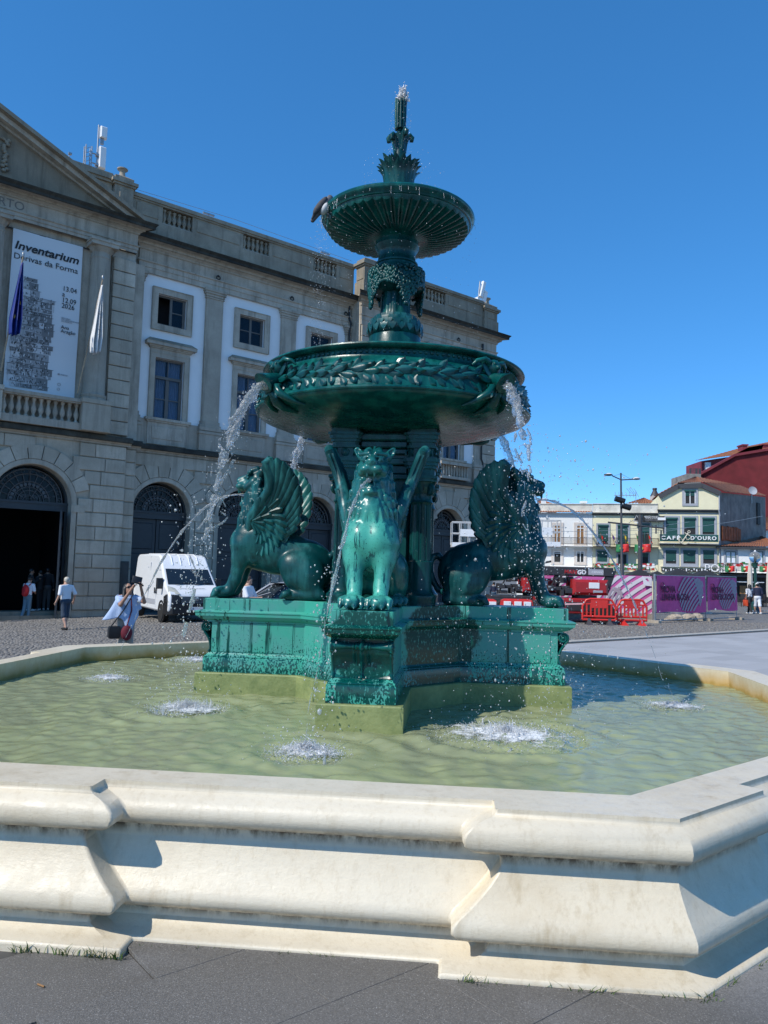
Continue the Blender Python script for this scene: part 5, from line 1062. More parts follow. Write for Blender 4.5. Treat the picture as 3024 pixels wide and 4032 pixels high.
for x0, z0, z1 in ((.12, 1.0, 2.1), (.42, .7, 1.5)): p = MB(); p.cham(-.13, .13, -.14, .05, z0, z1, .03, Matrix.Translation((x0 - z0 * .15, 0, 0)) @ Matrix.Rotation(R(16), 4, 'Y')); p.build('antenna_panel', M['white'], a2)
mb = MB(); mb.box(-.15, .08, -.2, .1, .55, .85); mb.build('junction_box', M['white'], a2)
lr = off_uni('floodlight', 'small lamp arm sticking up from the pediment ledge', 'lamp', -2.17, .9, 19.3); mb = MB(); mb.cyl((0, 0, 0), (.03, 0, .55), .02); mb.box(-.02, .12, -.06, .06, .52, .60); mb.build('arm', M['steel'], lr)
for u in (4.6, 11.6): lr = off_uni('floodlight', f'small floodlight on the grey parapet {"near the pediment" if u < 5 else "behind the upper bowl"}', 'lamp', u, .95, 19.05); mb = MB(); mb.box(-.3, .3, -.05, .05, .18, .25); mb.cyl((0, 0, 0), (0, 0, .2), .02); mb.build('lamp_head', M['steel'], lr)
mb = MB(); mb.tube([(.6, .9, 19.25), (6, .9, 19.42), (13.4, .9, 19.3)], .012, 4); up_('lightning_wire', mb, M['steel'])
# greenery seen through the far doors
for k, uc in enumerate((11.5, 20.4)):
    g = off_uni('shrub', ('leafy green shrub standing inside the third dark doorway', 'leafy green shrub seen through the arched door beside the right lion')[k], 'shrub', uc - .3, 2.6 if k == 0 else 1.6, -.3); mb = MB(); rg = random.Random(k)
    for i in range(700):
        p = Vector((rg.gauss(0, .5), rg.gauss(0, .35), 1.2 + rg.random() * 2.2)); n_ = Vector((rg.gauss(0, 1), rg.gauss(0, 1), rg.gauss(0, 1))).normalized(); a = n_.orthogonal() * .09; b = n_.cross(a) * .6; mb.add([p - a, p - b, p + a, p + b], [(0, 1, 2, 3)])
    mb.build('foliage', M['grass'], g); mb = MB(); mb.cyl((0, 0, 0), (.05, 0, 1.6), .05); mb.build('stem', M['wood'], g, 60)
# ------------------------------------------------------------------ far side of the square
def r1(x, y): return 2100 + x / 2.765, 1800 + y / 2.765
def r2(x, y): return 2500 + x / 3.166, 1720 + y / 3.166
def r3(x, y): return 1900 + x / 2.765, 2200 + y / 2.765
def r4(x, y): return 2400 + x / 2.659, 2200 + y / 2.659
E_ = np.array([.970, -.2425, 0]); N_IN = np.array([.2425, .970, 0]); ORW = np.array([0, 74.5, 0])
def W(x, y, into=0.0):
    """row-of-houses plane: (along, height) of a surveyed point"""
    d = ray(x, y); t = ((ORW + N_IN * into - CAMP) @ N_IN) / (d @ N_IN); P = CAMP + d * t; return (P - ORW) @ E_, P[2]
RZ = math.atan2(-.2425, .970)
M['cream_house'] = plain('cream_house_paint', (.80, .735, .50), .8, var=.06, scale=1.2); M['white_house'] = plain('white_house_paint', (.80, .795, .77), .8, var=.04, scale=1.0)
M['trim'] = plain('grey_window_trim', (.36, .375, .41), .7, var=.06); M['trim_w'] = plain('pale_pink_trim', (.62, .55, .49), .7, var=.05); M['shutter'] = plain('green_shutter', (.016, .082, .072), .5, var=.1, scale=20)
M['fascia'] = plain('dark_fascia', (.055, .055, .06), .6); M['brown'] = plain('brown_shutter_wood', (.27, .135, .045), .55); M['stained'] = plain('stained_parapet', (.66, .63, .55), .85, var=.28, scale=1.1)
q = Nt('roof_tile_clay'); g = q.node('ShaderNodeNewGeometry').outputs['Position']; q.set(base=q.mix(q.ramp(q.noise(2.2, 6, .7, g), [(.3, 0.0), (.7, 1.0)]), (.17, .065, .035), (.40, .155, .07)), rough=.85); M['tile'] = q.m
M['old_render'] = stone('patchy_old_render', (.15, .135, .125), (.40, .37, .33), .6); M['rust'] = plain('rusty_sheet', (.26, .075, .025), .8, var=.5, scale=3); M['redmetal'] = plain('dark_red_sheet', (.20, .026, .032), .6, var=.25, scale=.8)
M['shopdark'] = plain('shop_interior', (.02, .02, .02), .7); M['railing'] = plain('black_railing', (.02, .02, .022), .5); M['paleglass'] = plain('lit_glass', (.10, .12, .12), .1)
def house(name, label, ul, z0=-.1): return thing(name, label, 'building', ORW + E_ * ul + np.array([0, 0, z0]), RZ)
class HB(MB):
    def __init__(s, ul): super().__init__(); s.ul = ul
    def r(s, a, b, y0, y1): (u0, z1), (u1, z0) = W(*a), W(*b); return s.box(u0 - s.ul, u1 - s.ul, y0, y1, z0 + .1, z1 + .1)
def wpt(p, ul): u, z = W(*p); return u - ul, z + .1
def opening(par, ul, a, b, trim, fill, tw=.16, shut=None, bars='', sill=True, shm=None):
    """window with its stone surround; a, b = surveyed corners of the opening"""
    (u0, z1), (u1, z0) = wpt(a, ul), wpt(b, ul); mb = MB(); frame4(mb, u0, u1, z0, z1, tw, -.07, .02)
    if sill: mb.box(u0 - tw - .05, u1 + tw + .05, -.14, .02, z0 - tw - .06, z0 - tw)
    w_ = mb.build('window', M[trim], par); f = MB(); f.box(u0, u1, -.004, .003, z0, z1); f.build('pane', M[fill], w_)
    if shut: s_ = MB(); zs = z1 - (z1 - z0) * shut; n = max(3, int((z1 - zs) / .11)); [s_.cham(u0 + .02, u1 - .02, -.05, -.006, zs + (z1 - zs) * k / n, zs + (z1 - zs) * (k + 1) / n - .01, .008) for k in range(n)]; s_.box(u0 - .02, u1 + .02, -.16, -.05, z1 - .12, z1 + .03); s_.build('roller_shutter', M[shm or 'shutter'], w_)
    if bars:
        k = MB(); c = (u0 + u1) / 2
        if 'v' in bars: k.box(c - .035, c + .035, -.05, -.006, z0, z1)
        if 'h' in bars: zt = z0 + (z1 - z0) * .80; k.box(u0, u1, -.055, -.006, zt, zt + .06)
        if 'm' in bars: zt = z0 + (z1 - z0) * .5; k.box(u0, u1, -.05, -.006, zt, zt + .04)
        k.box(u0, u0 + .06, -.052, -.006, z0, z1); k.box(u1 - .06, u1, -.052, -.006, z0, z1); k.box(u0, u1, -.051, -.006, z1 - .06, z1); k.build('sash', M['white'] if 'w' in bars else M['shutter'], w_)
    return w_
def railing(par, ul, a, b, depth, n, name='balcony_railing', mat='railing'):
    (u0, z1), (u1, z0) = wpt(a, ul), wpt(b, ul); mb = MB(); mb.box(u0, u1, -depth - .02, -depth + .02, z1 - .04, z1); mb.box(u0, u1, -depth - .02, -depth + .02, z0 + .08, z0 + .11)
    for s_ in (u0, u1): mb.box(s_ - .02, s_ + .02, -depth, 0, z1 - .04, z1)
    for k in range(n + 1): x = u0 + (u1 - u0) * k / n; mb.box(x - .012, x + .012, -depth - .01, -depth + .01, z0, z1)
    return mb.build(name, M[mat], par)
def tiled(pts, rows, cols, mat='tile'):
    """roof plane a-b (eave) to d-c (ridge) laid with rounded tile courses"""
    a, b, c, d = [np.array(p, float) for p in pts]; nrm = np.cross(b - a, d - a); nrm /= np.linalg.norm(nrm)
    if nrm[2] < 0: nrm = -nrm
    k = 4; mb = MB()
    def fn(u, v):
        P = (a * (1 - u) + b * u) * (1 - v) + (d * (1 - u) + c * u) * v; col = u * cols; row = v * rows
        return P + nrm * (.07 * abs(math.sin(col * math.pi)) - .07 * (row % 1.0) + .05)
    mb.grid(fn, cols * k, rows * 3); return mb
# -- white house
ul = W(*r1(-170, 600))[0]; ur = W(*r1(645, 600))[0]
hw_ = house('white_house', 'white three storey house with brown shutters and a long balcony', ul); L = ur - ul
mb = MB(); mb.box(0, L, 0, 9, 2.9, W(*r1(0, 605))[1] + .1); mb.build('wall', M['white_house'], hw_)
mb = HB(ul); (u, zt), (_, zb) = wpt(r1(645, 515), ul), wpt(r1(645, 600), ul); mb.box(0, L, .05, .4, zb, zt); mb.box(0, L, -.02, .45, zt, zt + .07); mb.build('parapet', M['stained'], hw_)
tiled([(0, -.35, zb - .12), (L, -.35, zb - .12), (L, .1, zb + .03), (0, .1, zb + .03)], 2, 30).build('tile_eave', M['tile'], hw_)
for a, b in ((r1(225, 738), r1(300, 942)), (r1(470, 738), r1(555, 942))): opening(hw_, ul, a, b, 'trim_w', 'brown', .22, None, 'vhw', False)
for a, b in ((r1(222, 1025), r1(303, 1142)), (r1(470, 1022), r1(555, 1142))): opening(hw_, ul, a, b, 'trim_w', 'shopdark', .2, None, 'vhw' if a[0] > 2250 else 'hw')
mb = HB(ul); mb.r(r1(60, 960), r1(648, 976), -.75, .05); 
for x in (370, 600): u, z = wpt(r1(x, 976), ul); mb.prism([(-.1, 0), (.1, 0), (.1, .01), (-.1, .01)], z - .5, z, Matrix.Translation((u, -.3, 0))); mb.box(u - .1, u + .1, -.5, 0, z - .25, z); mb.box(u - .1, u + .1, -.25, 0, z - .45, z - .25)
mb.build('balcony_slab', M['white_house'], hw_); railing(hw_, ul, r1(60, 872), r1(645, 958), .7, 62)
mb = MB(); mb.box(0, L, -.0, 9, 2.55, 2.9); 
for x in np.linspace(0, L - .6, 5): mb.box(x, x + .55, 0, .6, -.1, 2.55)
mb.build('ground_floor_pillars', M['white_house'], hw_); mb = MB(); mb.box(0, L, 1.2, 1.4, -.1, 2.55); mb.build('shop_front', M['shopdark'], hw_)
mb = MB(); mb.loft([[(3.0, 0, 2.95), (L, 0, 2.95), (L, -1.6, 2.6), (3.0, -1.6, 2.6)], [(3.0, 0, 2.85), (L, 0, 2.85), (L, -1.6, 2.35), (3.0, -1.6, 2.35)]], cap=(True, True)); mb.build('awning', M['white_house'], hw_)
u, z = wpt(r3(820, 168), ul); flat_text('NONNA PIA', .36, M['ink'], face(u, -1.64, z - .05), hw_, 'shop_name', .02)
# -- cream guest house
ul = W(*r1(648, 600))[0]; ur = W(*r1(1358, 600))[0]; L = ur - ul
hc = house('guest_house', 'cream guest house with green roller shutters and two red and green flags', ul)
mb = MB(); mb.box(0, L, 0, 9, -.1, W(*r1(1000, 605))[1] + .1); mb.build('wall', M['cream_house'], hc)
mb = MB(); (_, zt), (_, zb) = wpt(r1(1000, 512), ul), wpt(r1(1000, 604), ul); mb.box(0, L, .05, .5, zb, zt); mb.box(0, L, -.02, .55, zt, zt + .06); mb.build('parapet', M['stained'], hc)
mb = HB(ul); mb.r(r1(640, 604), r1(1358, 620), -.30, .04); mb.r(r1(642, 620), r1(1358, 636), -.14, .03); mb.build('dark_cornice', M['fascia'], hc)
for a, b, s_ in ((r1(705, 738), r1(815, 948), .85), (r1(920, 738), r1(1030, 948), .92), (r1(1160, 728), r1(1265, 948), .42)): opening(hc, ul, a, b, 'trim', 'shopdark', .16, s_, '' if s_ > .5 else 'vm', False)
opening(hc, ul, r1(697, 1022), r1(805, 1140), 'trim', 'shopdark', .14, .98); opening(hc, ul, r1(922, 1056), r1(1015, 1230), 'trim', 'shopdark', .14, None, 'v', False); opening(hc, ul, r1(1176, 1050), r1(1250, 1230), 'trim', 'shopdark', .14, .2, '', False)
mb = HB(ul); mb.r(r1(652, 972), r1(1358, 988), -.8, .05); mb.build('balcony_slab', M['fascia'], hc); railing(hc, ul, r1(655, 878), r1(1356, 972), .75, 70)
mb = HB(ul); mb.r(r1(640, 1238), r1(1330, 1252), -.6, .05); mb.build('lower_balcony_slab', M['white_house'], hc); railing(hc, ul, r1(650, 1160), r1(1312, 1240), .55, 60)
mb = HB(ul); mb.r(r1(1098, 643), r1(1423, 706), -.42, -.30); sg = mb.build('hanging_sign', M['ink'], hc); u, z = wpt(r1(1215, 672), ul); flat_text("PENSÃO D'OURO", .33, M['white'], face(u, -.43, z), sg, 'sign_lettering', .01, fit=wpt(r1(1355, 0), ul)[0] - u); u, z = wpt(r1(1215, 694), ul); flat_text('ALOJAMENTO LOCAL', .25, M['greyink'], face(u, -.43, z - .03), sg, 'sign_lettering', .01, fit=wpt(r1(1355, 0), ul)[0] - u)
u, z = wpt(r1(1122, 676), ul); mb = MB(); mb.tube([(u - .28, -.435, z - .2), (u, -.435, z + .32), (u + .28, -.435, z - .2), (u - .28, -.435, z - .2)], .035, 4); mb.box(u - .2, u + .2, -.44, -.42, z - .38, z - .3); u2, z2 = wpt(r1(1392, 675), ul); mb.box(u2 - .32, u2 + .32, -.44, -.425, z2 - .12, z2 + .12); mb.build('sign_emblem', M['white'], sg)
# bunting and decorations on the lower balcony
bt = MB(); rd = random.Random(12); cols = [plain('bunting_red', (.45, .02, .02), .7), plain('bunting_green', (.02, .17, .05), .7), M['white']]
for k in range(150): u, z = wpt(r1(655 + 650 * rd.random(), 1163 + 62 * rd.random()), ul); bt.cm = rd.randrange(3); s_ = rd.uniform(.06, .14); bt.box(u - s_, u + s_, -.60 - .01 * rd.random(), -.59, z - s_ * .7, z + s_ * .7)
bo = addobj('balcony_bunting', bt.mesh('balcony_bunting', cols)); tag(bo, 'red, green and white football bunting crowding the lowest balcony railing', 'bunting'); bo.matrix_world = hc.matrix_world if False else (Matrix.Translation(hc.location) @ Matrix.Rotation(RZ, 4, 'Z')); bo['kind'] = 'stuff'
pt_r, pt_g, pt_y = plain('flag_red', (.62, .025, .025), .65), plain('flag_green', (.015, .19, .06), .65), plain('flag_emblem', (.75, .55, .05), .6)
def port_flag(label, loc, rz, w_, h_, group):
    f = thing('hanging_flag', label, 'flag', loc, rz, group); mb = MB(); n = 20
    def fn(u, v): return (w_ * u, -.03 + .05 * math.sin(u * 13 + v * 2), -h_ * v - .03 * math.sin(u * 5))
    mb.grid(fn, n, 6); me = mb.mesh('cloth', [pt_g, pt_r], 70)
    for p in me.polygons: p.material_index = 0 if p.center.x < w_ * .42 else 1
    c = addobj('cloth', me, f); c.modifiers.new('t', 'SOLIDIFY').thickness = .01
    k = MB(); k.lathe([(0, 0), (h_ * .2, .0), (h_ * .2, .01), (0, .012)], 14, Matrix.Translation((w_ * .42, -.09, -h_ * .5)) @ Matrix.Rotation(math.pi / 2, 4, 'X')); k.build('emblem', pt_y, f)
    k = MB(); k.prism([(-.05 * h_ * 2, .1 * h_), (-.1 * h_, -.02 * h_), (0, -.12 * h_), (.1 * h_, -.02 * h_), (.1 * h_, .1 * h_)], .013, .02, Matrix.Translation((w_ * .42, -.09, -h_ * .5)) @ Matrix.Rotation(math.pi / 2, 4, 'X')); k.build('shield', M['white'], f); return f
for a, b, lb in ((r1(896, 952), r1(1035, 1040), 'red and green flag hanging from the cream balcony, behind the lamp post'), (r1(1096, 952), r1(1270, 1042), 'wider red and green flag hanging from the balcony, beside the tram wire pole')):
    (u0, z1), (u1, z0) = W(*a), W(*b); port_flag(lb, ORW + E_ * u0 - N_IN * .85 + np.array([0, 0, z1]), RZ, u1 - u0, z1 - z0, 'flags hung on the house fronts')
rdn = random.Random(3)
for k in range(5):
    u, z = W(*r1((760, 880, 1010, 1140, 1268)[k], 905)); f = thing('small_flag', ('small crumpled red flag leaning on the cream balcony rail', 'small violet flag on the balcony between two shutters', 'small striped flag on the balcony near the lamp post', 'thin green flag stick on the balcony beside the pole', 'folded red flag at the right end of the cream balcony')[k], 'flag', ORW + E_ * u - N_IN * .85 + np.array([0, 0, z - .5]), RZ, 'flags hung on the house fronts')
    mb = MB(); mb.cyl((0, 0, 0), (-.25, -.1, 1.1), .02, 6); mb.build('stick', M['brown'], f); mb = MB(); mb.grid(lambda a, b: (-.25 + .25 * b + .16 * a + .05 * math.sin(9 * b), -.1 + .05 * math.sin(a * 8), 1.05 - .75 * b - .2 * a), 6, 6); mb.build('cloth', [pt_r, plain('violet_cloth', (.08, .03, .25), .7), pt_y, pt_g, pt_r][k], f, 80)
# low hipped roofs and chimneys behind the parapets
def hip(name, label, left, right, apex, Y, mat='tile'):
    a, b, c = at(*left, Y), at(*right, Y), at(*apex, Y + 3); t = thing(name, label, 'roof', (a + b) / 2); o = np.array(t.location)
    tiled([a - o, b - o, c - o, c - o + np.array([-.02, 0, 0])], 7, 10).build('roof_tiles', M[mat], t)
    bk = np.array([0, 6.5, 0]); tiled([b - o, b - o + bk, c - o + bk * .3, c - o], 7, 8).build('roof_tiles', M[mat], t); mb = MB(); mb.box((a - o)[0], (b - o)[0], .1, 6, -4, (a - o)[2] - .05); mb.build('wall', M['old_render'], t); return t
hip('tiled_roof', 'small hipped clay tile roof behind the cream parapet', r1(1005, 509), r1(1362, 509), r1(1205, 448), 80); hip('tiled_roof', 'orange tile roof just right of the right lion\'s muzzle', r1(20, 524), r1(255, 524), r1(70, 462), 82)
def chimney(label, p0, p1, Y, cap, mat):
    a, b = at(*p0, Y), at(*p1, Y); c = thing('chimney', label, 'chimney', (a[0] / 2 + b[0] / 2, Y, b[2] - 1.5)); w_ = b[0] - a[0]; h = a[2] - b[2] + 1.5; mb = MB(); mb.box(-w_ / 2, w_ / 2, -w_ / 2, w_ / 2, 0, h); mb.build('stack', M[mat], c)
    mb = MB()
    if cap == 'cone': mb.lathe([(w_ * .62, h), (w_ * .28, h + w_ * .7), (w_ * .28, h + w_ * .85), (w_ * .33, h + w_ * .9), (w_ * .3, h + w_ * 1.1)], 12)
    else: mb.box(-w_ * .65, w_ * .65, -w_ * .65, w_ * .65, h, h + .18)
    mb.build('cap', M['fascia'] if cap == 'cone' else M[mat], c, 40); return c
chimney('pink chimney with grey conical cap beside the yellow gable', r1(1283, 420), r1(1360, 465), 82, 'cone', 'trim_w'); chimney('small white chimney on the tile roof near the lion\'s muzzle', r1(88, 468), r1(134, 496), 82, 'slab', 'white_house'); chimney('low white chimney on the white parapet', r1(520, 500), r1(570, 512), 78, 'slab', 'white_house')
an = at(*r1(1116, 508), 78); t = thing('tv_antenna', 'rooftop television antenna above the cream parapet', 'antenna', an - np.array([0, 0, .4])); mb = MB(); mb.cyl((0, 0, 0), (0, 0, 1.7), .03, 6); mb.cyl((-2.2, 0, 1.2), (0, 0, 1.25), .03, 6)
for k in range(6): mb.cyl((-2.0 + .36 * k, 0, .95 + .02 * k), (-2.1 + .36 * k, 0, 1.55), .02, 5)
for k in range(4): mb.cyl((-.25 * k + .3, 0, 1.1 + .1 * k), (-.5 - .25 * k + .3, 0, 1.95), .02, 5)
mb.build('aerial', M['steel'], t)
# -- yellow corner café
ul = W(*r2(293, 900))[0]; ur = W(*r2(1058, 900))[0]; L = ur - ul
ca_ = house('corner_cafe', 'pale yellow corner café with clipped gable, green shutters and a long lettered sign', ul)
A_, B_, C_, D_ = [wpt(r2(*p), ul) for p in ((293, 735), (535, 602), (840, 592), (1068, 692))]
mb = MB(); poly = [(0, 0), (L, 0), (L, D_[1]), C_, B_, (0, A_[1])]; mb.add([(x, 0, z) for x, z in poly], [tuple(range(6))]); mb.add([(0, 0, 0), (0, 8, 0), (0, 8, A_[1]), (0, 0, A_[1])], [(0, 1, 2, 3)]); mb.build('wall', M['cream_house'], ca_)
def toL(P, base): v = np.array(P) - np.array(base.location); return (v @ E_, v @ N_IN, v[2])
Eb = toL(at(*r2(1628, 752), 77.0), ca_); R1_ = toL(at(*r2(762, 506), 75.5), ca_); R2_ = toL(at(*r2(1300, 612), 83), ca_)
mb = MB(); n_ = 24
def sidew(u, v): return (L + (Eb[0] - L) * u, .0 + Eb[1] * u + .04 * math.sin(u * 50) * math.sin(v * 30), (D_[1] + (Eb[2] - D_[1]) * u) * v)
mb.grid(sidew, 24, 24); sw = mb.build('side_wall', M['old_render'], ca_)
mb = MB()
for k in range(7):
    a = sidew(.02 + .055 * k, 0); z1 = wpt(r2(1100, 1100 + rd.uniform(-8, 8)), ul)[1]; z0 = wpt(r2(1100, 1290 - 30 * rd.random()), ul)[1]; T = Matrix.Translation((a[0], a[1] - .06, 0)) @ Matrix.Rotation(math.atan2(Eb[1], Eb[0] - L), 4, 'Z'); mb.cham(0, .60, -.14, .0, z0, z1, .06, T)
mb.build('rusty_cladding', M['rust'], ca_)
T = Matrix.Translation(sidew(.80, 0)) @ Matrix.Rotation(math.atan2(Eb[1], Eb[0] - L), 4, 'Z'); mb = MB(); zt = Eb[2] - .8; mb.box(-.35, .5, -.12, .02, zt - 2.1, zt, T); mb.build('window', M['shopdark'], ca_)
mb = MB(); ov = .22
for p, q_ in ((A_, B_), (B_, C_), (C_, D_)): 
    dx, dz = q_[0] - p[0], q_[1] - p[1]; l = math.hypot(dx, dz); n2 = (-dz / l, dx / l); mb.loft([[(p[0] - n2[0] * .32, -ov, p[1] - n2[1] * .32), (p[0] + n2[0] * .08, -ov, p[1] + n2[1] * .08), (p[0] + n2[0] * .08, .3, p[1] + n2[1] * .08), (p[0] - n2[0] * .32, .3, p[1] - n2[1] * .32)], [(q_[0] - n2[0] * .32, -ov, q_[1] - n2[1] * .32), (q_[0] + n2[0] * .08, -ov, q_[1] + n2[1] * .08), (q_[0] + n2[0] * .08, .3, q_[1] + n2[1] * .08), (q_[0] - n2[0] * .32, .3, q_[1] - n2[1] * .32)]], cap=(True, True))
mb.build('gable_fascia', M['fascia'], ca_)
up_y = lambda p, y: (p[0], y, p[1])
tiled([up_y((C_[0], C_[1] + .1), -.2), up_y((D_[0] + .2, D_[1] + .02), -.2), (Eb[0], Eb[1], Eb[2] + .1), R2_], 10, 14).build('roof', M['tile'], ca_)
tiled([up_y((B_[0], B_[1] + .1), -.2), up_y((C_[0], C_[1] + .1), -.2), R1_, R1_], 6, 12).build('roof', M['tile'], ca_); tiled([up_y((C_[0], C_[1] + .1), -.2), R2_, R2_, R1_], 6, 14).build('roof', M['tile'], ca_); tiled([up_y((A_[0], A_[1] + .1), 6), up_y((A_[0], A_[1] + .1), -.2), up_y((B_[0], B_[1] + .1), -.2), R1_], 6, 8).build('roof', M['tile'], ca_)
opening(ca_, ul, r2(620, 666), r2(755, 832), 'trim', 'shopdark', .21, .42, 'vw', False)
for x0, x1, s_ in ((388, 530, .98), (613, 756, .62), (842, 990, .86)): opening(ca_, ul, r2(x0, 1010), r2(x1, 1218), 'trim', 'shopdark', .2, s_, '', False)
for x0, x1, s_ in ((386, 515, .80), (604, 755, .84), (851, 989, .66)): opening(ca_, ul, r2(x0, 1416), r2(x1, 1582), 'trim', 'shopdark', .22, s_, '')
mb = HB(ul); mb.r(r2(280, 906), r2(1070, 922), -.28, .03); mb.r(r2(285, 922), r2(1062, 944), -.16, .03); mb.build('dark_cornice', M['fascia'], ca_); mb = HB(ul); mb.r(r2(293, 946), r2(1058, 966), -.03, .02); mb.build('blue_grey_band', M['trim'], ca_)
mb = HB(ul); mb.r(r2(300, 1325), r2(1025, 1342), -.75, .03); mb.r(r2(318, 1616), r2(1055, 1634), -.20, .03); mb.build('ledge', M['white_house'], ca_)
mb = HB(ul); mb.r(r2(300, 1342), r2(1030, 1364), -.6, .02); mb.build('ledge_shadow_strip', M['fascia'], ca_)  # dark strip added as the shade below the ledge
mb = HB(ul); mb.r(r2(300, 1218), r2(1024, 1316), -.72, -.55); sg = mb.build('long_sign', M['shutter'], ca_)
(u0, z1), (u1, z0) = wpt(r2(312, 1237), ul), wpt(r2(550, 1286), ul); h = (z1 - z0)
flat_text('CAFÉ', h * 1.36, M['white'], face(u0, -.78, z0), sg, 'sign_lettering', .03, 0, .012, space=1.28, fit=u1 - u0); u0, z0 = wpt(r2(680, 1287), ul); flat_text("D'OURO", h * 1.36, M['white'], face(u0, -.78, z0), sg, 'sign_lettering', .03, 0, .012, space=1.26, fit=wpt(r2(998, 1287), ul)[0] - u0)
u0, z0 = wpt(r2(612, 1262), ul); mb = MB(); T = Matrix.Translation((u0, -.80, z0)) @ Matrix.Rotation(R(32), 4, 'Y')
mb.cyl((0, 0, -.55), (0, 0, .5), .05, 8, M=T); mb.tube([(.45 * math.sin(t), 0, -.15 - .42 * math.cos(t)) for t in np.linspace(-1.2, 1.2, 13)], .06, 6, T); mb.tube([(.1 * math.cos(t), 0, .6 + .1 * math.sin(t)) for t in np.linspace(0, 6.28, 11)], .035, 6, T); mb.cyl((-.26, 0, .34), (.26, 0, .34), .045, 6, M=T); mb.tube([(-.4 + .1 * k, -.03, -.35 + .13 * math.sin(k * 1.7) + .06 * k) for k in range(11)], .03, 5, T)
for s_ in (-1, 1): mb.add([(s_ * .42, 0, -.32), (s_ * .56, 0, -.22), (s_ * .36, 0, -.12)], [(0, 1, 2)], T)
mb.build('anchor_emblem', plain('cream_sign_emblem', (.62, .58, .46), .5), sg, 60)
mb = HB(ul); mb.r(r2(330, 1636), r2(1050, 1690), -.12, .02); sg = mb.build('lower_sign', M['shopdark'], ca_); u0, z0 = wpt(r2(345, 1682), ul)
mb = HB(ul)
for k in range(22): x = 345 + k * 32; mb.r(r2(x, 1640 + 12 * (k % 3)), r2(x + 16, 1650 + 14 * (k % 2) + 12), -.135, -.12)
mb.build('sign_paint_strokes', M['white'], sg); u0, z0 = wpt(r2(860, 1680), ul); flat_text('PORO', .95, M['white'], face(u0, -.14, z0), sg, 'sign_lettering', .01)
mb = MB(); mb.box(0, L, -.02, .3, 0, 2.3); mb.build('shop_front', M['shopdark'], ca_)
mb = MB(); mb.tube([(L - .05, -.12, D_[1]), (L - .05, -.12, .2)], .06, 6); mb.tube([(L - .12, -.3, wpt(r2(0, 905), ul)[1]), (L, -.15, wpt(r2(0, 980), ul)[1])], .06, 6); mb.build('downpipe', M['trim'], ca_)
p = at(*r2(1455, 684), 73.5); d = thing('satellite_dish', 'grey satellite dish on the clay roof of the yellow café', 'satellite dish', p - np.array([0, 0, .5])); mb = MB(); mb.cyl((0, 0, -.6), (0, 0, .5), .04, 6); mb.build('mast', M['steel'], d); mb = MB(); mb.lathe([(0, 0), (.26, .05), (.40, .14), (.41, .15), (.26, .07), (0, .03)], 18, Matrix.Translation((0, -.1, .55)) @ Matrix.Rotation(R(75), 4, 'X')); mb.build('dish', M['trim'], d, 60)
# -- tall dark red house behind
Yr = 96; rb0 = at(*r2(770, 1000), Yr); red = thing('red_house', 'tall dark red house clad in ribbed sheet, behind the yellow café', 'building', (rb0[0], Yr, 0)); o = np.array([rb0[0], Yr, 0])
def top_px(x): return 490 - (x - 770) * (255 / 470) if x < 1240 else 235 - (x - 1240) * (70 / 419)
mb = MB(); xs = np.linspace(770, 1900, 180); V = []
for i, x in enumerate(xs): P = at(*r2(x, top_px(x)), Yr) - o; V.append((P[0], (.09 if i % 2 else 0), P[2]))
for a, b in zip(V, V[1:]): mb.add([(a[0], a[1], 0), (b[0], b[1], 0), b, a], [(0, 1, 2, 3)])
mb.build('ribbed_wall', M['redmetal'], red)
P0_, P1_ = at(*r2(765, 492), Yr) - o, at(*r2(1240, 233), Yr) - o; P2_ = at(*r2(1900, 122), Yr) - o; mb = MB()
for a, b in ((P0_, P1_), (P1_, P2_)): mb.loft([[(p[0], -.25, p[2] - .12), (p[0], -.25, p[2] + .2), (p[0], .3, p[2] + .2), (p[0], .3, p[2] - .12)] for p in (a, b)], cap=(True, True))
mb.build('verge_flashing', M['redmetal'], red)
Yb = 104; mb = MB(); mb.loft([[tuple(at(*r2(*p), Yb) - o + np.array([0, dy, 0])) for p in ((818, 560), (818, 304), (1190, 247), (1290, 228), (1290, 560))] for dy in (0, 5)], cap=(True, True)); mb.build('upper_wall', M['redmetal'], red)
e0, e1 = at(*r2(752, 300), Yb - 1) - o, at(*r2(1260, 232), Yb - 1) - o; g1, g0 = at(*r2(1660, 72), Yb + 7) - o, at(*r2(1345, 136), Yb + 7) - o; e1b = at(*r2(1900, 130), Yb - 1) - o
tiled([e0, e1, g1, g0], 12, 16).build('roof', M['tile'], red); tiled([e1, e1b, at(*r2(1900, 20), Yb + 7) - o, g1], 10, 14).build('roof', M['tile'], red)
mb = MB(); s0, s1, s2, s3 = [at(*r2(*p), Yb - 2.5) - o for p in ((1238, 230), (1590, 172), (1604, 108), (1420, 140))]
for k in range(7):
    f0, f1 = k / 7, (k + .8) / 7; pts = [s0 * (1 - f0) + s1 * f0, s0 * (1 - f1) + s1 * f1, s3 * (1 - f1) + s2 * f1, s3 * (1 - f0) + s2 * f0]; mb.loft([[p_ + np.array([0, 0, .12]) for p_ in pts], pts], cap=(True, True))
mb.build('skylight', plain('pale_skylight_glass', (.55, .66, .70), .15), red)
w_ = MB(); a, b = at(*r2(880, 318), Yb - .3) - o, at(*r2(943, 415), Yb - .3) - o; w_.box(a[0], b[0], a[1] - .1, a[1] + .3, b[2], a[2]); wf = w_.build('window', M['white'], red); w_ = MB(); w_.box(a[0] + .3, b[0] - .15, a[1] - .13, a[1] - .1, b[2] + .3, a[2] - .3); w_.build('pane', M['curtain'], wf)
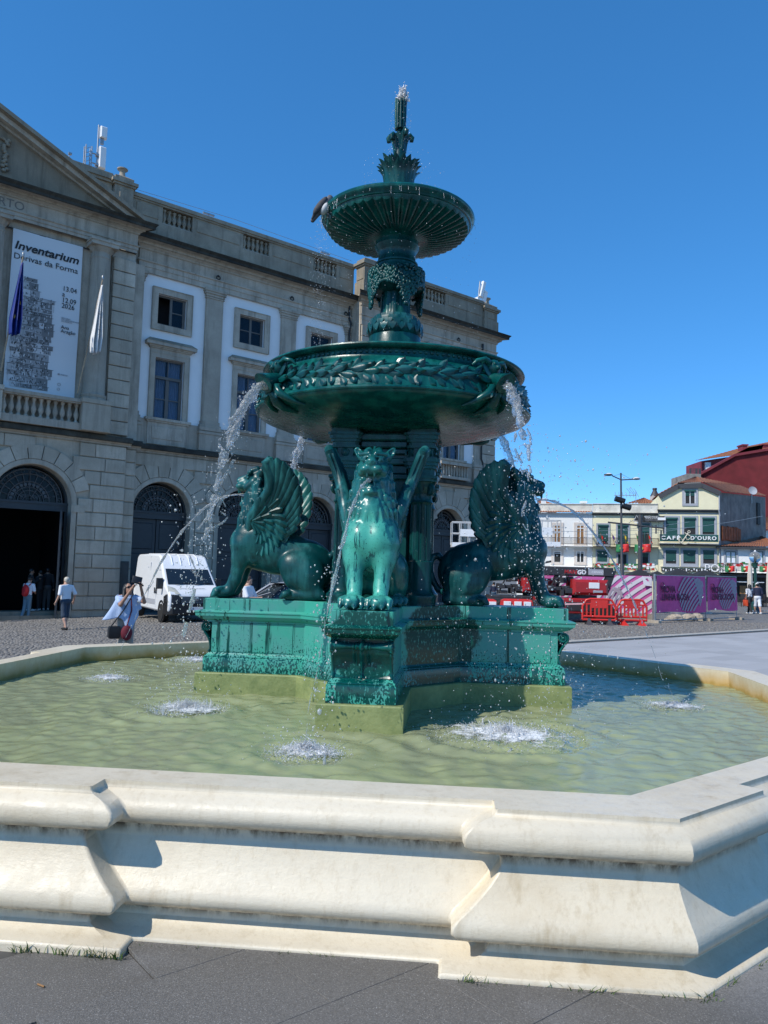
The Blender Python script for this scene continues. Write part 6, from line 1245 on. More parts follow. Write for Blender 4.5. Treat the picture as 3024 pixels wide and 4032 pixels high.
for x0, x1, y0, lb in ((1345, 1402, 108, 0), (1602, 1700, 104, 1)): P, Q = at(*r2(x0, y0), Yb + 1) - o, at(*r2(x1, y0 + 60), Yb + 1) - o; mb = MB(); mb.box(P[0], Q[0], P[1], P[1] + 1.5, Q[2] - 1, P[2]); mb.box(P[0] - .12, Q[0] + .12, P[1] - .12, P[1] + 1.6, P[2], P[2] + .18); mb.build('chimney', M['redmetal'], red)
tb = at(*r2(650, 560), 90); tt = thing('roof_terrace_block', 'grey roof terrace block with a thin railing left of the red house', 'terrace', (tb[0], 90, tb[2] - 4)); o2 = np.array(tt.location); a, b = at(*r2(650, 458), 90) - o2, at(*r2(822, 458), 90) - o2; mb = MB(); mb.box(a[0], b[0], 0, 5, -1, a[2]); mb.build('wall', M['old_render'], tt)
mb = MB(); zt = (at(*r2(690, 392), 90) - o2)[2]
for x in (692, 770, 815): P = at(*r2(x, 450), 90) - o2; mb.box(P[0] - .09, P[0] + .09, 0, .15, a[2], zt)
for k in range(5): mb.box((at(*r2(692, 450), 90) - o2)[0], b[0], .05, .09, a[2] + (zt - a[2]) * k / 5 + .1, a[2] + (zt - a[2]) * k / 5 + .14)
mb.build('railing', M['fascia'], tt)
# -- low tiled houses on the right
ul = W(*r2(1072, 1400))[0]; lo = house('tiled_corner_shop', 'low shop house with clay tile roof, pale walls and flags on its balcony', ul); ur = W(*r4(1900, 300))[0]; L = ur - ul
zE = wpt(r2(1200, 1372), ul)[1]; mb = MB(); mb.box(0, L, 0, 8, wpt(r2(1200, 1690), ul)[1], zE); mb.build('wall', M['white_house'], lo)
ap_ = toL(at(*r2(1570, 1240), 77), lo); tiled([(-.4, -.5, zE - .02), (L, -.5, zE - .02), (L, ap_[1], ap_[2]), ap_], 8, 26).build('roof', M['tile'], lo); mb = MB(); mb.box(-.4, L, -.5, 0, zE - .16, zE - .03); mb.build('eaves_board', M['fascia'], lo)
tiled([(-.4, 7, zE), (-.4, -.5, zE), ap_, (ap_[0], ap_[1] + .1, ap_[2])], 8, 10).build('roof', M['tile'], lo)
for x0, x1 in ((1130, 1263), (1460, 1600)): opening(lo, ul, r2(x0, 1428), r2(x1, 1568), 'trim', 'curtain', .14, None, 'vm', False)
mb = HB(ul); mb.r(r4(1130, 142), r4(1900, 158), -.9, .05); mb.build('balcony_slab', M['white_house'], lo); railing(lo, ul, r4(1135, 45), r4(1700, 142), .85, 40)
mb = HB(ul); mb.r(r4(1140, 160), r4(1900, 205), -.25, .0); mb.build('shop_sign_band', M['fascia'], lo); mb = MB(); mb.box(0, L, .6, .8, 0, 3.4); mb.build('shop_front', M['shopdark'], lo); mb = HB(ul); mb.r(r4(1330, 236), r4(1612, 252), -.3, -.2); mb.build('shop_light_tube', plain('white_tube', (.9, .9, .88), .4), lo); mb = HB(ul); mb.r(r4(1375, 282), r4(1445, 372), .4, .55); mb.build('menu_board', M['brown'], lo)
bt = MB(); rd = random.Random(13)
for k in range(70): u, z = wpt(r4(1138 + 520 * rd.random(), 48 + 30 * rd.random()), ul); bt.cm = rd.randrange(3); s_ = rd.uniform(.06, .15); bt.box(u - s_, u + s_, -.93, -.915 + .005 * rd.random(), z - s_ * .8, z + s_ * .8)
bo = addobj('balcony_bunting', bt.mesh('balcony_bunting', cols)); tag(bo, 'red and white bunting along the balcony of the tiled shop', 'bunting', kind='stuff'); bo.matrix_world = Matrix.Translation(lo.location) @ Matrix.Rotation(RZ, 4, 'Z')
for x0, x1, lb in ((1190, 1290, 'red and green flag on the shop balcony, nearest the yellow café'), (1355, 1440, 'red and green flag on the shop balcony, left of the closed parasol'), (1545, 1650, 'red and green flag on the shop balcony, behind the globe lamp')):
    (u0, z1), (u1, z0) = W(*r4(x0, 78)), W(*r4(x1, 140)); port_flag(lb, ORW + E_ * u0 - N_IN * .95 + np.array([0, 0, z1]), RZ, u1 - u0, z1 - z0, 'flags hung on the house fronts')
Yk = 84; a, b = at(*r2(1345, 1160), Yk), at(*r2(1800, 1160), Yk); k_ = thing('tiled_house', 'white house with steep orange roof above the tiled shop', 'building', (a[0], Yk, 0)); o3 = np.array(k_.location); c = at(*r2(1800, 960), Yk + 4) - o3; mb = MB(); mb.box(0, b[0] - a[0], 0, 6, 0, a[2]); mb.build('wall', M['white_house'], k_); tiled([(-.4, -.4, a[2]), (b[0] - a[0], -.4, a[2]), c, (c[0] - .5, c[1], c[2])], 8, 20).build('roof', M['tile'], k_); w0, w1 = at(*r2(1412, 1197), Yk) - o3, at(*r2(1494, 1272), Yk) - o3; mb = MB(); mb.box(w0[0], w1[0], -.08, .02, w1[2], w0[2]); mb.build('window', M['shopdark'], k_)
# ------------------------------------------------------------------ street furniture on the right
pole_m = plain('dark_grey_pole', (.06, .06, .065), .5)
def upright(P, px_top, Y): return at(*px_top, Y)[2]
Y = 46; b_ = at(*r1(968, 1240), Y); t = thing('street_lamp', 'tall grey street lamp with two arms in front of the cream house', 'street lamp', (b_[0], Y, 0)); h = at(*r1(958, 172), Y)[2]; ha = at(*r1(958, 245), Y)[2]
mb = MB(); mb.tube([(.0, 0, 0), (-.02, 0, 2.6), (-.03, 0, 2.7), (-.1, 0, h)], [.13, .12, .075, .05], 12); mb.build('pole', pole_m, t, 60)
mb = MB(); mb.tube([(-.1, 0, ha), (-.62, 0, ha + .22)], .035, 8); mb.tube([(-.1, 0, ha - .02), (.62, 0, ha + .04)], .035, 8); mb.cyl((-.1, 0, h - .05), (-.55, 0, ha + .2), .008, 5); mb.cyl((-.1, 0, h - .05), (.5, 0, ha + .05), .008, 5); mb.build('arms', pole_m, t, 60)
for s_, x, z in ((-1, -.85, ha + .27), (1, .80, ha + .07)):
    mb = MB(); mb.ball((x, 0, z), (.27, .16, .07), 16, 8); mb.build('lamp_head', pole_m if s_ < 0 else M['steel'], t, 60); mb = MB(); mb.ball((x + .04, 0, z + .045), (.18, .11, .06), 12, 8); mb.build('lamp_glass', M['white'], t, 60)
for x, y, s_ in ((935, 468, -1), (1000, 540, 1)): P = at(*r1(x, y), Y); q_ = MB(); q_.cyl((P[0] - b_[0] - .28, -.12, P[2] + .08), (P[0] - b_[0] + .28, -.12, P[2] - .08), .17, 12); q_.cyl((P[0] - b_[0] + .28 * s_, -.12, P[2]), (-.1, 0, P[2]), .03, 6); q_.build('spotlight', M['black'], t, 60)
Y = 52; b_ = at(*r1(1163, 1240), Y); t = thing('tram_wire_pole', 'dark tram wire pole with a long cross arm before the cream house', 'pole', (b_[0], Y, 0)); h = at(*r1(1165, 628), Y)[2]; mb = MB(); mb.tube([(0, 0, 0), (0, 0, h)], [.17, .13], 12); mb.build('pole', pole_m, t, 60)
a, b = at(*r1(808, 710), Y), at(*r1(1420, 775), Y); mb = MB(); mb.cyl((a[0] - b_[0], -.1, a[2]), (b[0] - b_[0], -.1, b[2]), .055, 8); mb.cyl((0, 0, h - .1), (a[0] - b_[0] + 1.4, -.1, a[2]), .015, 5); mb.cyl((0, 0, h - .1), (b[0] - b_[0] - .6, -.1, b[2]), .015, 5)
for x in (1330, 1412): P = at(*r1(x, 770), Y); mb.cyl((P[0] - b_[0], -.1, P[2] + .2), (P[0] - b_[0], -.1, P[2] - .4), .05, 6)
P, Q = at(*r1(1325, 792), Y), at(*r1(1412, 800), Y); mb.cyl((P[0] - b_[0], -.1, P[2]), (Q[0] - b_[0], -.1, Q[2]), .02, 5); P = at(*r1(1385, 800), Y); mb.cyl((P[0] - b_[0], -.1, P[2]), (P[0] - b_[0], -.1, P[2] - .55), .05, 6); mb.build('cross_arm', pole_m, t, 60)
wires = MB()
for p, q_ in (((60, 805), (1700, 705)), ((560, 838), (1700, 765)), ((1000, 800), (2500, 640))): A, B = at(*r1(*p), 53), at(*r1(*q_), 53); wires.tube([tuple(A * (1 - f) + B * f - np.array([0, 0, .25 * math.sin(math.pi * f)])) for f in np.linspace(0, 1, 9)], .016, 4)
tag(wires.build('tram_wires', M['steel']), 'thin pale tram wires strung across the yellow house fronts', 'wires', kind='stuff')
Y = 49; b_ = at(*r4(1527, 300), Y); t = thing('globe_lamp', 'green lamp post with a clear glass globe at the right edge', 'street lamp', (b_[0], Y, 0)); zt = at(*r4(1527, 42), Y)[2]; mb = MB(); mb.lathe([(.28, 0), (.26, .5), (.14, .6), (.10, 1.0), (.08, zt - .35), (.16, zt - .3), (.14, zt - .1), (.2, zt)], 14); mb.build('post', plain('bottle_green_post', (.01, .06, .05), .45), t, 45); mb = MB(); mb.ball((0, 0, zt + .36), .36, 16, 12); q = Nt('globe_glass'); q.set(base=(.8, .82, .82), rough=.05); q.b.inputs['Transmission Weight'].default_value = .85; mb.build('globe', q.m, t, 60); mb = MB(); mb.cyl((0, 0, zt), (0, 0, zt + .4), .06); mb.cyl((0, 0, zt + .68), (0, 0, zt + .8), .1, r2=.02); mb.build('lamp_core', M['white'], t, 60)
M['beige'] = plain('beige_canvas', (.58, .53, .45), .8)
for x0, x1, Y, lb in ((1442, 1496, 48, 'closed beige parasol behind the three walkers'), (1640, 1700, 48, 'closed beige parasol cut off by the right edge of the picture')):
    a, b = at(*r4(x0, 100), Y), at(*r4(x1, 100), Y); zt = at(*r4((x0 + x1) / 2 - 6, 14), Y)[2]; t = thing('closed_parasol', lb, 'parasol', ((a[0] + b[0]) / 2, Y, 0), 0, 'closed beige parasols by the tiled shop'); r_ = (b[0] - a[0]) / 2; mb = MB(); mb.lathe([(r_ * .85, .9), (r_ * 1.05, 1.3), (r_ * .95, 2.2), (r_ * .6, zt - .3), (r_ * .3, zt - .06), (.02, zt)], 24, mod=lambda a, z: 1 - .12 * abs(math.sin(a * 4))); mb.build('canvas', M['beige'], t, 60); mb = MB(); mb.cyl((0, 0, 0), (0, 0, 1), .04); mb.cyl((0, 0, 0), (0, 0, .08), .35); mb.build('stand', M['steel'], t, 60)
M['blackcloth'] = plain('black_canvas', (.022, .022, .024), .8)
def black_parasol(label, x0, x1, ytop, ybot, conv, Y):
    a, b = at(*conv(x0, ybot), Y), at(*conv(x1, ybot), Y); zt, zb = at(*conv((x0 + x1) / 2, ytop), Y)[2], a[2]; t = thing('black_parasol', label, 'parasol', ((a[0] + b[0]) / 2, Y, 0), 0, 'black café parasols behind the hoarding'); h = (b[0] - a[0]) / 2; mb = MB(); n = 4; L0 = [(-h, -h, zb), (h, -h, zb), (h, h, zb), (-h, h, zb)]
    mb.loft([[(x, y, z - .22) for x, y, z in L0], L0, [(x * .5, y * .5, zb + (zt - zb) * .58) for x, y, z in L0], [(x * .04, y * .04, zt) for x, y, z in L0]], cap=(False, True)); mb.build('canvas', M['blackcloth'], t); mb = MB(); mb.cyl((0, 0, 0), (0, 0, zt - .05), .045); mb.cyl((0, 0, 0), (0, 0, .1), .4); mb.build('stand', M['steel'], t, 60)
black_parasol('black parasol above the red machine', 1185, 1400, 126, 176, r3, 43); black_parasol('black parasol peeping over the hoarding left of the tram pole', 200, 425, 110, 168, r4, 42); black_parasol('small far black parasol between two larger ones', 432, 565, 128, 170, r4, 47); black_parasol('largest black parasol, in front of the yellow café', 560, 880, 104, 180, r4, 42); black_parasol('black parasol over the right part of the pink fence', 850, 1140, 120, 186, r4, 43); black_parasol('leftmost black parasol beside the shop name', 1015, 1185, 143, 172, r3, 46)
# hoarding and mesh fence with printed pink cloths
M['pink'] = plain('pink_print', (.66, .13, .38), .7, var=.06, scale=2); M['pinkw'] = plain('white_print', (.76, .72, .74), .7, var=.04); M['magenta'] = plain('magenta_mesh_cloth', (.74, .095, .30), .75, var=.14, scale=3); M['greyp'] = plain('grey_print_on_mesh', (.44, .36, .41), .75, var=.08); M['darkprint'] = plain('dark_print_on_mesh', (.12, .015, .06), .75)
def yarn(mb, cx, cz, r, x0, x1, z0, z1, y, k=8, a1=38, seed=0):
    """ball of parallel bent bands, two bundles crossing"""
    def clip(poly):
        for ax, lim, sg in ((0, x0, 1), (0, x1, -1), (1, z0, 1), (1, z1, -1)):
            out = []
            for i in range(len(poly)):
                p, q_ = poly[i - 1], poly[i]; ip, iq = sg * (p[ax] - lim) >= 0, sg * (q_[ax] - lim) >= 0
                if ip != iq: f = (lim - p[ax]) / (q_[ax] - p[ax]); out.append((p[0] + (q_[0] - p[0]) * f, p[1] + (q_[1] - p[1]) * f))
                if iq: out.append(q_)
            poly = out
            if len(poly) < 3: return None
        return poly
    def band(c0, c1, lo, hi, ang, bend, lay):
        n = 14; ca, sa = math.cos(R(ang)), math.sin(R(ang))
        for i in range(n):
            q_ = []
            for f, o_ in ((i / n, c0), ((i + 1) / n, c0), ((i + 1) / n, c1), (i / n, c1)): s_ = lo + (hi - lo) * f; t_ = o_ * r + bend * r * (1 - (s_) ** 2); q_.append((cx + ca * s_ * r - sa * t_, cz + sa * s_ * r + ca * t_))
            p = clip(q_)
            if p: mb.add([(x, y - .004 * lay, z) for x, z in p], [tuple(range(len(p)))])
    for i in range(k):
        c = -.9 + 1.8 * i / k; e = math.sqrt(max(.02, 1 - c * c)); band(c, c + .95 / k, -e, e, a1, .16, 1)
    for i in range(k // 2 + 1): c = -.98 + .62 * i / (k // 2 + 1); e = math.sqrt(max(.02, 1 - c * c)); band(c, c + .95 / k, -e * .95, e * .55, a1 + 78, -.22, 2)
YF = 34.6; hz1 = at(*r4(200, 176), YF)[2]
x0, x1 = at(*r3(640, 300), YF)[0], at(*r4(446, 300), YF)[0]
hd = thing('printed_hoarding', 'long pink and white printed hoarding behind the red lift', 'hoarding', (x0, YF, 0)); Lh = x1 - x0; mb = MB(); mb.box(0, Lh, 0, .06, .28, hz1); mb.build('board', M['pink'], hd); mb = MB()
for cx, cz, r_ in ((at(*r3(900, 400), YF)[0] - x0, 1.05, .95), (at(*r4(255, 400), YF)[0] - x0, 1.02, 1.55), (at(*r3(960, 230), YF)[0] - x0, 2.75, 1.0)): yarn(mb, cx, cz, r_, .02, Lh - .02, .30, hz1 - .02, -.006 - .012 * (cx > 3), 9)
tag(mb.build('white_stripes', M['pinkw'], hd), kind='stuff'); mb = MB(); cx = at(*r4(35, 330), YF)[0] - x0; yarn(mb, cx, .98, .45, .02, Lh, .3, hz1, -.03, 5, 70); mb.build('grey_stripes', M['greyp'], hd)
mb = MB(); a = at(*r4(345, 180), YF - .1); mb.add([(a[0] - x0, -.05, hz1), (Lh, -.05, hz1 - .45), (a[0] - x0 + .05, -.12, hz1 - .42)], [(0, 2, 1)]); mb.build('folded_corner', M['white'], hd); mb = MB(); mb.box(0, Lh, -.02, .1, -.01, .28); mb.build('concrete_base', M['granite'], hd)
fpost, fend = at(*r4(457, 670), 32.6), at(*r4(1330, 632), 37.4)
fpost[2] = fend[2] = 0; dvec = fend - fpost; Lf = np.linalg.norm(dvec); rzf = math.atan2(dvec[1], dvec[0]); fr = (980 - 457) / (1330 - 457); f_mid = .585
def fence(label, f0, f1, ztop):
    w_ = Lf * (f1 - f0); t = thing('fence_panel', label, 'fence panel', fpost + dvec * f0, rzf, 'wire fence panels with pink cloths'); mb = MB(); zt = ztop
    mb.tube([(.02, 0, .1), (.02, 0, zt), (w_ - .02, 0, zt), (w_ - .02, 0, .1), (.02, 0, .1)], .024, 8)
    mb.build('frame', M['steel'], t, 60); mb = MB()
    for k in range(1, int(w_ / .12)): mb.cyl((k * .12, 0, .1), (k * .12, 0, zt), .005, 3)
    for k in range(1, 8): mb.cyl((.02, 0, .1 + k * .25), (w_ - .02, 0, .1 + k * .25), .005, 3)
    o = mb.build('wire_mesh', M['steel'], t); tag(o, kind='stuff')
    for x in (0.0, w_): mb = MB(); mb.cham(x - .13, x + .13, -.32, .32, .0, .13, .02); mb.build('concrete_foot', M['granite'], t)
    return t, w_
fa, wa = fence('near wire fence panel carrying the larger magenta cloth', 0, f_mid, at(*r4(457, 172), 32.6)[2]); fb, wb = fence('far wire fence panel carrying the narrower magenta cloth', f_mid + .012, 1.0, at(*r4(1320, 192), 37.4)[2])
mb = MB(); mb.cyl((0, -.06, 0), (0, -.06, 2.05), .05, 10); mb.build('corner_post', M['steel'], fa, 60)
def cloth(label, f0, f1, z0, z1, ball, txt):
    w_ = Lf * (f1 - f0); t = thing('printed_cloth', label, 'banner', fpost + dvec * f0 + np.array([dvec[1], -dvec[0], 0]) / Lf * .05, rzf, 'magenta cloths tied to the wire fence'); mb = MB(); mb.grid(lambda u, v: (w_ * u, -.03 + .025 * math.sin(u * 11 + v * 3), z0 + (z1 - z0) * v + .04 * math.sin(u * 6) * (1 - v)), 40, 12); mb.build('cloth', M['magenta'], t, 80)
    mb = MB(); yarn(mb, w_ * ball[0], ball[1], ball[2], .05, w_ - .03, z0 + .05, z1 - .05, -.075, 9, 40); o = mb.build('pale_stripes', M['greyp'], t)
    s_ = txt; flat_text('NOVA\nLINHA ROSA', .40 * s_, M['darkprint'], face(.28, -.085, z0 + .86 * s_), t, 'lettering', .002, 0, .012); mb = MB(); mb.tube([(.36 + .13 * math.cos(a), -.085, z1 - .42 + .13 * math.sin(a)) for a in np.linspace(0, 6.28, 17)], .016, 4); mb.build('round_logo', M['darkprint'], t); return t
cloth('larger magenta cloth with pale stripes and dark lettering', .02, f_mid - .008, .42, 1.99, (.66, 1.18, .98), 1.0); cloth('narrower magenta cloth at the far end of the fence', f_mid + .02, .985, .46, 1.98, (.62, 1.25, .85), .95)
rk = random.Random(21)
for k in range(14):
    P = fpost + dvec * rk.uniform(.15, .55) + np.array([.3, .9, 0]) * rk.uniform(.8, 2.0); mb = MB(); r_ = rk.uniform(.10, .26); mb.ball((0, 0, r_ * .5), (r_ * 1.3, r_, r_ * .75), 7, 5); mb.v = [(x + rk.uniform(-.04, .04), y + rk.uniform(-.04, .04), z + rk.uniform(-.03, .03)) for x, y, z in mb.v]; o = mb.build('rubble_stone', M['granite_low'], None, None, loc=(P[0], P[1], 0)); tag(o, 'pale broken stone lying behind the pink fence', 'stone', 'rubble behind the fence')
# red crowd barriers
M['redp'] = plain('red_plastic', (.60, .030, .022), .38, var=.06)
def crowd_barrier(label, px0, px1, py_base, conv, Y, rz, dark_feet):
    a, b = at(*conv(px0, py_base), Y), at(*conv(px1, py_base), Y); t = thing('crowd_barrier', label, 'barrier', ((a[0] + b[0]) / 2, Y, 0), rz, 'red plastic crowd barriers'); h = (b[0] - a[0]) / 2 / math.cos(rz); mb = MB(); r_ = .045
    mb.tube([(-h, 0, .20), (-h, 0, .72), (-h + .14, 0, .96), (-h + .28, 0, 1.0), (h - .28, 0, 1.0), (h - .14, 0, .96), (h, 0, .72), (h, 0, .20), (-h, 0, .20)], r_, 8); mb.tube([(-h, 0, .33), (h, 0, .33)], r_, 8); mb.tube([(-h, 0, .80), (h, 0, .80)], .03, 8); mb.build('frame', M['redp'], t, 60)
    for k in range(7): x = -h + 2 * h * (k + 1) / 8; p = MB(); p.cham(x - .03, x + .03, -.025, .025, .33, .80, .008); p.build('slat', M['redp'], t)
    p = MB(); p.box(-.32, .32, -.03, .03, .66, .97); p.build('reflector_plate', M['redp'], t)
    for s_ in (-.62, .62): x = h * s_; p = MB(); p.loft([[(x - .05, -.05, .26), (x + .05, -.05, .26), (x + .05, .05, .26), (x - .05, .05, .26)], [(x - .06, -.08, .16), (x + .06, -.08, .16), (x + .06, .08, .16), (x - .06, .08, .16)], [(x - .13, -.36, .0), (x + .13, -.36, .0), (x + .13, .36, .0), (x - .13, .36, .0)]], cap=(True, True)); p.build('foot', pole_m if dark_feet else M['redp'], t)
    return t
crowd_barrier('red crowd barrier with grey feet in front of the lift wheel', 1092, 1444, 726, r3, 30.3, R(-4), True); crowd_barrier('red crowd barrier with red feet in front of the striped hoarding', 78, 392, 694, r4, 30.6, R(3), False)
def road_barrier(label, px0, px1, Y):
    a, b = at(*r3(px0, 500), Y), at(*r3(px1, 500), Y); t = thing('road_barrier', label, 'barrier', ((a[0] + b[0]) / 2, Y, 0), 0, 'red and white road barriers'); h = (b[0] - a[0]) / 2; zt = at(*r3(px0, 432), Y)[2]; mb = MB(); mb.loft([[(-h, -.25, 0), (h, -.25, 0), (h, .25, 0), (-h, .25, 0)], [(-h, -.12, .35), (h, -.12, .35), (h, .12, .35), (-h, .12, .35)], [(-h + .08, -.07, zt - .05), (h - .08, -.07, zt - .05), (h - .08, .07, zt - .05), (-h + .08, .07, zt - .05)], [(-h + .2, -.05, zt), (h - .2, -.05, zt), (h - .2, .05, zt), (-h + .2, .05, zt)]], cap=(False, True)); mb.build('body', M['redp'], t)
    for x in (-.45, .05, .5): p = MB(); p.cham(x * h * 1.2 - .14, x * h * 1.2 + .14, -.135, -.06, zt - .34, zt - .10, .01); p.build('white_square', M['white'], t)
road_barrier('red road barrier with white squares seen under the right lion\'s belly', 178, 560, 30.5); road_barrier('red road barrier beside the right lion\'s hind paw', -140, 168, 30.6)
# articulated boom lifts
M['mach_red'] = plain('machine_red_paint', (.36, .018, .02), .35, var=.1); M['mach_dark'] = plain('machine_dark_paint', (.035, .033, .036), .5, var=.2, scale=5)
def boom_lift(label, base_px, Y, sgn, basket_px):
    o = at(*base_px, Y); o[2] = 0; t = thing('boom_lift', label, 'boom lift', o, 0, 'articulated boom lifts'); t.scale = (.84, .84, .88); mb = MB()
    mb.cham(-2.4, 1.0, -.9, .9, .42, 1.12, .06); mb.build('chassis', M['mach_red'] if sgn > 0 else M['mach_dark'], t); p = MB(); p.cham(-2.5, -1.2, -.93, .93, .5, .98, .05); p.cham(-1.1, .2, -.94, -.9, .55, .95, .02); p.build('tool_box', M['mach_dark'], t)
    for x in (-1.75, .75):
        for y in (-.95, .95):
            w_ = MB(); T = Matrix.Translation((x, y, .46)) @ Matrix.Rotation(math.pi / 2, 4, 'X'); w_.lathe([(.22, -.17), (.40, -.17), (.46, -.12), (.46, .12), (.40, .17), (.22, .17)], 28, T, mod=lambda a, z: 1 + .03 * (1 if math.sin(a * 16) > 0 else 0)); wo_ = w_.build('wheel', M['rubber'], t, 30); w_ = MB(); w_.lathe([(.0, -.12), (.2, -.12), (.23, -.15), (.23, .15), (.2, .12), (0, .12)], 18, T); w_.build('rim', M['mach_dark'], wo_, 40)
    p = MB(); p.lathe([(.6, 1.12), (.6, 1.25)], 20); p.build('turntable', M['mach_dark'], t, 40)
    p = MB(); p.cham(-.75, .95, -.85, -.25, 1.28, 1.98, .12); p.cham(-.7, .9, .3, .85, 1.28, 1.9, .12); hs = p.build('engine_cover', M['mach_red'], t)
    p = MB(); p.cham(.0, .5, -.87, -.84, 1.58, 1.85, .01); p.build('vent_panel', M['white'], hs); p = MB(); p.box(.2, .65, -.868, -.845, 1.40, 1.5); p.build('maker_plate', M['trim'], hs)
    p = MB(); rm = random.Random(5)
    for k in range(14): x, z = rm.uniform(-2.0, -.8), rm.uniform(1.2, 2.0); p.cham(x, x + rm.uniform(.15, .4), rm.uniform(-.8, -.3), .3, z, z + rm.uniform(.1, .3), .02)
    p.tube([(-1.9, -.4, 1.2), (-1.6, -.6, 1.9), (-1.1, -.5, 2.2), (-.6, -.3, 2.2)], .04, 6); p.build('hydraulics', M['mach_dark'], t)
    p = MB(); p.cham(-3.2, 1.35, -.28, .10, 2.12, 2.55, .05); p.cham(-3.5, -2.4, -.24, .06, 2.16, 2.50, .04); p.loft([[(1.0, -.24, 2.1), (1.5, -.24, 2.45), (1.5, .06, 2.45), (1.0, .06, 2.1)], [(.7, -.2, 1.3), (1.1, -.2, 1.3), (1.1, .05, 1.3), (.7, .05, 1.3)]], cap=(True, True)); bm = p.build('boom', M['mach_dark'], t)
    flat_text('MAN', .27, M['mach_red'], face(-1.05, -.285, 2.22), bm, 'boom_lettering', .004, .1, .012); flat_text('GO', .27, M['white'], face(-.42, -.285, 2.22), bm, 'boom_lettering', .004, .1, .012); p = MB(); p.box(.12, .85, -.286, -.28, 2.2, 2.46); p.build('hire_sticker', M['trim'], bm); flat_text('CAMAMO', .13, M['white'], face(.28, -.29, 2.28), bm, 'sticker_lettering', .002)
    B = (at(*basket_px, Y) - np.array(t.location)) / np.array([.84, .84, .88]); p = MB(); p.tube([(-3.1, -.1, 2.3), (-3.4, -.1, 2.9), (B[0] + .2, -.1, B[2] - .3)], [.16, .15, .12], 8); p.tube([(-3.0, -.2, 2.5), (B[0] + .5, -.2, B[2] - .8)], .05, 6); p.build('upper_arm', M['mach_dark'], t)
    p = MB(); x0, x1 = B[0] - .9 , B[0] + .9
    for z in (.55, 1.1): p.tube([(x0, -.4, B[2] + z), (x1, -.4, B[2] + z), (x1, .4, B[2] + z), (x0, .4, B[2] + z), (x0, -.4, B[2] + z)], .025, 6)
    for x in np.linspace(x0, x1, 5): 
        for y in (-.4, .4): p.cyl((x, y, B[2]), (x, y, B[2] + 1.1), .025, 6)
    bk = p.build('basket_rails', plain('pale_grey_rail', (.5, .5, .49), .5), t, 60); p = MB(); p.box(x0, x1, -.42, .42, B[2] - .12, B[2] + .1); p.box(x0 + .4, x1 - .4, -.46, -.42, B[2] + .4, B[2] + .75); p.build('basket_floor', M['white'], bk)
boom_lift('black and red boom lift behind the red crowd barriers, lettered boom lowered', r3(1105, 700), 31.9, 1, r1(75, 945)); boom_lift('second boom lift half hidden behind the right lion, its pale basket raised', r3(560, 690), 33.6, -1, (1846, 2146))
tp = MB(); 
for k in range(40): f = k / 40; A, B = at(*r3(870, 495), 30.4), at(*r3(1110, 490), 30.4); tp.cm = k % 2; P = A * (1 - f) + B * f; Q = A * (1 - f - .025) + B * (f + .025); tp.add([(P[0], 30.4, P[2] - .03), (Q[0], 30.4, Q[2] - .03), (Q[0], 30.404, Q[2] + .03), (P[0], 30.404, P[2] + .03)], [(0, 1, 2, 3)])
tag(addobj('barrier_tape', tp.mesh('barrier_tape', [M['redp'], M['white']])), 'red and white tape strung beside the boom lift', 'tape')
# dark ornamental people-level clutter on the far terrace: café chairs
ch = MB(); ch.box(-.22, .22, -.22, .22, .42, .47); ch.box(-.22, .22, .18, .22, .47, .88)
for x in (-.2, .2):
    for y in (-.2, .2): ch.cyl((x, y, 0), (x, y, .44), .02, 5)
chm = ch.mesh('cafe_chair', M['blackcloth']); rc = random.Random(6)
for k in range(16): P = at(*r4(1335 + 330 * rc.random(), 470), 56 + 3 * rc.random()); o = addobj('cafe_chair', chm, None, (P[0], P[1], 0), (0, 0, rc.uniform(0, 6))); tag(o, 'black café chair crowded on the shaded terrace of the tiled shop', 'chair', 'café chairs on the terrace')
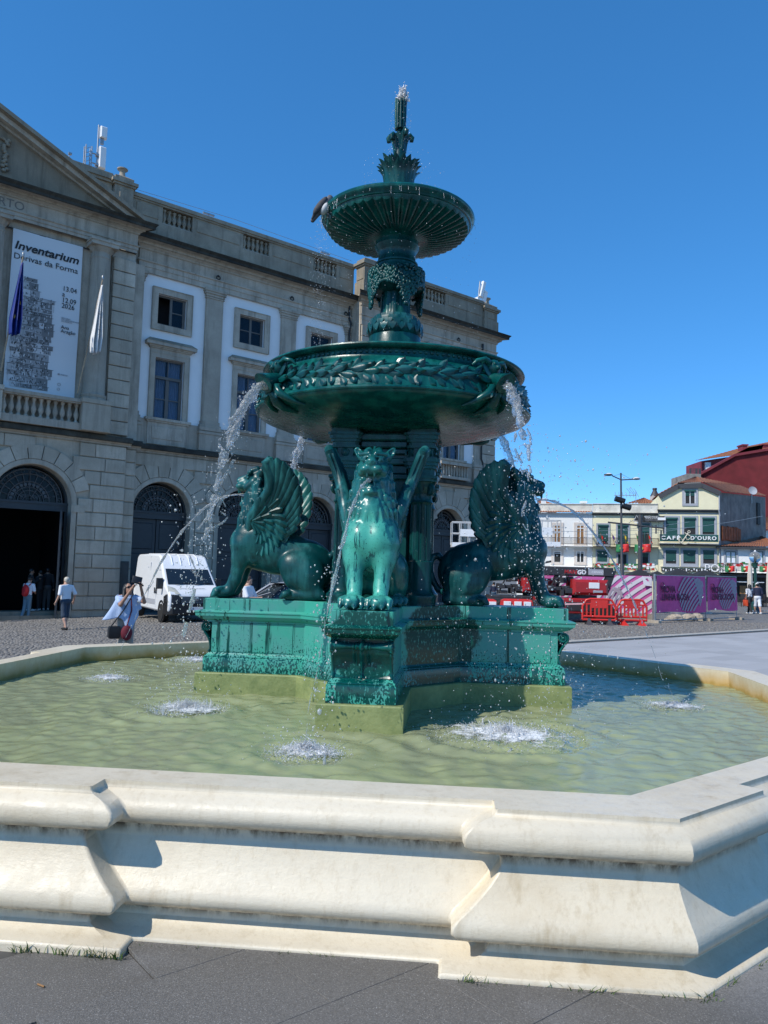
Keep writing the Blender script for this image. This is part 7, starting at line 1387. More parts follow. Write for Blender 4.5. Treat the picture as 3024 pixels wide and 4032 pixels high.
# ------------------------------------------------------------------ people
SKIN = {k: plain('skin_' + k, c, .5, var=.05) for k, c in dict(light=(.52, .30, .21), tan=(.36, .19, .12), dark=(.20, .10, .065)).items()}
HAIR = {k: plain('hair_' + k, c, .5, var=.2, scale=20) for k, c in dict(black=(.012, .010, .009), brown=(.05, .03, .018), grey=(.48, .44, .36)).items()}
def cloth_m(name, c, rough=.8): 
    q = Nt(name); q.set(base=c, rough=rough); q.bump(q.noise(9, 4, .6, q.map((1, 1, .5))), .5, .03); return q.m
def limb_dir(swing, side=0.0): return np.array([math.sin(side), -math.sin(swing), -math.cos(swing)])
def person(label, loc, rz, H=1.72, legs=((.0, .0), (.0, .0)), arms=None, look=(0, 0), top=None, sleeve=.5, bottom=None, shorts=False, hair='black', hairlen=.0, skin='light', shoe=None, vox=.0125, lean=0.0, wide=1.0, group=None):
    """facing local -y; arms: elbow and hand of the (image-left when facing us) right arm, then the left arm"""
    t = thing('person', label, 'person', loc, rz, group); s = H / 1.72; V = lambda *p: np.array(p) * s
    hip, sh = V(0, 0, .93), V(0, -lean, 1.42); hd = V(0, -lean * 1.35 - .015, 1.585)
    b, tp, bt = Sdf(), Sdf(), Sdf(); arms = arms or (((-.24, .02, 1.14), (-.25, -.06, .88)), ((.24, .02, 1.14), (.25, -.06, .88)))
    f = np.array([math.sin(look[0]) * math.cos(look[1]), -math.cos(look[0]) * math.cos(look[1]), math.sin(look[1])]); rt = np.array([math.cos(look[0]), math.sin(look[0]), 0]); u = np.cross(rt, f) * 1.0
    if u[2] < 0: u = -u
    b.ell(hd + u * .025 * s, V(.073, .090, .098), .02, (0, 0, look[0])); b.ell(hd + f * .03 * s - u * .05 * s, V(.055, .062, .068), .03, (0, 0, look[0])); b.cap(hd + f * .088 * s + u * .012 * s, hd + f * .108 * s - u * .022 * s, .010 * s, .015 * s, .015)
    for q in (-1, 1): b.ell(hd + rt * q * .075 * s - u * .005 * s, V(.012, .022, .032), .012, (0, 0, look[0])); b.sph(hd + f * .088 * s + rt * q * .030 * s + u * .022 * s, .012 * s, .01, '-')
    b.cap(hd + f * .098 * s - u * .055 * s - rt * .022 * s, hd + f * .098 * s - u * .055 * s + rt * .022 * s, .006 * s, .006 * s, .004, '-')
    b.cap(sh + V(0, .0, .0), hd - u * .06 * s, .055 * s, .050 * s, .03)
    for S_ in (b, tp):
        e = .0 if S_ is b else .016 * s
        S_.ell((hip * .3 + sh * .7), V(.155 * wide, .105, .25) + e, .05); S_.ell(hip + V(0, 0, .10), V(.145 * wide, .105, .17) + e, .06); S_.cap(sh + V(-.14 * wide, 0, -.015), sh + V(.14 * wide, 0, -.015), .062 * s + e, .062 * s + e, .05)
    for S_ in (b, bt): e = 0 if S_ is b else .012 * s; S_.ell(hip + V(0, .01, .0), V(.155 * wide, .118, .13) + e, .05)
    for q, (el, hn) in zip((-1, 1), arms):
        S0 = sh + V(q * .185 * wide, .0, -.02); el, hn = np.array(el) * s, np.array(hn) * s; b.cap(S0, el, .050 * s, .040 * s, .03); b.cap(el, hn, .040 * s, .026 * s, .02)
        d = (hn - el) / (np.linalg.norm(hn - el) + 1e-6); ax = np.cross(d, (0, 0, 1.0)); ax = ax / (np.linalg.norm(ax) + 1e-6); pl = hn + d * .05 * s
        b.cap(hn, pl, .026 * s, .030 * s, .012); nz = np.cross(ax, d)
        for k, (o_, l_) in enumerate(((-.027, .068), (-.009, .080), (.009, .076), (.027, .058))): k0 = pl + ax * o_ * s; k1 = k0 + (d * .55 + nz * -.2) * l_ * s; k2 = k1 + (d * .2 - nz * .5) * l_ * .7 * s; b.cap(k0, k1, .0105 * s, .010 * s, .006); b.cap(k1, k2, .010 * s, .008 * s, .004)
        b.cap(hn + d * .015 * s + ax * -.02 * s, hn + d * .06 * s + ax * -.058 * s, .012 * s, .0095 * s, .008)
        if sleeve > 0: e2 = S0 + (el - S0) * min(1, sleeve * 1.5); tp.cap(S0, e2, .066 * s, .062 * s, .04)
        if sleeve > .7: tp.cap(el, el + (hn - el) * .95, .052 * s, .042 * s, .03)
    feet = []
    for q, (sw, kn) in zip((-1, 1), legs):
        h0 = hip + V(q * .085, 0, -.02); kd = limb_dir(sw); k0 = h0 + kd * .43 * s; fd = limb_dir(sw - kn); a0 = k0 + fd * .41 * s
        b.cap(h0, k0, .080 * s, .056 * s, .03); b.cap(k0, k0 + fd * .14 * s, .056 * s, .058 * s, .03); b.cap(k0 + fd * .14 * s, a0, .057 * s, .036 * s, .03)
        bt.cap(h0, k0, .094 * s, (.085 if shorts else .072) * s, .04)
        if not shorts: bt.cap(k0, a0 + fd * .0, .072 * s, .058 * s, .03)
        else: bt.cap(k0, k0 + fd * .03, .088 * s, .088 * s, .03)
        feet.append((a0, fd))
    zmin = min(a[2] for a, _ in feet) - .075 * s
    body = addobj('body', b.mesh('body', vox, SKIN[skin]), t, (0, 0, -zmin))
    hem = .86 * s; o = addobj('shirt', tp.mesh('shirt', vox, top, lambda P: np.maximum(hem + .01 * np.sin(P[:, 0] * 30) - P[:, 2], P[:, 2] - (1.475 * s - .12 * np.abs(P[:, 0]) + lean * 0))), t, (0, 0, -zmin))
    o = addobj('shorts' if shorts else 'trousers', bt.mesh('trousers', vox, bottom), t, (0, 0, -zmin))
    for a0, fd in feet:
        sd = Sdf(); sd.cap(a0 + V(0, .025, -.025), a0 + V(0, -.14, -.048), .044 * s, .034 * s, .03); sd.cap(a0 + V(0, .02, -.05), a0 + V(0, -.15, -.058), .036 * s, .030 * s, .02); addobj('shoe', sd.mesh('shoe', .012, shoe or M['white']), t, (0, 0, -zmin))
    hs_ = Sdf(); hs_.ell(hd + u * .040 * s - f * .018 * s, V(.085, .095, .092), .02, (0, 0, look[0])); hs_.ell(hd + u * .01 * s - f * .055 * s, V(.078, .055, .085), .03, (0, 0, look[0]))
    if hairlen: hs_.cap(hd - f * .06 * s, hd - f * .075 * s - u * hairlen * s, .072 * s, .085 * s, .05); [hs_.cap(hd - f * .02 * s + rt * q * .07 * s, hd - f * .03 * s + rt * q * .10 * s - u * hairlen * .9 * s, .035 * s, .045 * s, .04) for q in (-1, 1)]
    def hcut(P): q_ = P - hd; return np.minimum(q_ @ f - .045 * s, 9) - np.where(q_ @ u > .06 * s, .05 * s, 0)
    addobj('hair', hs_.mesh('hair', vox, HAIR[hair], lambda P: hcut(P).astype(np.float32)), t, (0, 0, -zmin)); t['_z'] = -zmin
    del t['_z']; return t, -zmin, s, hd, f, rt, u, sh, hip
C_white, C_navy, C_blue, C_red, C_black, C_jean = cloth_m('white_shirt', (.74, .75, .78)), cloth_m('navy_cloth', (.015, .02, .05)), cloth_m('pale_blue_shirt', (.38, .48, .66)), cloth_m('red_cloth', (.50, .015, .018)), cloth_m('black_cloth', (.02, .02, .022)), cloth_m('denim', (.055, .10, .15))
C_beige, C_shortb, C_lb = cloth_m('beige_trousers', (.36, .32, .27)), cloth_m('dark_denim', (.03, .05, .08)), cloth_m('light_jeans', (.13, .21, .26))
def gpt(x, y): P = ground_pt(x, y); return (P[0], P[1], gz(P[0]) if P[0] < -1 else 0.0)
# woman photographing the fountain
wl = at(505, 2300, 15.6); wz = gz(wl[0]); wo2, z0_, s_, hd, f, rt, u, sh, hip = person('woman in sunglasses and a pale blue shawl raising a black phone to photograph the fountain', (wl[0], 15.6, wz), R(28), 1.64, ((.05, .0), (-.03, .02)), (((-.17, -.20, 1.27), (.03, -.33, 1.62)), ((.30, -.22, 1.33), (.19, -.34, 1.66))), (.35, .30), C_blue, .42, C_beige, False, 'black', .20, 'tan', M['white'], .0095)
def wear(name, mb, mat, par, z, sm=50): o = mb.build(name, mat, par, sm); o.location = (0, 0, z); return o
mb = MB()
for q in (-1, 1): c = hd + f * .088 * s_ + rt * q * .034 * s_ + u * .022 * s_; mb.ball(c, (.032, .012, .022), 10, 8)
mb.cyl(hd + f * .097 * s_ - rt * .02 + u * .027, hd + f * .097 * s_ + rt * .02 + u * .027, .006); [mb.cyl(hd + f * .085 * s_ + rt * q * .06 + u * .025, hd + rt * q * .078 + u * .012, .005) for q in (-1, 1)]; wear('sunglasses', mb, M['black'], wo2, z0_)
mb = MB()
def shawl(uu, v):                                                     # draped cloth, longer points at both sides
    a = (uu - .5) * 4.6; fl = math.exp(-((a + 1.25) / .35) ** 2); r_ = .185 + .035 * v + .20 * fl * v ** 1.3 + .022 * math.sin(a * 9 + 1) * v; dp = .44 + .36 * math.exp(-((a - .15) / .42) ** 2) + .06 * fl - .16 * math.exp(-((a - 1.5) / .6) ** 2); return (r_ * math.sin(a) * 1.12, -r_ * math.cos(a) * .72 - .02, 1.405 - dp * v - .04 * math.cos(a) * (1 - v) - .03 * abs(math.sin(a)) * (1 - v))
mb.grid(shawl, 60, 18); o = wear('shawl', mb, C_blue, wo2, z0_, 80); o.modifiers.new('t', 'SOLIDIFY').thickness = .008
mb = MB(); T = Matrix.Translation((.10, -.36, 1.70)) @ Matrix.Rotation(R(12), 4, 'Y') @ Matrix.Rotation(R(-18), 4, 'X'); mb.cham(-.095, .095, -.012, .012, -.075, .075, .006, T); o = wear('phone_placeholder', mb, M['black'], None, 0); o.name = 'phone'; o.data.name = 'phone'; o.parent = None; o.matrix_world = Matrix.Translation(wo2.location) @ Matrix.Rotation(R(28), 4, 'Z') @ Matrix.Translation((0, 0, z0_)); tag(o, 'black phone held up in both hands by the woman in the blue shawl', 'phone')
def held(name, label, cat, mb, mat, who, z, rz_):
    o = mb.build(name, mat, None, 50); o.matrix_world = Matrix.Translation(who.location) @ Matrix.Rotation(rz_, 4, 'Z') @ Matrix.Translation((0, 0, z)); return tag(o, label, cat)
mb = MB(); mb.loft([[(x * k, y * k * .6 - .02, z) for x, y in ((-.13, -.1), (.13, -.1), (.15, .1), (-.15, .1))] for z, k in ((.52, .75), (.56, 1), (.74, 1), (.80, .85))], cap=(True, True), M=Matrix.Translation((-.24, -.12, .10)) @ Matrix.Diagonal((.82, .8, .86, 1))); mb.tube([(-.3, -.12, .79), (-.1, -.2, 1.1), (.08, -.14, 1.42)], .012, 6); held('shoulder_bag', 'black shoulder bag at the hip of the woman in the blue shawl', 'bag', mb, M['black'], wo2, z0_, R(28))
mb = MB(); mb.ball((-.02, -.20, .66), (.11, .07, .15), 14, 10); mb.tube([(-.02, -.2, .80), (.06, -.18, 1.1), (.04, -.15, 1.36)], .012, 6); held('burgundy_bag', 'small burgundy bag hanging before the beige trousers of the photographing woman', 'bag', mb, cloth_m('burgundy_cloth', (.13, .008, .02)), wo2, z0_, R(28))
mb = MB(); wp = MB(); wp.lathe([(.035, -.015), (.038, 0), (.035, .015)], 14, Matrix.Translation((.205, -.315, 1.60)) @ Matrix.Rotation(R(20), 4, 'Y')); wear('watch', wp, M['black'], wo2, z0_)
# man in white t-shirt and denim shorts
p, z0_, s_, *_ = person('bald man in white t-shirt and denim shorts walking away past the dark doorway', gpt(252, 2481), R(-118), 1.74, ((.10, .05), (-.12, .22)), (((-.30, .08, 1.16), (-.36, -.05, .92)), ((.27, .03, 1.14), (.29, -.10, .90))), (-.15, -.05), C_white, .62, C_shortb, True, 'grey', 0, 'light', M['black'], .0125, 0, 1.12)
# man with red rucksack
bp_, z0_, s_, hd, f, rt, u, sh, hip = person('man with red rucksack over a white shirt standing bowed before the doorway', gpt(104, 2440), R(170), 1.72, ((.0, .05), (-.10, .35)), (((-.25, -.06, 1.13), (-.14, -.26, 1.08)), ((.25, -.06, 1.13), (.14, -.26, 1.08))), (0, -.75), C_white, .55, C_lb, False, 'brown', 0, 'light', M['white'], .013, .05)
mb = MB(); mb.ball((0, .17, 1.17), (.155, .085, .24), 16, 12); mb.ball((.02, .235, 1.06), (.10, .05, .12), 12, 8); [mb.tube([(q * .10, .12, 1.38), (q * .13, -.0, 1.46), (q * .13, -.13, 1.35), (q * .14, -.11, 1.1), (q * .12, .08, 1.0)], .02, 6) for q in (-1, 1)]; held('rucksack', 'bright red rucksack on the back of the bowed man', 'rucksack', mb, C_red, bp_, z0_, R(170))
# red-shirted man at the left edge, shadowy pair in the doorway
L_ = UM @ Vector((-4.85, -.75, -.42)); p, z0_, *_ = person('man in red shirt and pale trousers reading a phone at the left edge', (L_.x, L_.y, -.50), R(95), 1.74, ((.02, .0), (.03, .05)), (((-.22, -.10, 1.12), (-.06, -.36, 1.13)), ((.22, -.10, 1.12), (.05, -.36, 1.14))), (.0, -.45), C_red, .6, C_beige, False, 'black', 0, 'tan', M['white'], .014)
mb = MB(); mb.cham(-.04, .04, -.008, .008, -.08, .08, .004, Matrix.Translation((0, -.46, 1.17)) @ Matrix.Rotation(R(55), 4, 'X')); held('phone', 'phone in the hands of the man in the red shirt', 'phone', mb, M['black'], p, z0_, R(95))
for k, (uu, v, rz_, lb, h_) in enumerate(((-2.75, .62, 120, 'dark clothed man standing in the shade of the doorway, facing right', 1.74), (-2.35, .70, 250, 'dark clothed person leaning close to the man in the shaded doorway', 1.68), (-1.98, 1.0, 200, 'dim figure in grey trousers deepest inside the left doorway', 1.78))):
    L_ = UM @ Vector((uu, v, -.15)); person(lb, L_, R(rz_), h_, ((.05, .0), (-.03, .05)), None if k == 2 else (((-.22, -.12, 1.15), (-.08, -.30, 1.28)), ((.22, -.12, 1.15), (.08, -.30, 1.24))), (0, -.2), C_black, .9, C_black if k < 2 else cloth_m('grey_trousers', (.10, .10, .10)), False, 'black', 0, 'tan', M['white'], .015, group='people in the shaded doorway')
# man with phone behind the left lion
L_ = at(978, 2268, 20.5); g_ = gz(L_[0]); p, z0_, s_, *_ = person('man in white shirt and sunglasses reading his phone behind the left lion', (L_[0], 20.5, g_), R(72), L_[2] - g_ + .0, ((.02, .0), (.0, .1)), (((-.22, -.12, 1.14), (-.05, -.38, 1.16)), ((.22, -.12, 1.14), (.04, -.38, 1.15))), (.0, -.4), C_white, .55, C_black, False, 'brown', 0, 'light', M['white'], .013)
mb = MB(); mb.ball((0, .17, 1.12), (.14, .08, .24), 12, 10); held('rucksack', 'dark rucksack on the back of the man behind the left lion', 'rucksack', mb, M['black'], p, z0_, R(72))
mb = MB(); mb.cham(-.04, .04, -.008, .008, -.075, .075, .004, Matrix.Translation((0, -.47, 1.19)) @ Matrix.Rotation(R(60), 4, 'X')); held('phone', 'phone held by the man behind the left lion', 'phone', mb, M['black'], p, z0_, R(72))
# three walkers on the right, one figure behind the right lion
def rp(x): P = at(x, 2419, 44.5); return (P[0], 44.5, 0)
C_print = Nt('patterned_white_shirt'); C_print.set(base=C_print.mix(C_print.ramp(C_print.noise(14, 3), [(.52, 0.0), (.58, 1.0)]), (.70, .70, .72), (.12, .13, .16)), rough=.8)
p, z0_, *_ = person('woman in patterned white shirt and black trousers carrying an orange bag', rp(2952), R(195), 1.70, ((.28, .05), (-.25, .15)), (((-.24, .0, 1.12), (-.24, -.08, .88)), ((.23, .04, 1.14), (.26, .02, .90))), (0, 0), C_print.m, .6, C_black, False, 'black', .12, 'tan', M['white'], .016)
mb = MB(); mb.cham(-.2, .2, -.06, .06, .46, .80, .02, Matrix.Translation((.30, .02, 0)) @ Matrix.Rotation(R(75), 4, 'Z')); mb.tube([(.30, -.08, .8), (.30, -.02, .93), (.30, .10, .8)], .012, 6); held('shopping_bag', 'orange shopping bag carried by the woman in patterned shirt', 'bag', mb, cloth_m('orange_bag', (.55, .06, .015)), p, z0_, R(195))
p, z0_, s_, hd, *_ = person('man in navy shirt, white shorts and white cap walking at the right', rp(2983), R(175), 1.78, ((-.22, .1), (.25, .05)), None, (0, 0), C_navy, .8, C_white, True, 'black', 0, 'light', M['white'], .016, 0, 1.08)
mb = MB(); mb.ball(hd + np.array([0, .0, .06]) * s_, (.095, .105, .085), 14, 10); mb.cham(-.075, .075, -.19, -.08, hd[2] + .045, hd[2] + .06, .005); wear('cap', mb, M['white'], p, z0_)
person('person in pale blue shirt and jeans walking behind the man in navy', (rp(3008)[0], 45.2, 0), R(180), 1.72, ((.25, .05), (-.22, .15)), None, (0, 0), C_blue, .6, C_jean, False, 'brown', .06, 'light', M['white'], .016)
P = at(1945, 2291, 46); person('figure in dark blue seen between the right lion\'s legs', (P[0], 46, 0), R(180), P[2], ((.05, 0), (-.05, .1)), None, (0, 0), C_navy, .9, C_jean, False, 'black', 0, 'tan', M['black'], .018)

# ------------------------------------------------------------------ vehicles
M['van'] = plain('white_van_paint', (.74, .75, .76), .28, var=.03); M['headlamp'] = plain('cloudy_headlamp', (.50, .49, .42), .15); M['carglass'] = plain('car_glass', (.012, .016, .02), .04); M['carglass'].node_tree.nodes['Principled BSDF'].inputs['Specular IOR Level'].default_value = .8
def wheel(par, x, y, r_, w_):
    T = Matrix.Translation((x, y, r_)) @ Matrix.Rotation(math.pi / 2, 4, 'Y'); a = MB().lathe([(r_ * .6, -w_ / 2), (r_ * .92, -w_ / 2), (r_, -w_ * .3), (r_, w_ * .3), (r_ * .92, w_ / 2), (r_ * .6, w_ / 2)], 28, T).build('wheel', M['rubber'], par, 40); MB().lathe([(0, -w_ * .38), (r_ * .45, -w_ * .42), (r_ * .62, -w_ * .46), (r_ * .62, w_ * .46), (r_ * .45, w_ * .42), (0, w_ * .38)], 20, T).build('rim', M['steel'], a, 40); return a
vg = ground_pt(705, 2452); vz = gz(vg[0]); vrz = R(31)
van = thing('white_van', 'white high roof delivery van parked in front of the arched doorway', 'van', (vg[0] - .75, vg[1] + 2.2, vz), vrz)
vp = [(-2.50, .36), (-2.66, .44), (-2.70, .72), (-2.66, .98), (-2.55, 1.12), (-2.22, 1.27), (-1.98, 1.36), (-1.28, 1.98), (-1.18, 2.08), (-.84, 2.44), (-.55, 2.52), (.6, 2.55), (2.5, 2.53), (2.66, 2.45), (2.72, 2.2), (2.74, .9), (2.70, .40)]
def vx(z): return 1.02 - .13 * max(0, z - 1.15) / 1.4
mb = MB(); mb.loft([[(s_ * vx(z), y, z) for y, z in vp] for s_ in (1, -1)], cap=(True, True)); mb.build('body', M['van'], van, 35, .07)
def on_front(y, z, off=.012): return off
def front_panel(name, pts, mat, off, par=van, th=.01):
    """panel lying on the sloping front, given by (x, profile y, z)"""
    (x0, y0, z0), (x1, y1, z1), (x2, y2, z2), (x3, y3, z3) = pts; a, b, d = Vector(pts[0]), Vector(pts[1]), Vector(pts[3]); n_ = (b - a).cross(d - a).normalized()
    if n_.y > 0: n_ = -n_
    mb = MB(); mb.loft([[tuple(Vector(p) - n_ * .03) for p in pts], [tuple(Vector(p) + n_ * off) for p in pts]], cap=(True, True)); return mb.build(name, mat, par)
front_panel('windscreen', [(-.87, -1.95, 1.40), (.87, -1.95, 1.40), (.82, -1.31, 1.965), (-.82, -1.31, 1.965)], M['carglass'], .012)
for s_ in (-1, 1):
    front_panel('headlight', [(s_ * .60, -2.63, 1.04), (s_ * 1.0, -2.50, 1.04), (s_ * .99, -2.30, 1.33), (s_ * .72, -2.36, 1.25)], M['headlamp'], .03)
    mb = MB(); x = s_ * (vx(1.7) + .01); mb.add([(x, -1.75, 1.38), (x, -.95, 1.34), (x - s_ * .03, -.98, 1.92), (x - s_ * .03, -1.22, 1.92)], [(0, 1, 2, 3)]); mb.v += [(a - s_ * .04, b, c) for a, b, c in mb.v]; mb.f += [(7, 6, 5, 4), (0, 4, 5, 1), (1, 5, 6, 2), (2, 6, 7, 3), (3, 7, 4, 0)]; mb.m += [0] * 5; mb.build('side_window', M['carglass'], van)
    mb = MB(); mb.cham(s_ * 1.12 - .11, s_ * 1.12 + .11, -1.78, -1.62, 1.22, 1.62, .03); mb.cyl((s_ * 1.0, -1.62, 1.36), (s_ * 1.12, -1.68, 1.36), .03); mb.build('mirror', M['black'], van)
    mb = MB()
    for y in (-.88, .30): mb.box(*sorted((s_ * (vx(1) + .004), s_ * (vx(1) - .03))), y - .008, y + .008, .5, 1.3); mb.box(*sorted((s_ * (vx(2.0) + .01), s_ * (vx(2.0) - .06))), y - .008, y + .008, 1.3, 2.2)
    mb.box(*sorted((s_ * 1.026, s_ * .98)), -.8, 2.6, .60, .80); mb.build('door_seams', M['trim'], van); mb = MB(); [mb.cham(*sorted((s_ * 1.02, s_ * 1.05)), y, y + .06, 1.02, 1.24, .008) for y in (-.97, -.74)]; mb.build('door_handle', M['black'], van)
    for y in (-1.72, 1.75): wheel(van, s_ * .93, y, .345, .24)
    mb = MB(); mb.lathe([(.36, -.02), (.44, -.02), (.44, .02), (.36, .02)], 24, Matrix.Translation((s_ * 1.015, -1.72, .37)) @ Matrix.Rotation(math.pi / 2, 4, 'Y'), cap=False); mb.build('wheel_arch', M['black'], van)
mb = MB(); mb.loft([[(s_ * 1.035, -1.95, z), (s_ * 1.03, -2.45, z), (s_ * .92, -2.74, z)] [::1] for s_ in (-1,) for z in (.34, .34)], closed=False); bx_ = MB(); bx_.loft([[(-1.04, -2.05, z), (-1.03, -2.52, z), (-.90, -2.755 + o_, z), (.90, -2.755 + o_, z), (1.03, -2.52, z), (1.04, -2.05, z), (.9, -2.05, z), (-.9, -2.05, z)] for z, o_ in ((.30, .04), (.36, 0), (.72, 0), (.78, .03))], cap=(True, True)); bx_.build('bumper', M['black'], van, None, .02)
for s_ in (-1, 1): mb = MB(); mb.loft([[(s_ * .62, -2.735, .76), (s_ * .90, -2.70, .76), (s_ * 1.035, -2.48, .76), (s_ * 1.03, -2.1, .76)], [(s_ * .62, -2.69, 1.02), (s_ * .88, -2.66, 1.04), (s_ * 1.03, -2.42, 1.04), (s_ * 1.03, -2.1, .95)]], closed=False); o = mb.build('bumper_corner', M['black'], van); o.modifiers.new('t', 'SOLIDIFY').thickness = .03
g_ = MB(); g_.box(-.60, .60, -2.735, -2.69, .74, .98); gr = g_.build('grille', M['black'], van)
for k in range(5): p_ = MB(); p_.box(-.58, .58, -2.75, -2.73, .765 + .044 * k, .78 + .044 * k); p_.build('slat', M['steel'], gr)
MB().lathe([(0, 0), (.075, 0), (.075, .012), (.06, .02), (0, .02)], 18, Matrix.Translation((0, -2.745, .90)) @ Matrix.Rotation(math.pi / 2, 4, 'X')).build('badge', M['steel'], gr, 40); mb = MB(); mb.box(-.26, .26, -2.772, -2.755, .48, .60); npl = mb.build('number_plate', M['white'], van); mb = MB(); mb.box(-.26, -.20, -2.775, -2.772, .48, .60); mb.build('blue_band', plain('plate_blue', (.02, .06, .4), .5), npl); flat_text('B', .10, M['ink'], face(-.17, -2.775, .505), npl, 'plate_letter', .001)
mb = MB(); mb.tube([(-.6, -1.99, 1.40), (.1, -1.90, 1.47)], .012, 5); mb.tube([(.1, -1.99, 1.40), (.75, -1.92, 1.46)], .012, 5); mb.build('wiper', M['black'], van)
mb = MB(); [mb.tube([(x, -1.15, 2.12), (x, -.86, 2.435), (x, -.5, 2.54), (x, 2.4, 2.56)], .022, 6) for x in (-.5, -.17, .17, .5)]; mb.build('roof_ribs', M['van'], van, 60)
mb = MB(); rt_ = random.Random(3); [mb.box(-.55 + .045 * k, -.55 + .045 * k + rt_.uniform(.02, .04), -2.34, -2.33, 1.252, 1.268) for k in range(22)]; o = mb.build('faded_bonnet_lettering', M['greyink'], van); o.matrix_local = Matrix.Translation((0, 0, 0))
cg = ground_pt(1120, 2450); car = thing('dark_car', 'dark car parked by the arched doors, its windscreen showing under the left lion', 'car', (at(1125, 2400, 26.5)[0], 26.5, gz(at(1125, 2400, 26.5)[0])), R(-58))
M['carpaint'] = plain('dark_car_paint', (.012, .013, .015), .2)
lo_ = [(-2.0, .35), (-2.12, .5), (-2.05, .72), (-1.6, .86), (-.95, .93), (1.45, .95), (1.95, .88), (2.1, .6), (2.0, .35)]; up_p = [(-.98, .92), (-.35, 1.36), (.2, 1.44), (.9, 1.40), (1.6, .94)]
mb = MB(); mb.loft([[(s_ * .86, y, z) for y, z in lo_] for s_ in (1, -1)], cap=(True, True)); mb.build('body', M['carpaint'], car, 35, .06); mb = MB(); mb.loft([[(s_ * (.80 - .22 * (z - .92) / .5), y, z) for y, z in up_p] for s_ in (1, -1)], cap=(True, True)); mb.build('cabin', M['carglass'], car, 35, .03)
for s_ in (-1, 1):
    mb = MB(); mb.tube([(s_ * .80, -1.0, .93), (s_ * .62, -.36, 1.38), (s_ * .58, .25, 1.46), (s_ * .6, .92, 1.41), (s_ * .79, 1.6, .95)], .035, 6); mb.build('pillar', M['trim'] if s_ < 0 else M['carpaint'], car, 60); mb = MB(); mb.ball((s_ * .62, -2.0, .66), (.2, .1, .08), 10, 6); mb.build('headlight', M['headlamp'], car, 60)
    for y in (-1.3, 1.3): wheel(car, s_ * .78, y, .31, .2)
mb = MB(); mb.box(-.58, .58, -.3, .9, 1.425, 1.45); mb.build('roof', M['carpaint'], car, None, .01); mb = MB(); mb.tube([(-.4, -.93, .97), (.3, -.7, 1.14)], .014, 5); mb.build('wiper', M['trim'], car)

# pigeon on the rim of the upper bowl
pg = at(1268, 812, 8.0); pig = thing('pigeon', 'grey pigeon with white belly perched on the left rim of the upper bowl', 'bird', (pg[0] + .02, pg[1], pg[2]), 0)
b = Sdf(); b.ell((0, 0, 0), (.050, .058, .105), .02, (0, R(38), 0)); b.ell((.062, 0, .085), (.034, .034, .040), .03); b.cap((.09, 0, .083), (.108, .0, .078), .010, .004, .006); b.cap((-.06, 0, -.07), (-.115, 0, -.16), .034, .022, .02); b.cap((.035, .02, -.06), (.05, .02, -.10), .008, .006, .005); b.cap((.035, -.02, -.06), (.05, -.02, -.10), .008, .006, .005)
addobj('body', b.mesh('body', .006, plain('pigeon_grey', (.10, .10, .115), .7, var=.35, scale=25)), pig); b = Sdf(); b.ell((.016, -.012, -.028), (.044, .053, .075), .02, (0, R(30), 0)); addobj('belly', b.mesh('belly', .006, plain('pigeon_white', (.55, .55, .55), .8)), pig)
for s_ in (-1, 1): b = Sdf(); b.ell((-.035, s_ * .048, -.01), (.034, .020, .115), .02, (0, R(36), 0)); b.cap((-.07, s_ * .04, -.06), (-.12, s_ * .02, -.15), .022, .010, .02); addobj('wing', b.mesh('wing', .006, plain('pigeon_dark', (.045, .043, .048), .7, var=.3, scale=30)), pig)
# ------------------------------------------------------------------ falling water
def loc_w(x, y, z): c, s_ = math.cos(-PHI), math.sin(-PHI); return np.array([FX + .03 + x * c - y * s_, FY + x * s_ + y * c, z])
rj = random.Random(17); GR = 9.81
ICO = [(0, 0, 1), (.894, 0, .447), (.276, .851, .447), (-.724, .526, .447), (-.724, -.526, .447), (.276, -.851, .447), (.724, .526, -.447), (-.276, .851, -.447), (-.894, 0, -.447), (-.276, -.851, -.447), (.724, -.526, -.447), (0, 0, -1)]
ICF = [(0, 1, 2), (0, 2, 3), (0, 3, 4), (0, 4, 5), (0, 5, 1), (1, 6, 2), (2, 7, 3), (3, 8, 4), (4, 9, 5), (5, 10, 1), (6, 7, 2), (7, 8, 3), (8, 9, 4), (9, 10, 5), (10, 6, 1), (11, 7, 6), (11, 8, 7), (11, 9, 8), (11, 10, 9), (11, 6, 10)]
icv, icf = np.array(ICO), np.array(ICF)
def drops_mesh(name, P, rad, stretch, mat):
    P = np.asarray(P); n = len(P); S = np.stack([rad, rad, rad * stretch], -1); V = P[:, None] + icv[None] * S[:, None] * RNG.uniform(.75, 1.25, (n, 12, 1)); F = icf[None] + 12 * np.arange(n)[:, None, None]; return np_mesh(name, V.reshape(-1, 3), F.reshape(-1, 3), mat)
def fall(P0, P1, up=0.0, n=40):
    """ballistic path from P0 to P1"""
    h = P0[2] - P1[2]; T = (up + math.sqrt(up * up + 2 * GR * h)) / GR; out = []
    for i in range(n + 1):
        t = T * i / n; f = i / n; out.append(np.array([P0[0] + (P1[0] - P0[0]) * f, P0[1] + (P1[1] - P0[1]) * f, P0[2] + up * t - GR * t * t / 2]))
    return out
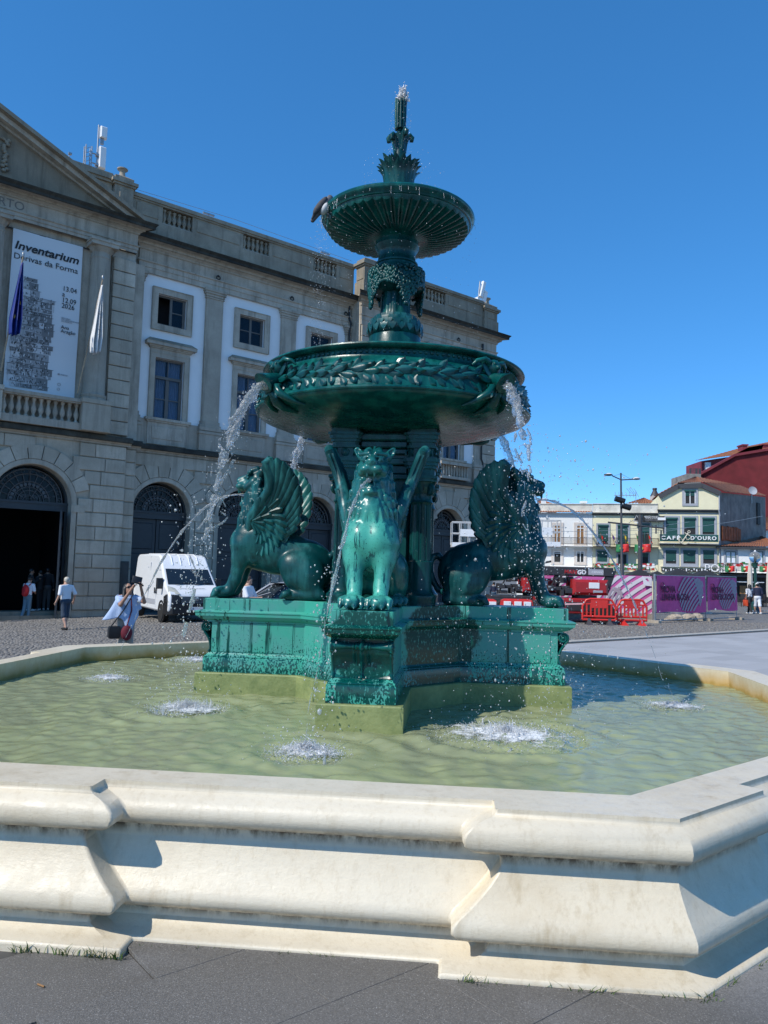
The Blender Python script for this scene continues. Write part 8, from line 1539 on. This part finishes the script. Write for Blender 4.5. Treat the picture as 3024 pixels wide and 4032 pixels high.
def strand(mb, path, r0, r1, wob, seed, i0=0, i1=None, n=7):
    r_ = random.Random(seed); ph = [r_.uniform(0, 6.28) for _ in range(6)]; pts, rad = [], []; N_ = len(path) - 1; i1 = N_ if i1 is None else i1; M_ = int((i1 - i0) * 4)
    for j in range(M_ + 1):
        s_ = i0 + (i1 - i0) * j / M_; a = min(int(s_), N_ - 1); f = s_ - a; p = path[a] * (1 - f) + path[a + 1] * f; g = s_ / N_; k = wob * (.15 + g)
        pts.append(p + np.array([math.sin(7 * g * 3 + ph[0]) + .6 * math.sin(19 * g * 2 + ph[1]), math.cos(6 * g * 3 + ph[2]) + .6 * math.sin(17 * g * 2 + ph[3]), .5 * math.sin(23 * g + ph[4])]) * k)
        e = min(1, j / 3, (M_ - j) / 4 + .15); rad.append(max(.0022, (r0 + (r1 - r0) * g) * (1 + .38 * math.sin(41 * g + ph[5]) + .32 * math.sin(97 * g + ph[1]) + r_.gauss(0, .12)) * e))
    mb.tube([tuple(p) for p in pts], rad, n)
def water_jet(label, path, kind, seed, group):
    mb = MB(); P0 = path[0]
    t = thing('water_jet', label, 'water jet', P0, 0, group); loc = [p - P0 for p in path]
    if kind == 'lion':
        strand(mb, loc, .012, .009, .006, seed, 0, 30); strand(mb, loc, .006, .004, .010, seed + 1, 3, 26); r_ = random.Random(seed)
        for k in range(26, len(loc) - 1): 
            if k % 2 == 0: strand(mb, loc, .008, .005, .02, seed + k, k, min(k + 1.4, len(loc) - 1.001))
        mb.build('stream', M['jet'], t, 80); n = 90; D = [loc[min(len(loc) - 1, int(len(loc) * (.35 + .65 * r_.random())))] + np.array([r_.gauss(0, .03), r_.gauss(0, .03), r_.gauss(0, .03)]) for _ in range(n)]
    else:
        r_ = random.Random(seed); brk = {400: .34, 500: .10}.get(seed, .2); sd = Sdf(); N_ = len(loc) - 1
        def at_(g): i = min(int(g * N_), N_ - 1); f = g * N_ - i; return loc[i] * (1 - f) + loc[i + 1] * f
        ph = [r_.uniform(0, 6.28) for _ in range(12)]
        for k in range(4):                                            # ropes of water that loosen, thin out and tear
            prev = None; n_ = 46
            for j in range(n_):
                g = j / n_ * (.92, .8, .86, .7)[k]; w_ = (.006, .04, .055, .07)[k] * (.2 + 1.7 * g)
                p = at_(g) + np.array([math.sin(g * 17 + ph[k]) + .5 * math.sin(g * 43 + ph[k + 4]), math.cos(g * 15 + ph[k + 2]) + .5 * math.sin(g * 37 + ph[k + 5]), .6 * math.sin(g * 29 + ph[k + 6])]) * w_
                rd_ = (.032, .020, .016, .012)[k] * (1 - .62 * g) * r_.uniform(.55, 1.35)
                if prev is not None and r_.random() > (g - brk) * 1.5: sd.cap(prev[0], p, prev[1], rd_, .013)
                prev = (p, rd_)
        for _ in range(60): g = r_.random() ** .8 * (brk + .45); p = at_(g) + np.array([r_.gauss(0, 1), r_.gauss(0, 1), r_.gauss(0, 1)]) * (.015 + .07 * g); d_ = np.array([r_.gauss(0, 1), r_.gauss(0, 1), r_.gauss(-.6, 1)]); d_ /= np.linalg.norm(d_); q_ = r_.uniform(.004, .013); sd.cap(p, p + d_ * r_.uniform(.01, .07), q_, q_ * .5, .02)
        o = addobj('stream', sd.mesh('stream', .0095, M['jet']), t); tag(o, kind='stuff'); D = []
        for _ in range(900):
            g = r_.random() ** .7; p = at_(g); D.append(p + np.array([r_.gauss(0, .015 + .12 * g), r_.gauss(0, .015 + .12 * g), r_.gauss(0, .03 + .08 * g)]))
    rad = np.array([abs(r_.gauss(0, .0030)) + .0012 for _ in D]); o = addobj('drops', drops_mesh('drops', D, rad, RNG.uniform(.8, 1.7, len(D)), M['drop']), t); tag(o, kind='stuff'); return t
SPW = [p for p, r, s_ in SP]
ldir = {'front': (0, -1), 'left': (-1, 0), 'right': (1, 0)}
for nm, tgt, lb in (('front', SPW[2], 'thin water jet from the mouth of the front lion, falling before the pedestal'), ('left', SPW[0], 'thin water jet arching left from the mouth of the left lion'), ('right', SPW[4], 'thin water jet arching right from the muzzle of the right lion')):
    d = ldir[nm]; m_ = loc_w(d[0] * 1.56, d[1] * 1.56, 1.529 + 1.125); end = np.array([tgt[0], tgt[1], Z_WATER]); water_jet(lb, fall(m_, end, .35 if nm != 'front' else .0), 'lion', {'front': 50, 'left': 150, 'right': 250}[nm], 'jets from the lions\' mouths')
BR = SPW[1]
for k, (a, tgt, lb) in enumerate(((-3 * math.pi / 4, SPW[1], 'thick splashing water stream from the bowl spout above the left lion'), (-math.pi / 4, SPW[3], 'thick splashing water stream from the bowl spout beside the right lion'), (3 * math.pi / 4, None, 'water stream falling behind the left lion from the far left spout'), (math.pi / 4, None, 'water stream falling behind the right lion\'s head from the far right spout'))):
    m_ = loc_w(UX + 1.60 * math.cos(a), 1.60 * math.sin(a), 3.60); e_ = loc_w(UX + 2.55 * math.cos(a), 2.55 * math.sin(a), Z_WATER)
    if tgt is not None: e_ = .5 * e_ + .5 * np.array([tgt[0], tgt[1], Z_WATER])
    water_jet(lb, fall(m_, e_, .0), 'spout', 400 + 100 * k, 'streams from the bowl spouts')
def splash(label, P, r_, strength, seed):
    rs = random.Random(seed); t = thing('splash', label, 'splash', (P[0], P[1], Z_WATER), 0, 'splashes in the basin'); n = int(4200 * strength + 900); D, rad, st = [], [], []
    for _ in range(n):
        a = rs.uniform(0, 6.283); q_ = abs(rs.gauss(0, .5)); x, y = r_ * q_ * math.cos(a) * 1.1, r_ * q_ * math.sin(a); z = abs(rs.gauss(0, .050)) * strength * math.exp(-q_ * 1.1); D.append((x, y, z)); rad.append(rs.uniform(.0010, .0042) * (1.25 - min(1, z / .16))); st.append(rs.uniform(.6, 1.7))
    for _ in range(int(90 * strength)): a = rs.uniform(0, 6.283); q_ = rs.uniform(.2, 1.5); D.append((r_ * q_ * math.cos(a), r_ * q_ * math.sin(a), rs.uniform(.0, .22) * strength)); rad.append(rs.uniform(.0025, .006)); st.append(1.2)
    o = addobj('drops', drops_mesh('drops', D, np.array(rad), np.array(st), M['foam']), t); tag(o, kind='stuff')
    mb = MB()
    for k in range(int(46 * strength) + 10): a = rs.uniform(0, 6.283); q_ = abs(rs.gauss(0, .45)) * r_; x, y = q_ * math.cos(a), q_ * math.sin(a); h = rs.uniform(.02, .10) * strength; mb.tube([(x, y, -.02), (x + rs.gauss(0, .008), y + rs.gauss(0, .008), h * .6), (x + rs.gauss(0, .02), y + rs.gauss(0, .02), h)], [rs.uniform(.010, .022), .006, .0018], 6)
    mb.build('crown', M['foam'], t, 80)
    mb = MB(); mb.grid(lambda u_, v: (r_ * 1.6 * v * math.cos(6.2832 * u_), r_ * 1.3 * v * math.sin(6.2832 * u_), .022 * (1 - v) + .006 * rs.random() + .004), 60, 16)
    q = Nt('foam_patch'); sx = q.node('ShaderNodeVectorMath', operation='LENGTH'); q.link(q.co(), sx.inputs[0]); lv = q.math('SUBTRACT', q.math('ADD', q.math('ADD', q.math('MULTIPLY', q.noise(26, 6, .8), 1.3), q.math('MULTIPLY', q.noise(6, 3, .6), 1.5)), -.55), q.math('DIVIDE', sx.outputs['Value'], r_ * 1.15)); q.set(base=(.92, .93, .92), rough=.6, Alpha=q.math('MULTIPLY', q.ramp(lv, [(.15, 0.0), (.55, 1.0)]), .55 + .4 * strength)); mb.build('foam', q.m, t, 80)
for (P, r_, s_), lb, k in zip(SP, ('small white splash where the left lion\'s jet lands', 'bright splash left of the front pedestal', 'bright splash nearest the basin wall, below the front pedestal', 'widest foaming splash in front of the right arm', 'faint splash by the right wall where the right lion\'s jet lands', 'splash behind the left end of the pedestal'), range(6)): splash(lb, P, r_, s_, 31 + k)
# jet and froth on the finial, drips from both bowls, spray across the right lion
t = thing('top_jet', 'frothing white water plume on the very top of the fountain', 'water jet', loc_w(UX - .0, 0, 7.10)); D, rad = [], []
for _ in range(260): z = abs(rj.gauss(0, .075)); D.append((rj.gauss(.01, .022 + .010 * (z < .1)), rj.gauss(0, .022), z)); rad.append(rj.uniform(.005, .016) * (1 - min(.6, z * 2.6)))
tag(addobj('froth', drops_mesh('froth', D, np.array(rad), RNG.uniform(.8, 1.8, len(D)), M['foam']), t), kind='stuff'); mb = MB()
for k in range(9): mb.tube([(rj.gauss(0, .02), rj.gauss(0, .02), 0), (rj.gauss(.005, .02), rj.gauss(0, .02), .1), (rj.gauss(.01, .03), rj.gauss(0, .02), rj.uniform(.14, .2))], [.016, .018, .005], 6)
mb.build('plume', M['foam'], t, 80)
D, rad = [], []
def add(p, r): D.append(p); rad.append(r)
cx_ = loc_w(UX, 0, 0)
for _ in range(520): z = rj.uniform(5.75, 7.05); q_ = (.05 + (.20 if z < 6.4 else .03) + .1 * max(0, 6.6 - z)) * (1 + abs(rj.gauss(0, .35))); a = rj.uniform(0, 6.28); add((cx_[0] + q_ * math.cos(a), cx_[1] + q_ * math.sin(a), z), rj.uniform(.0014, .0045))
for _ in range(900): a = rj.uniform(0, 6.283); a = a if rj.random() < .35 else rj.gauss(math.pi + .25, .35); q_ = .845 + abs(rj.gauss(0, .04)); z = 5.7 - 1.75 * rj.random() ** 1.1; add((cx_[0] + q_ * math.cos(a) + rj.gauss(0, .03), cx_[1] + q_ * math.sin(a), z), rj.uniform(.0012, .0040))
for _ in range(200): a = rj.uniform(0, 6.283); q_ = .78 * math.sqrt(rj.random()); add((cx_[0] + q_ * math.cos(a), cx_[1] - abs(q_ * math.sin(a)), rj.uniform(4.3, 5.6)), rj.uniform(.0010, .0030))
rsp = loc_w(1.55, -1.15, 0)
for _ in range(1300):                                                 # drifting spray in front of the right lion and arm
    z = rj.uniform(.65, 3.1); w_ = .30 + .22 * (3.1 - z) / 2.4; add((rsp[0] + rj.gauss(.0, w_ * 1.15), rsp[1] + rj.gauss(0, .25) - .15, z + rj.gauss(0, .06)), abs(rj.gauss(0, .0030)) ** 1.0 + .0011 + (.006 * rj.random() if rj.random() < .06 else 0))
for _ in range(260): P = loc_w(-1.95 + rj.gauss(0, .12), -.6 + rj.gauss(0, .2), rj.uniform(.6, 2.6)); add(tuple(P), abs(rj.gauss(0, .004)) + .002)
for _ in range(160): P = loc_w(-.30 + rj.gauss(0, .07), -2.05 + rj.gauss(0, .1), rj.uniform(.6, 1.9)); add(tuple(P), abs(rj.gauss(0, .0045)) + .002)
o = addobj('spray_drops', drops_mesh('spray_drops', D, np.array(rad), RNG.uniform(.9, 1.6, len(D)), M['drop'])); tag(o, 'glittering drops of spray drifting around the fountain', 'spray', kind='stuff')
# drips hanging under the upper rim
mb = MB()
for k in range(44): a = rj.uniform(0, 6.283); l_ = rj.uniform(.02, .09); x, y = cx_[0] + .84 * math.cos(a), cx_[1] + .84 * math.sin(a); mb.tube([(x, y, 5.70), (x + .01 * math.cos(a), y, 5.70 - l_ * .6), (x + .01 * math.cos(a), y, 5.70 - l_)], [.0025, .0015, .003], 5)
tag(mb.build('dripping_water', M['drop'], None, 80), 'fine drips falling from the rim of the upper bowl', 'drips', kind='stuff')
# sunken spotlights
for k, (x, y) in enumerate(((55, 2770), (515, 3012), (495, 2628), (2110, 3105), (2900, 2895))):
    P = water_pt(x, y); d = ray(x, y); P = CAMP + d * ((.46 - CAMH) / d[2]); t = thing('sunken_spotlight', ('dark sunken spotlight by the left edge of the pool', 'dark sunken spotlight close to the near wall on the left', 'dark sunken spotlight near the far wall behind the small splash', 'dark sunken spotlight by the near wall, right of the front pedestal', 'dark sunken spotlight at the right side of the pool')[k], 'spotlight', (P[0], P[1], Z_FLOOR), 0, 'sunken spotlights in the basin')
    mb = MB(); mb.lathe([(.16, 0), (.17, .10), (.19, .14), (.19, .19), (.16, .215)], 24); mb.build('housing', M['iron'], t, 40); mb = MB(); mb.lathe([(.16, .21), (.10, .235), (0, .24)], 24); mb.build('lens', M['carglass'], t, 60); mb = MB(); mb.box(-.2, .2, -.02, .02, 0, .06); mb.build('bracket', M['iron'], t)
# weeds and litter at the foot of the wall
rw = random.Random(23); V, F = [], []
def base_pt(k, s_, d): th = -math.pi / 2 + k * math.pi / 4 - PHI; n_ = (math.cos(th), math.sin(th)); t_ = (-n_[1], n_[0]); A = A_IN + d; return (FX + n_[0] * A + t_[0] * s_, FY + n_[1] * A + t_[1] * s_)
tuft = [(0, -1.22, .508, 14), (0, -1.02, .508, 12), (0, -.86, .508, 18), (0, -.78, .508, 14), (0, -.66, .40, 6), (0, -.42, .373, 8), (0, -.30, .373, 5), (0, -.02, .373, 9), (0, .07, .373, 12), (0, .22, .373, 12), (0, .40, .373, 5), (0, .9, .508, 18), (0, 1.05, .508, 8), (0, 1.18, .508, 6), (0, 1.34, .508, 14), (0, 1.46, .508, 16), (0, 1.68, .508, 10), (0, 1.80, .508, 10), (0, 1.92, .508, 8), (1, -1.9, .508, 14), (1, -1.7, .508, 12), (1, -1.4, .508, 10), (1, -1.0, .508, 10)]
for k, s0, d, n in tuft:
    for _ in range(n * 2):
        x, y = base_pt(k, s0 + rw.gauss(0, .035), d + abs(rw.gauss(0, .006))); h = rw.uniform(.012, .055) * (.6 + n / 22); a = rw.uniform(0, 6.28); lx, ly = rw.gauss(0, .5) * h, rw.gauss(-.25, .4) * h; w_ = rw.uniform(.0015, .003); i = len(V); V += [(x - w_ * math.cos(a), y - w_ * math.sin(a), .004), (x + w_ * math.cos(a), y + w_ * math.sin(a), .004), (x + lx * .4 + w_ * math.cos(a), y + ly * .4 + w_ * math.sin(a), h * .65), (x + lx * .4 - w_ * math.cos(a), y + ly * .4 - w_ * math.sin(a), h * .65), (x + lx, y + ly, h), (x + lx + .0006, y + ly, h * .99)]; F += [(i, i + 1, i + 2, i + 3), (i + 3, i + 2, i + 5, i + 4)]
o = addobj('weeds', np_mesh('weeds', V, F, M['grass'], False)); tag(o, 'small tufts of grass growing along the foot of the basin wall', 'grass', kind='stuff')
mb = MB(); mb.cyl((0, 0, 0), (.045, .01, 0), .004, 8); x, y = base_pt(0, .60, .42); o = mb.build('cigarette_butt', plain('butt_paper', (.62, .55, .42), .8), None, 60, loc=(x, y, .014)); tag(o, 'pale cigarette butt on the slabs beside the right pier of the wall', 'cigarette butt', 'litter by the wall')
mb = MB(); mb.cyl((0, 0, 0), (.038, -.02, 0), .004, 8); x, y = base_pt(0, -1.0, .78); o = mb.build('cigarette_butt', M['brown'], None, 60, loc=(x, y, .014)); tag(o, 'brown cigarette butt lying on the dark slabs at lower left', 'cigarette butt', 'litter by the wall')
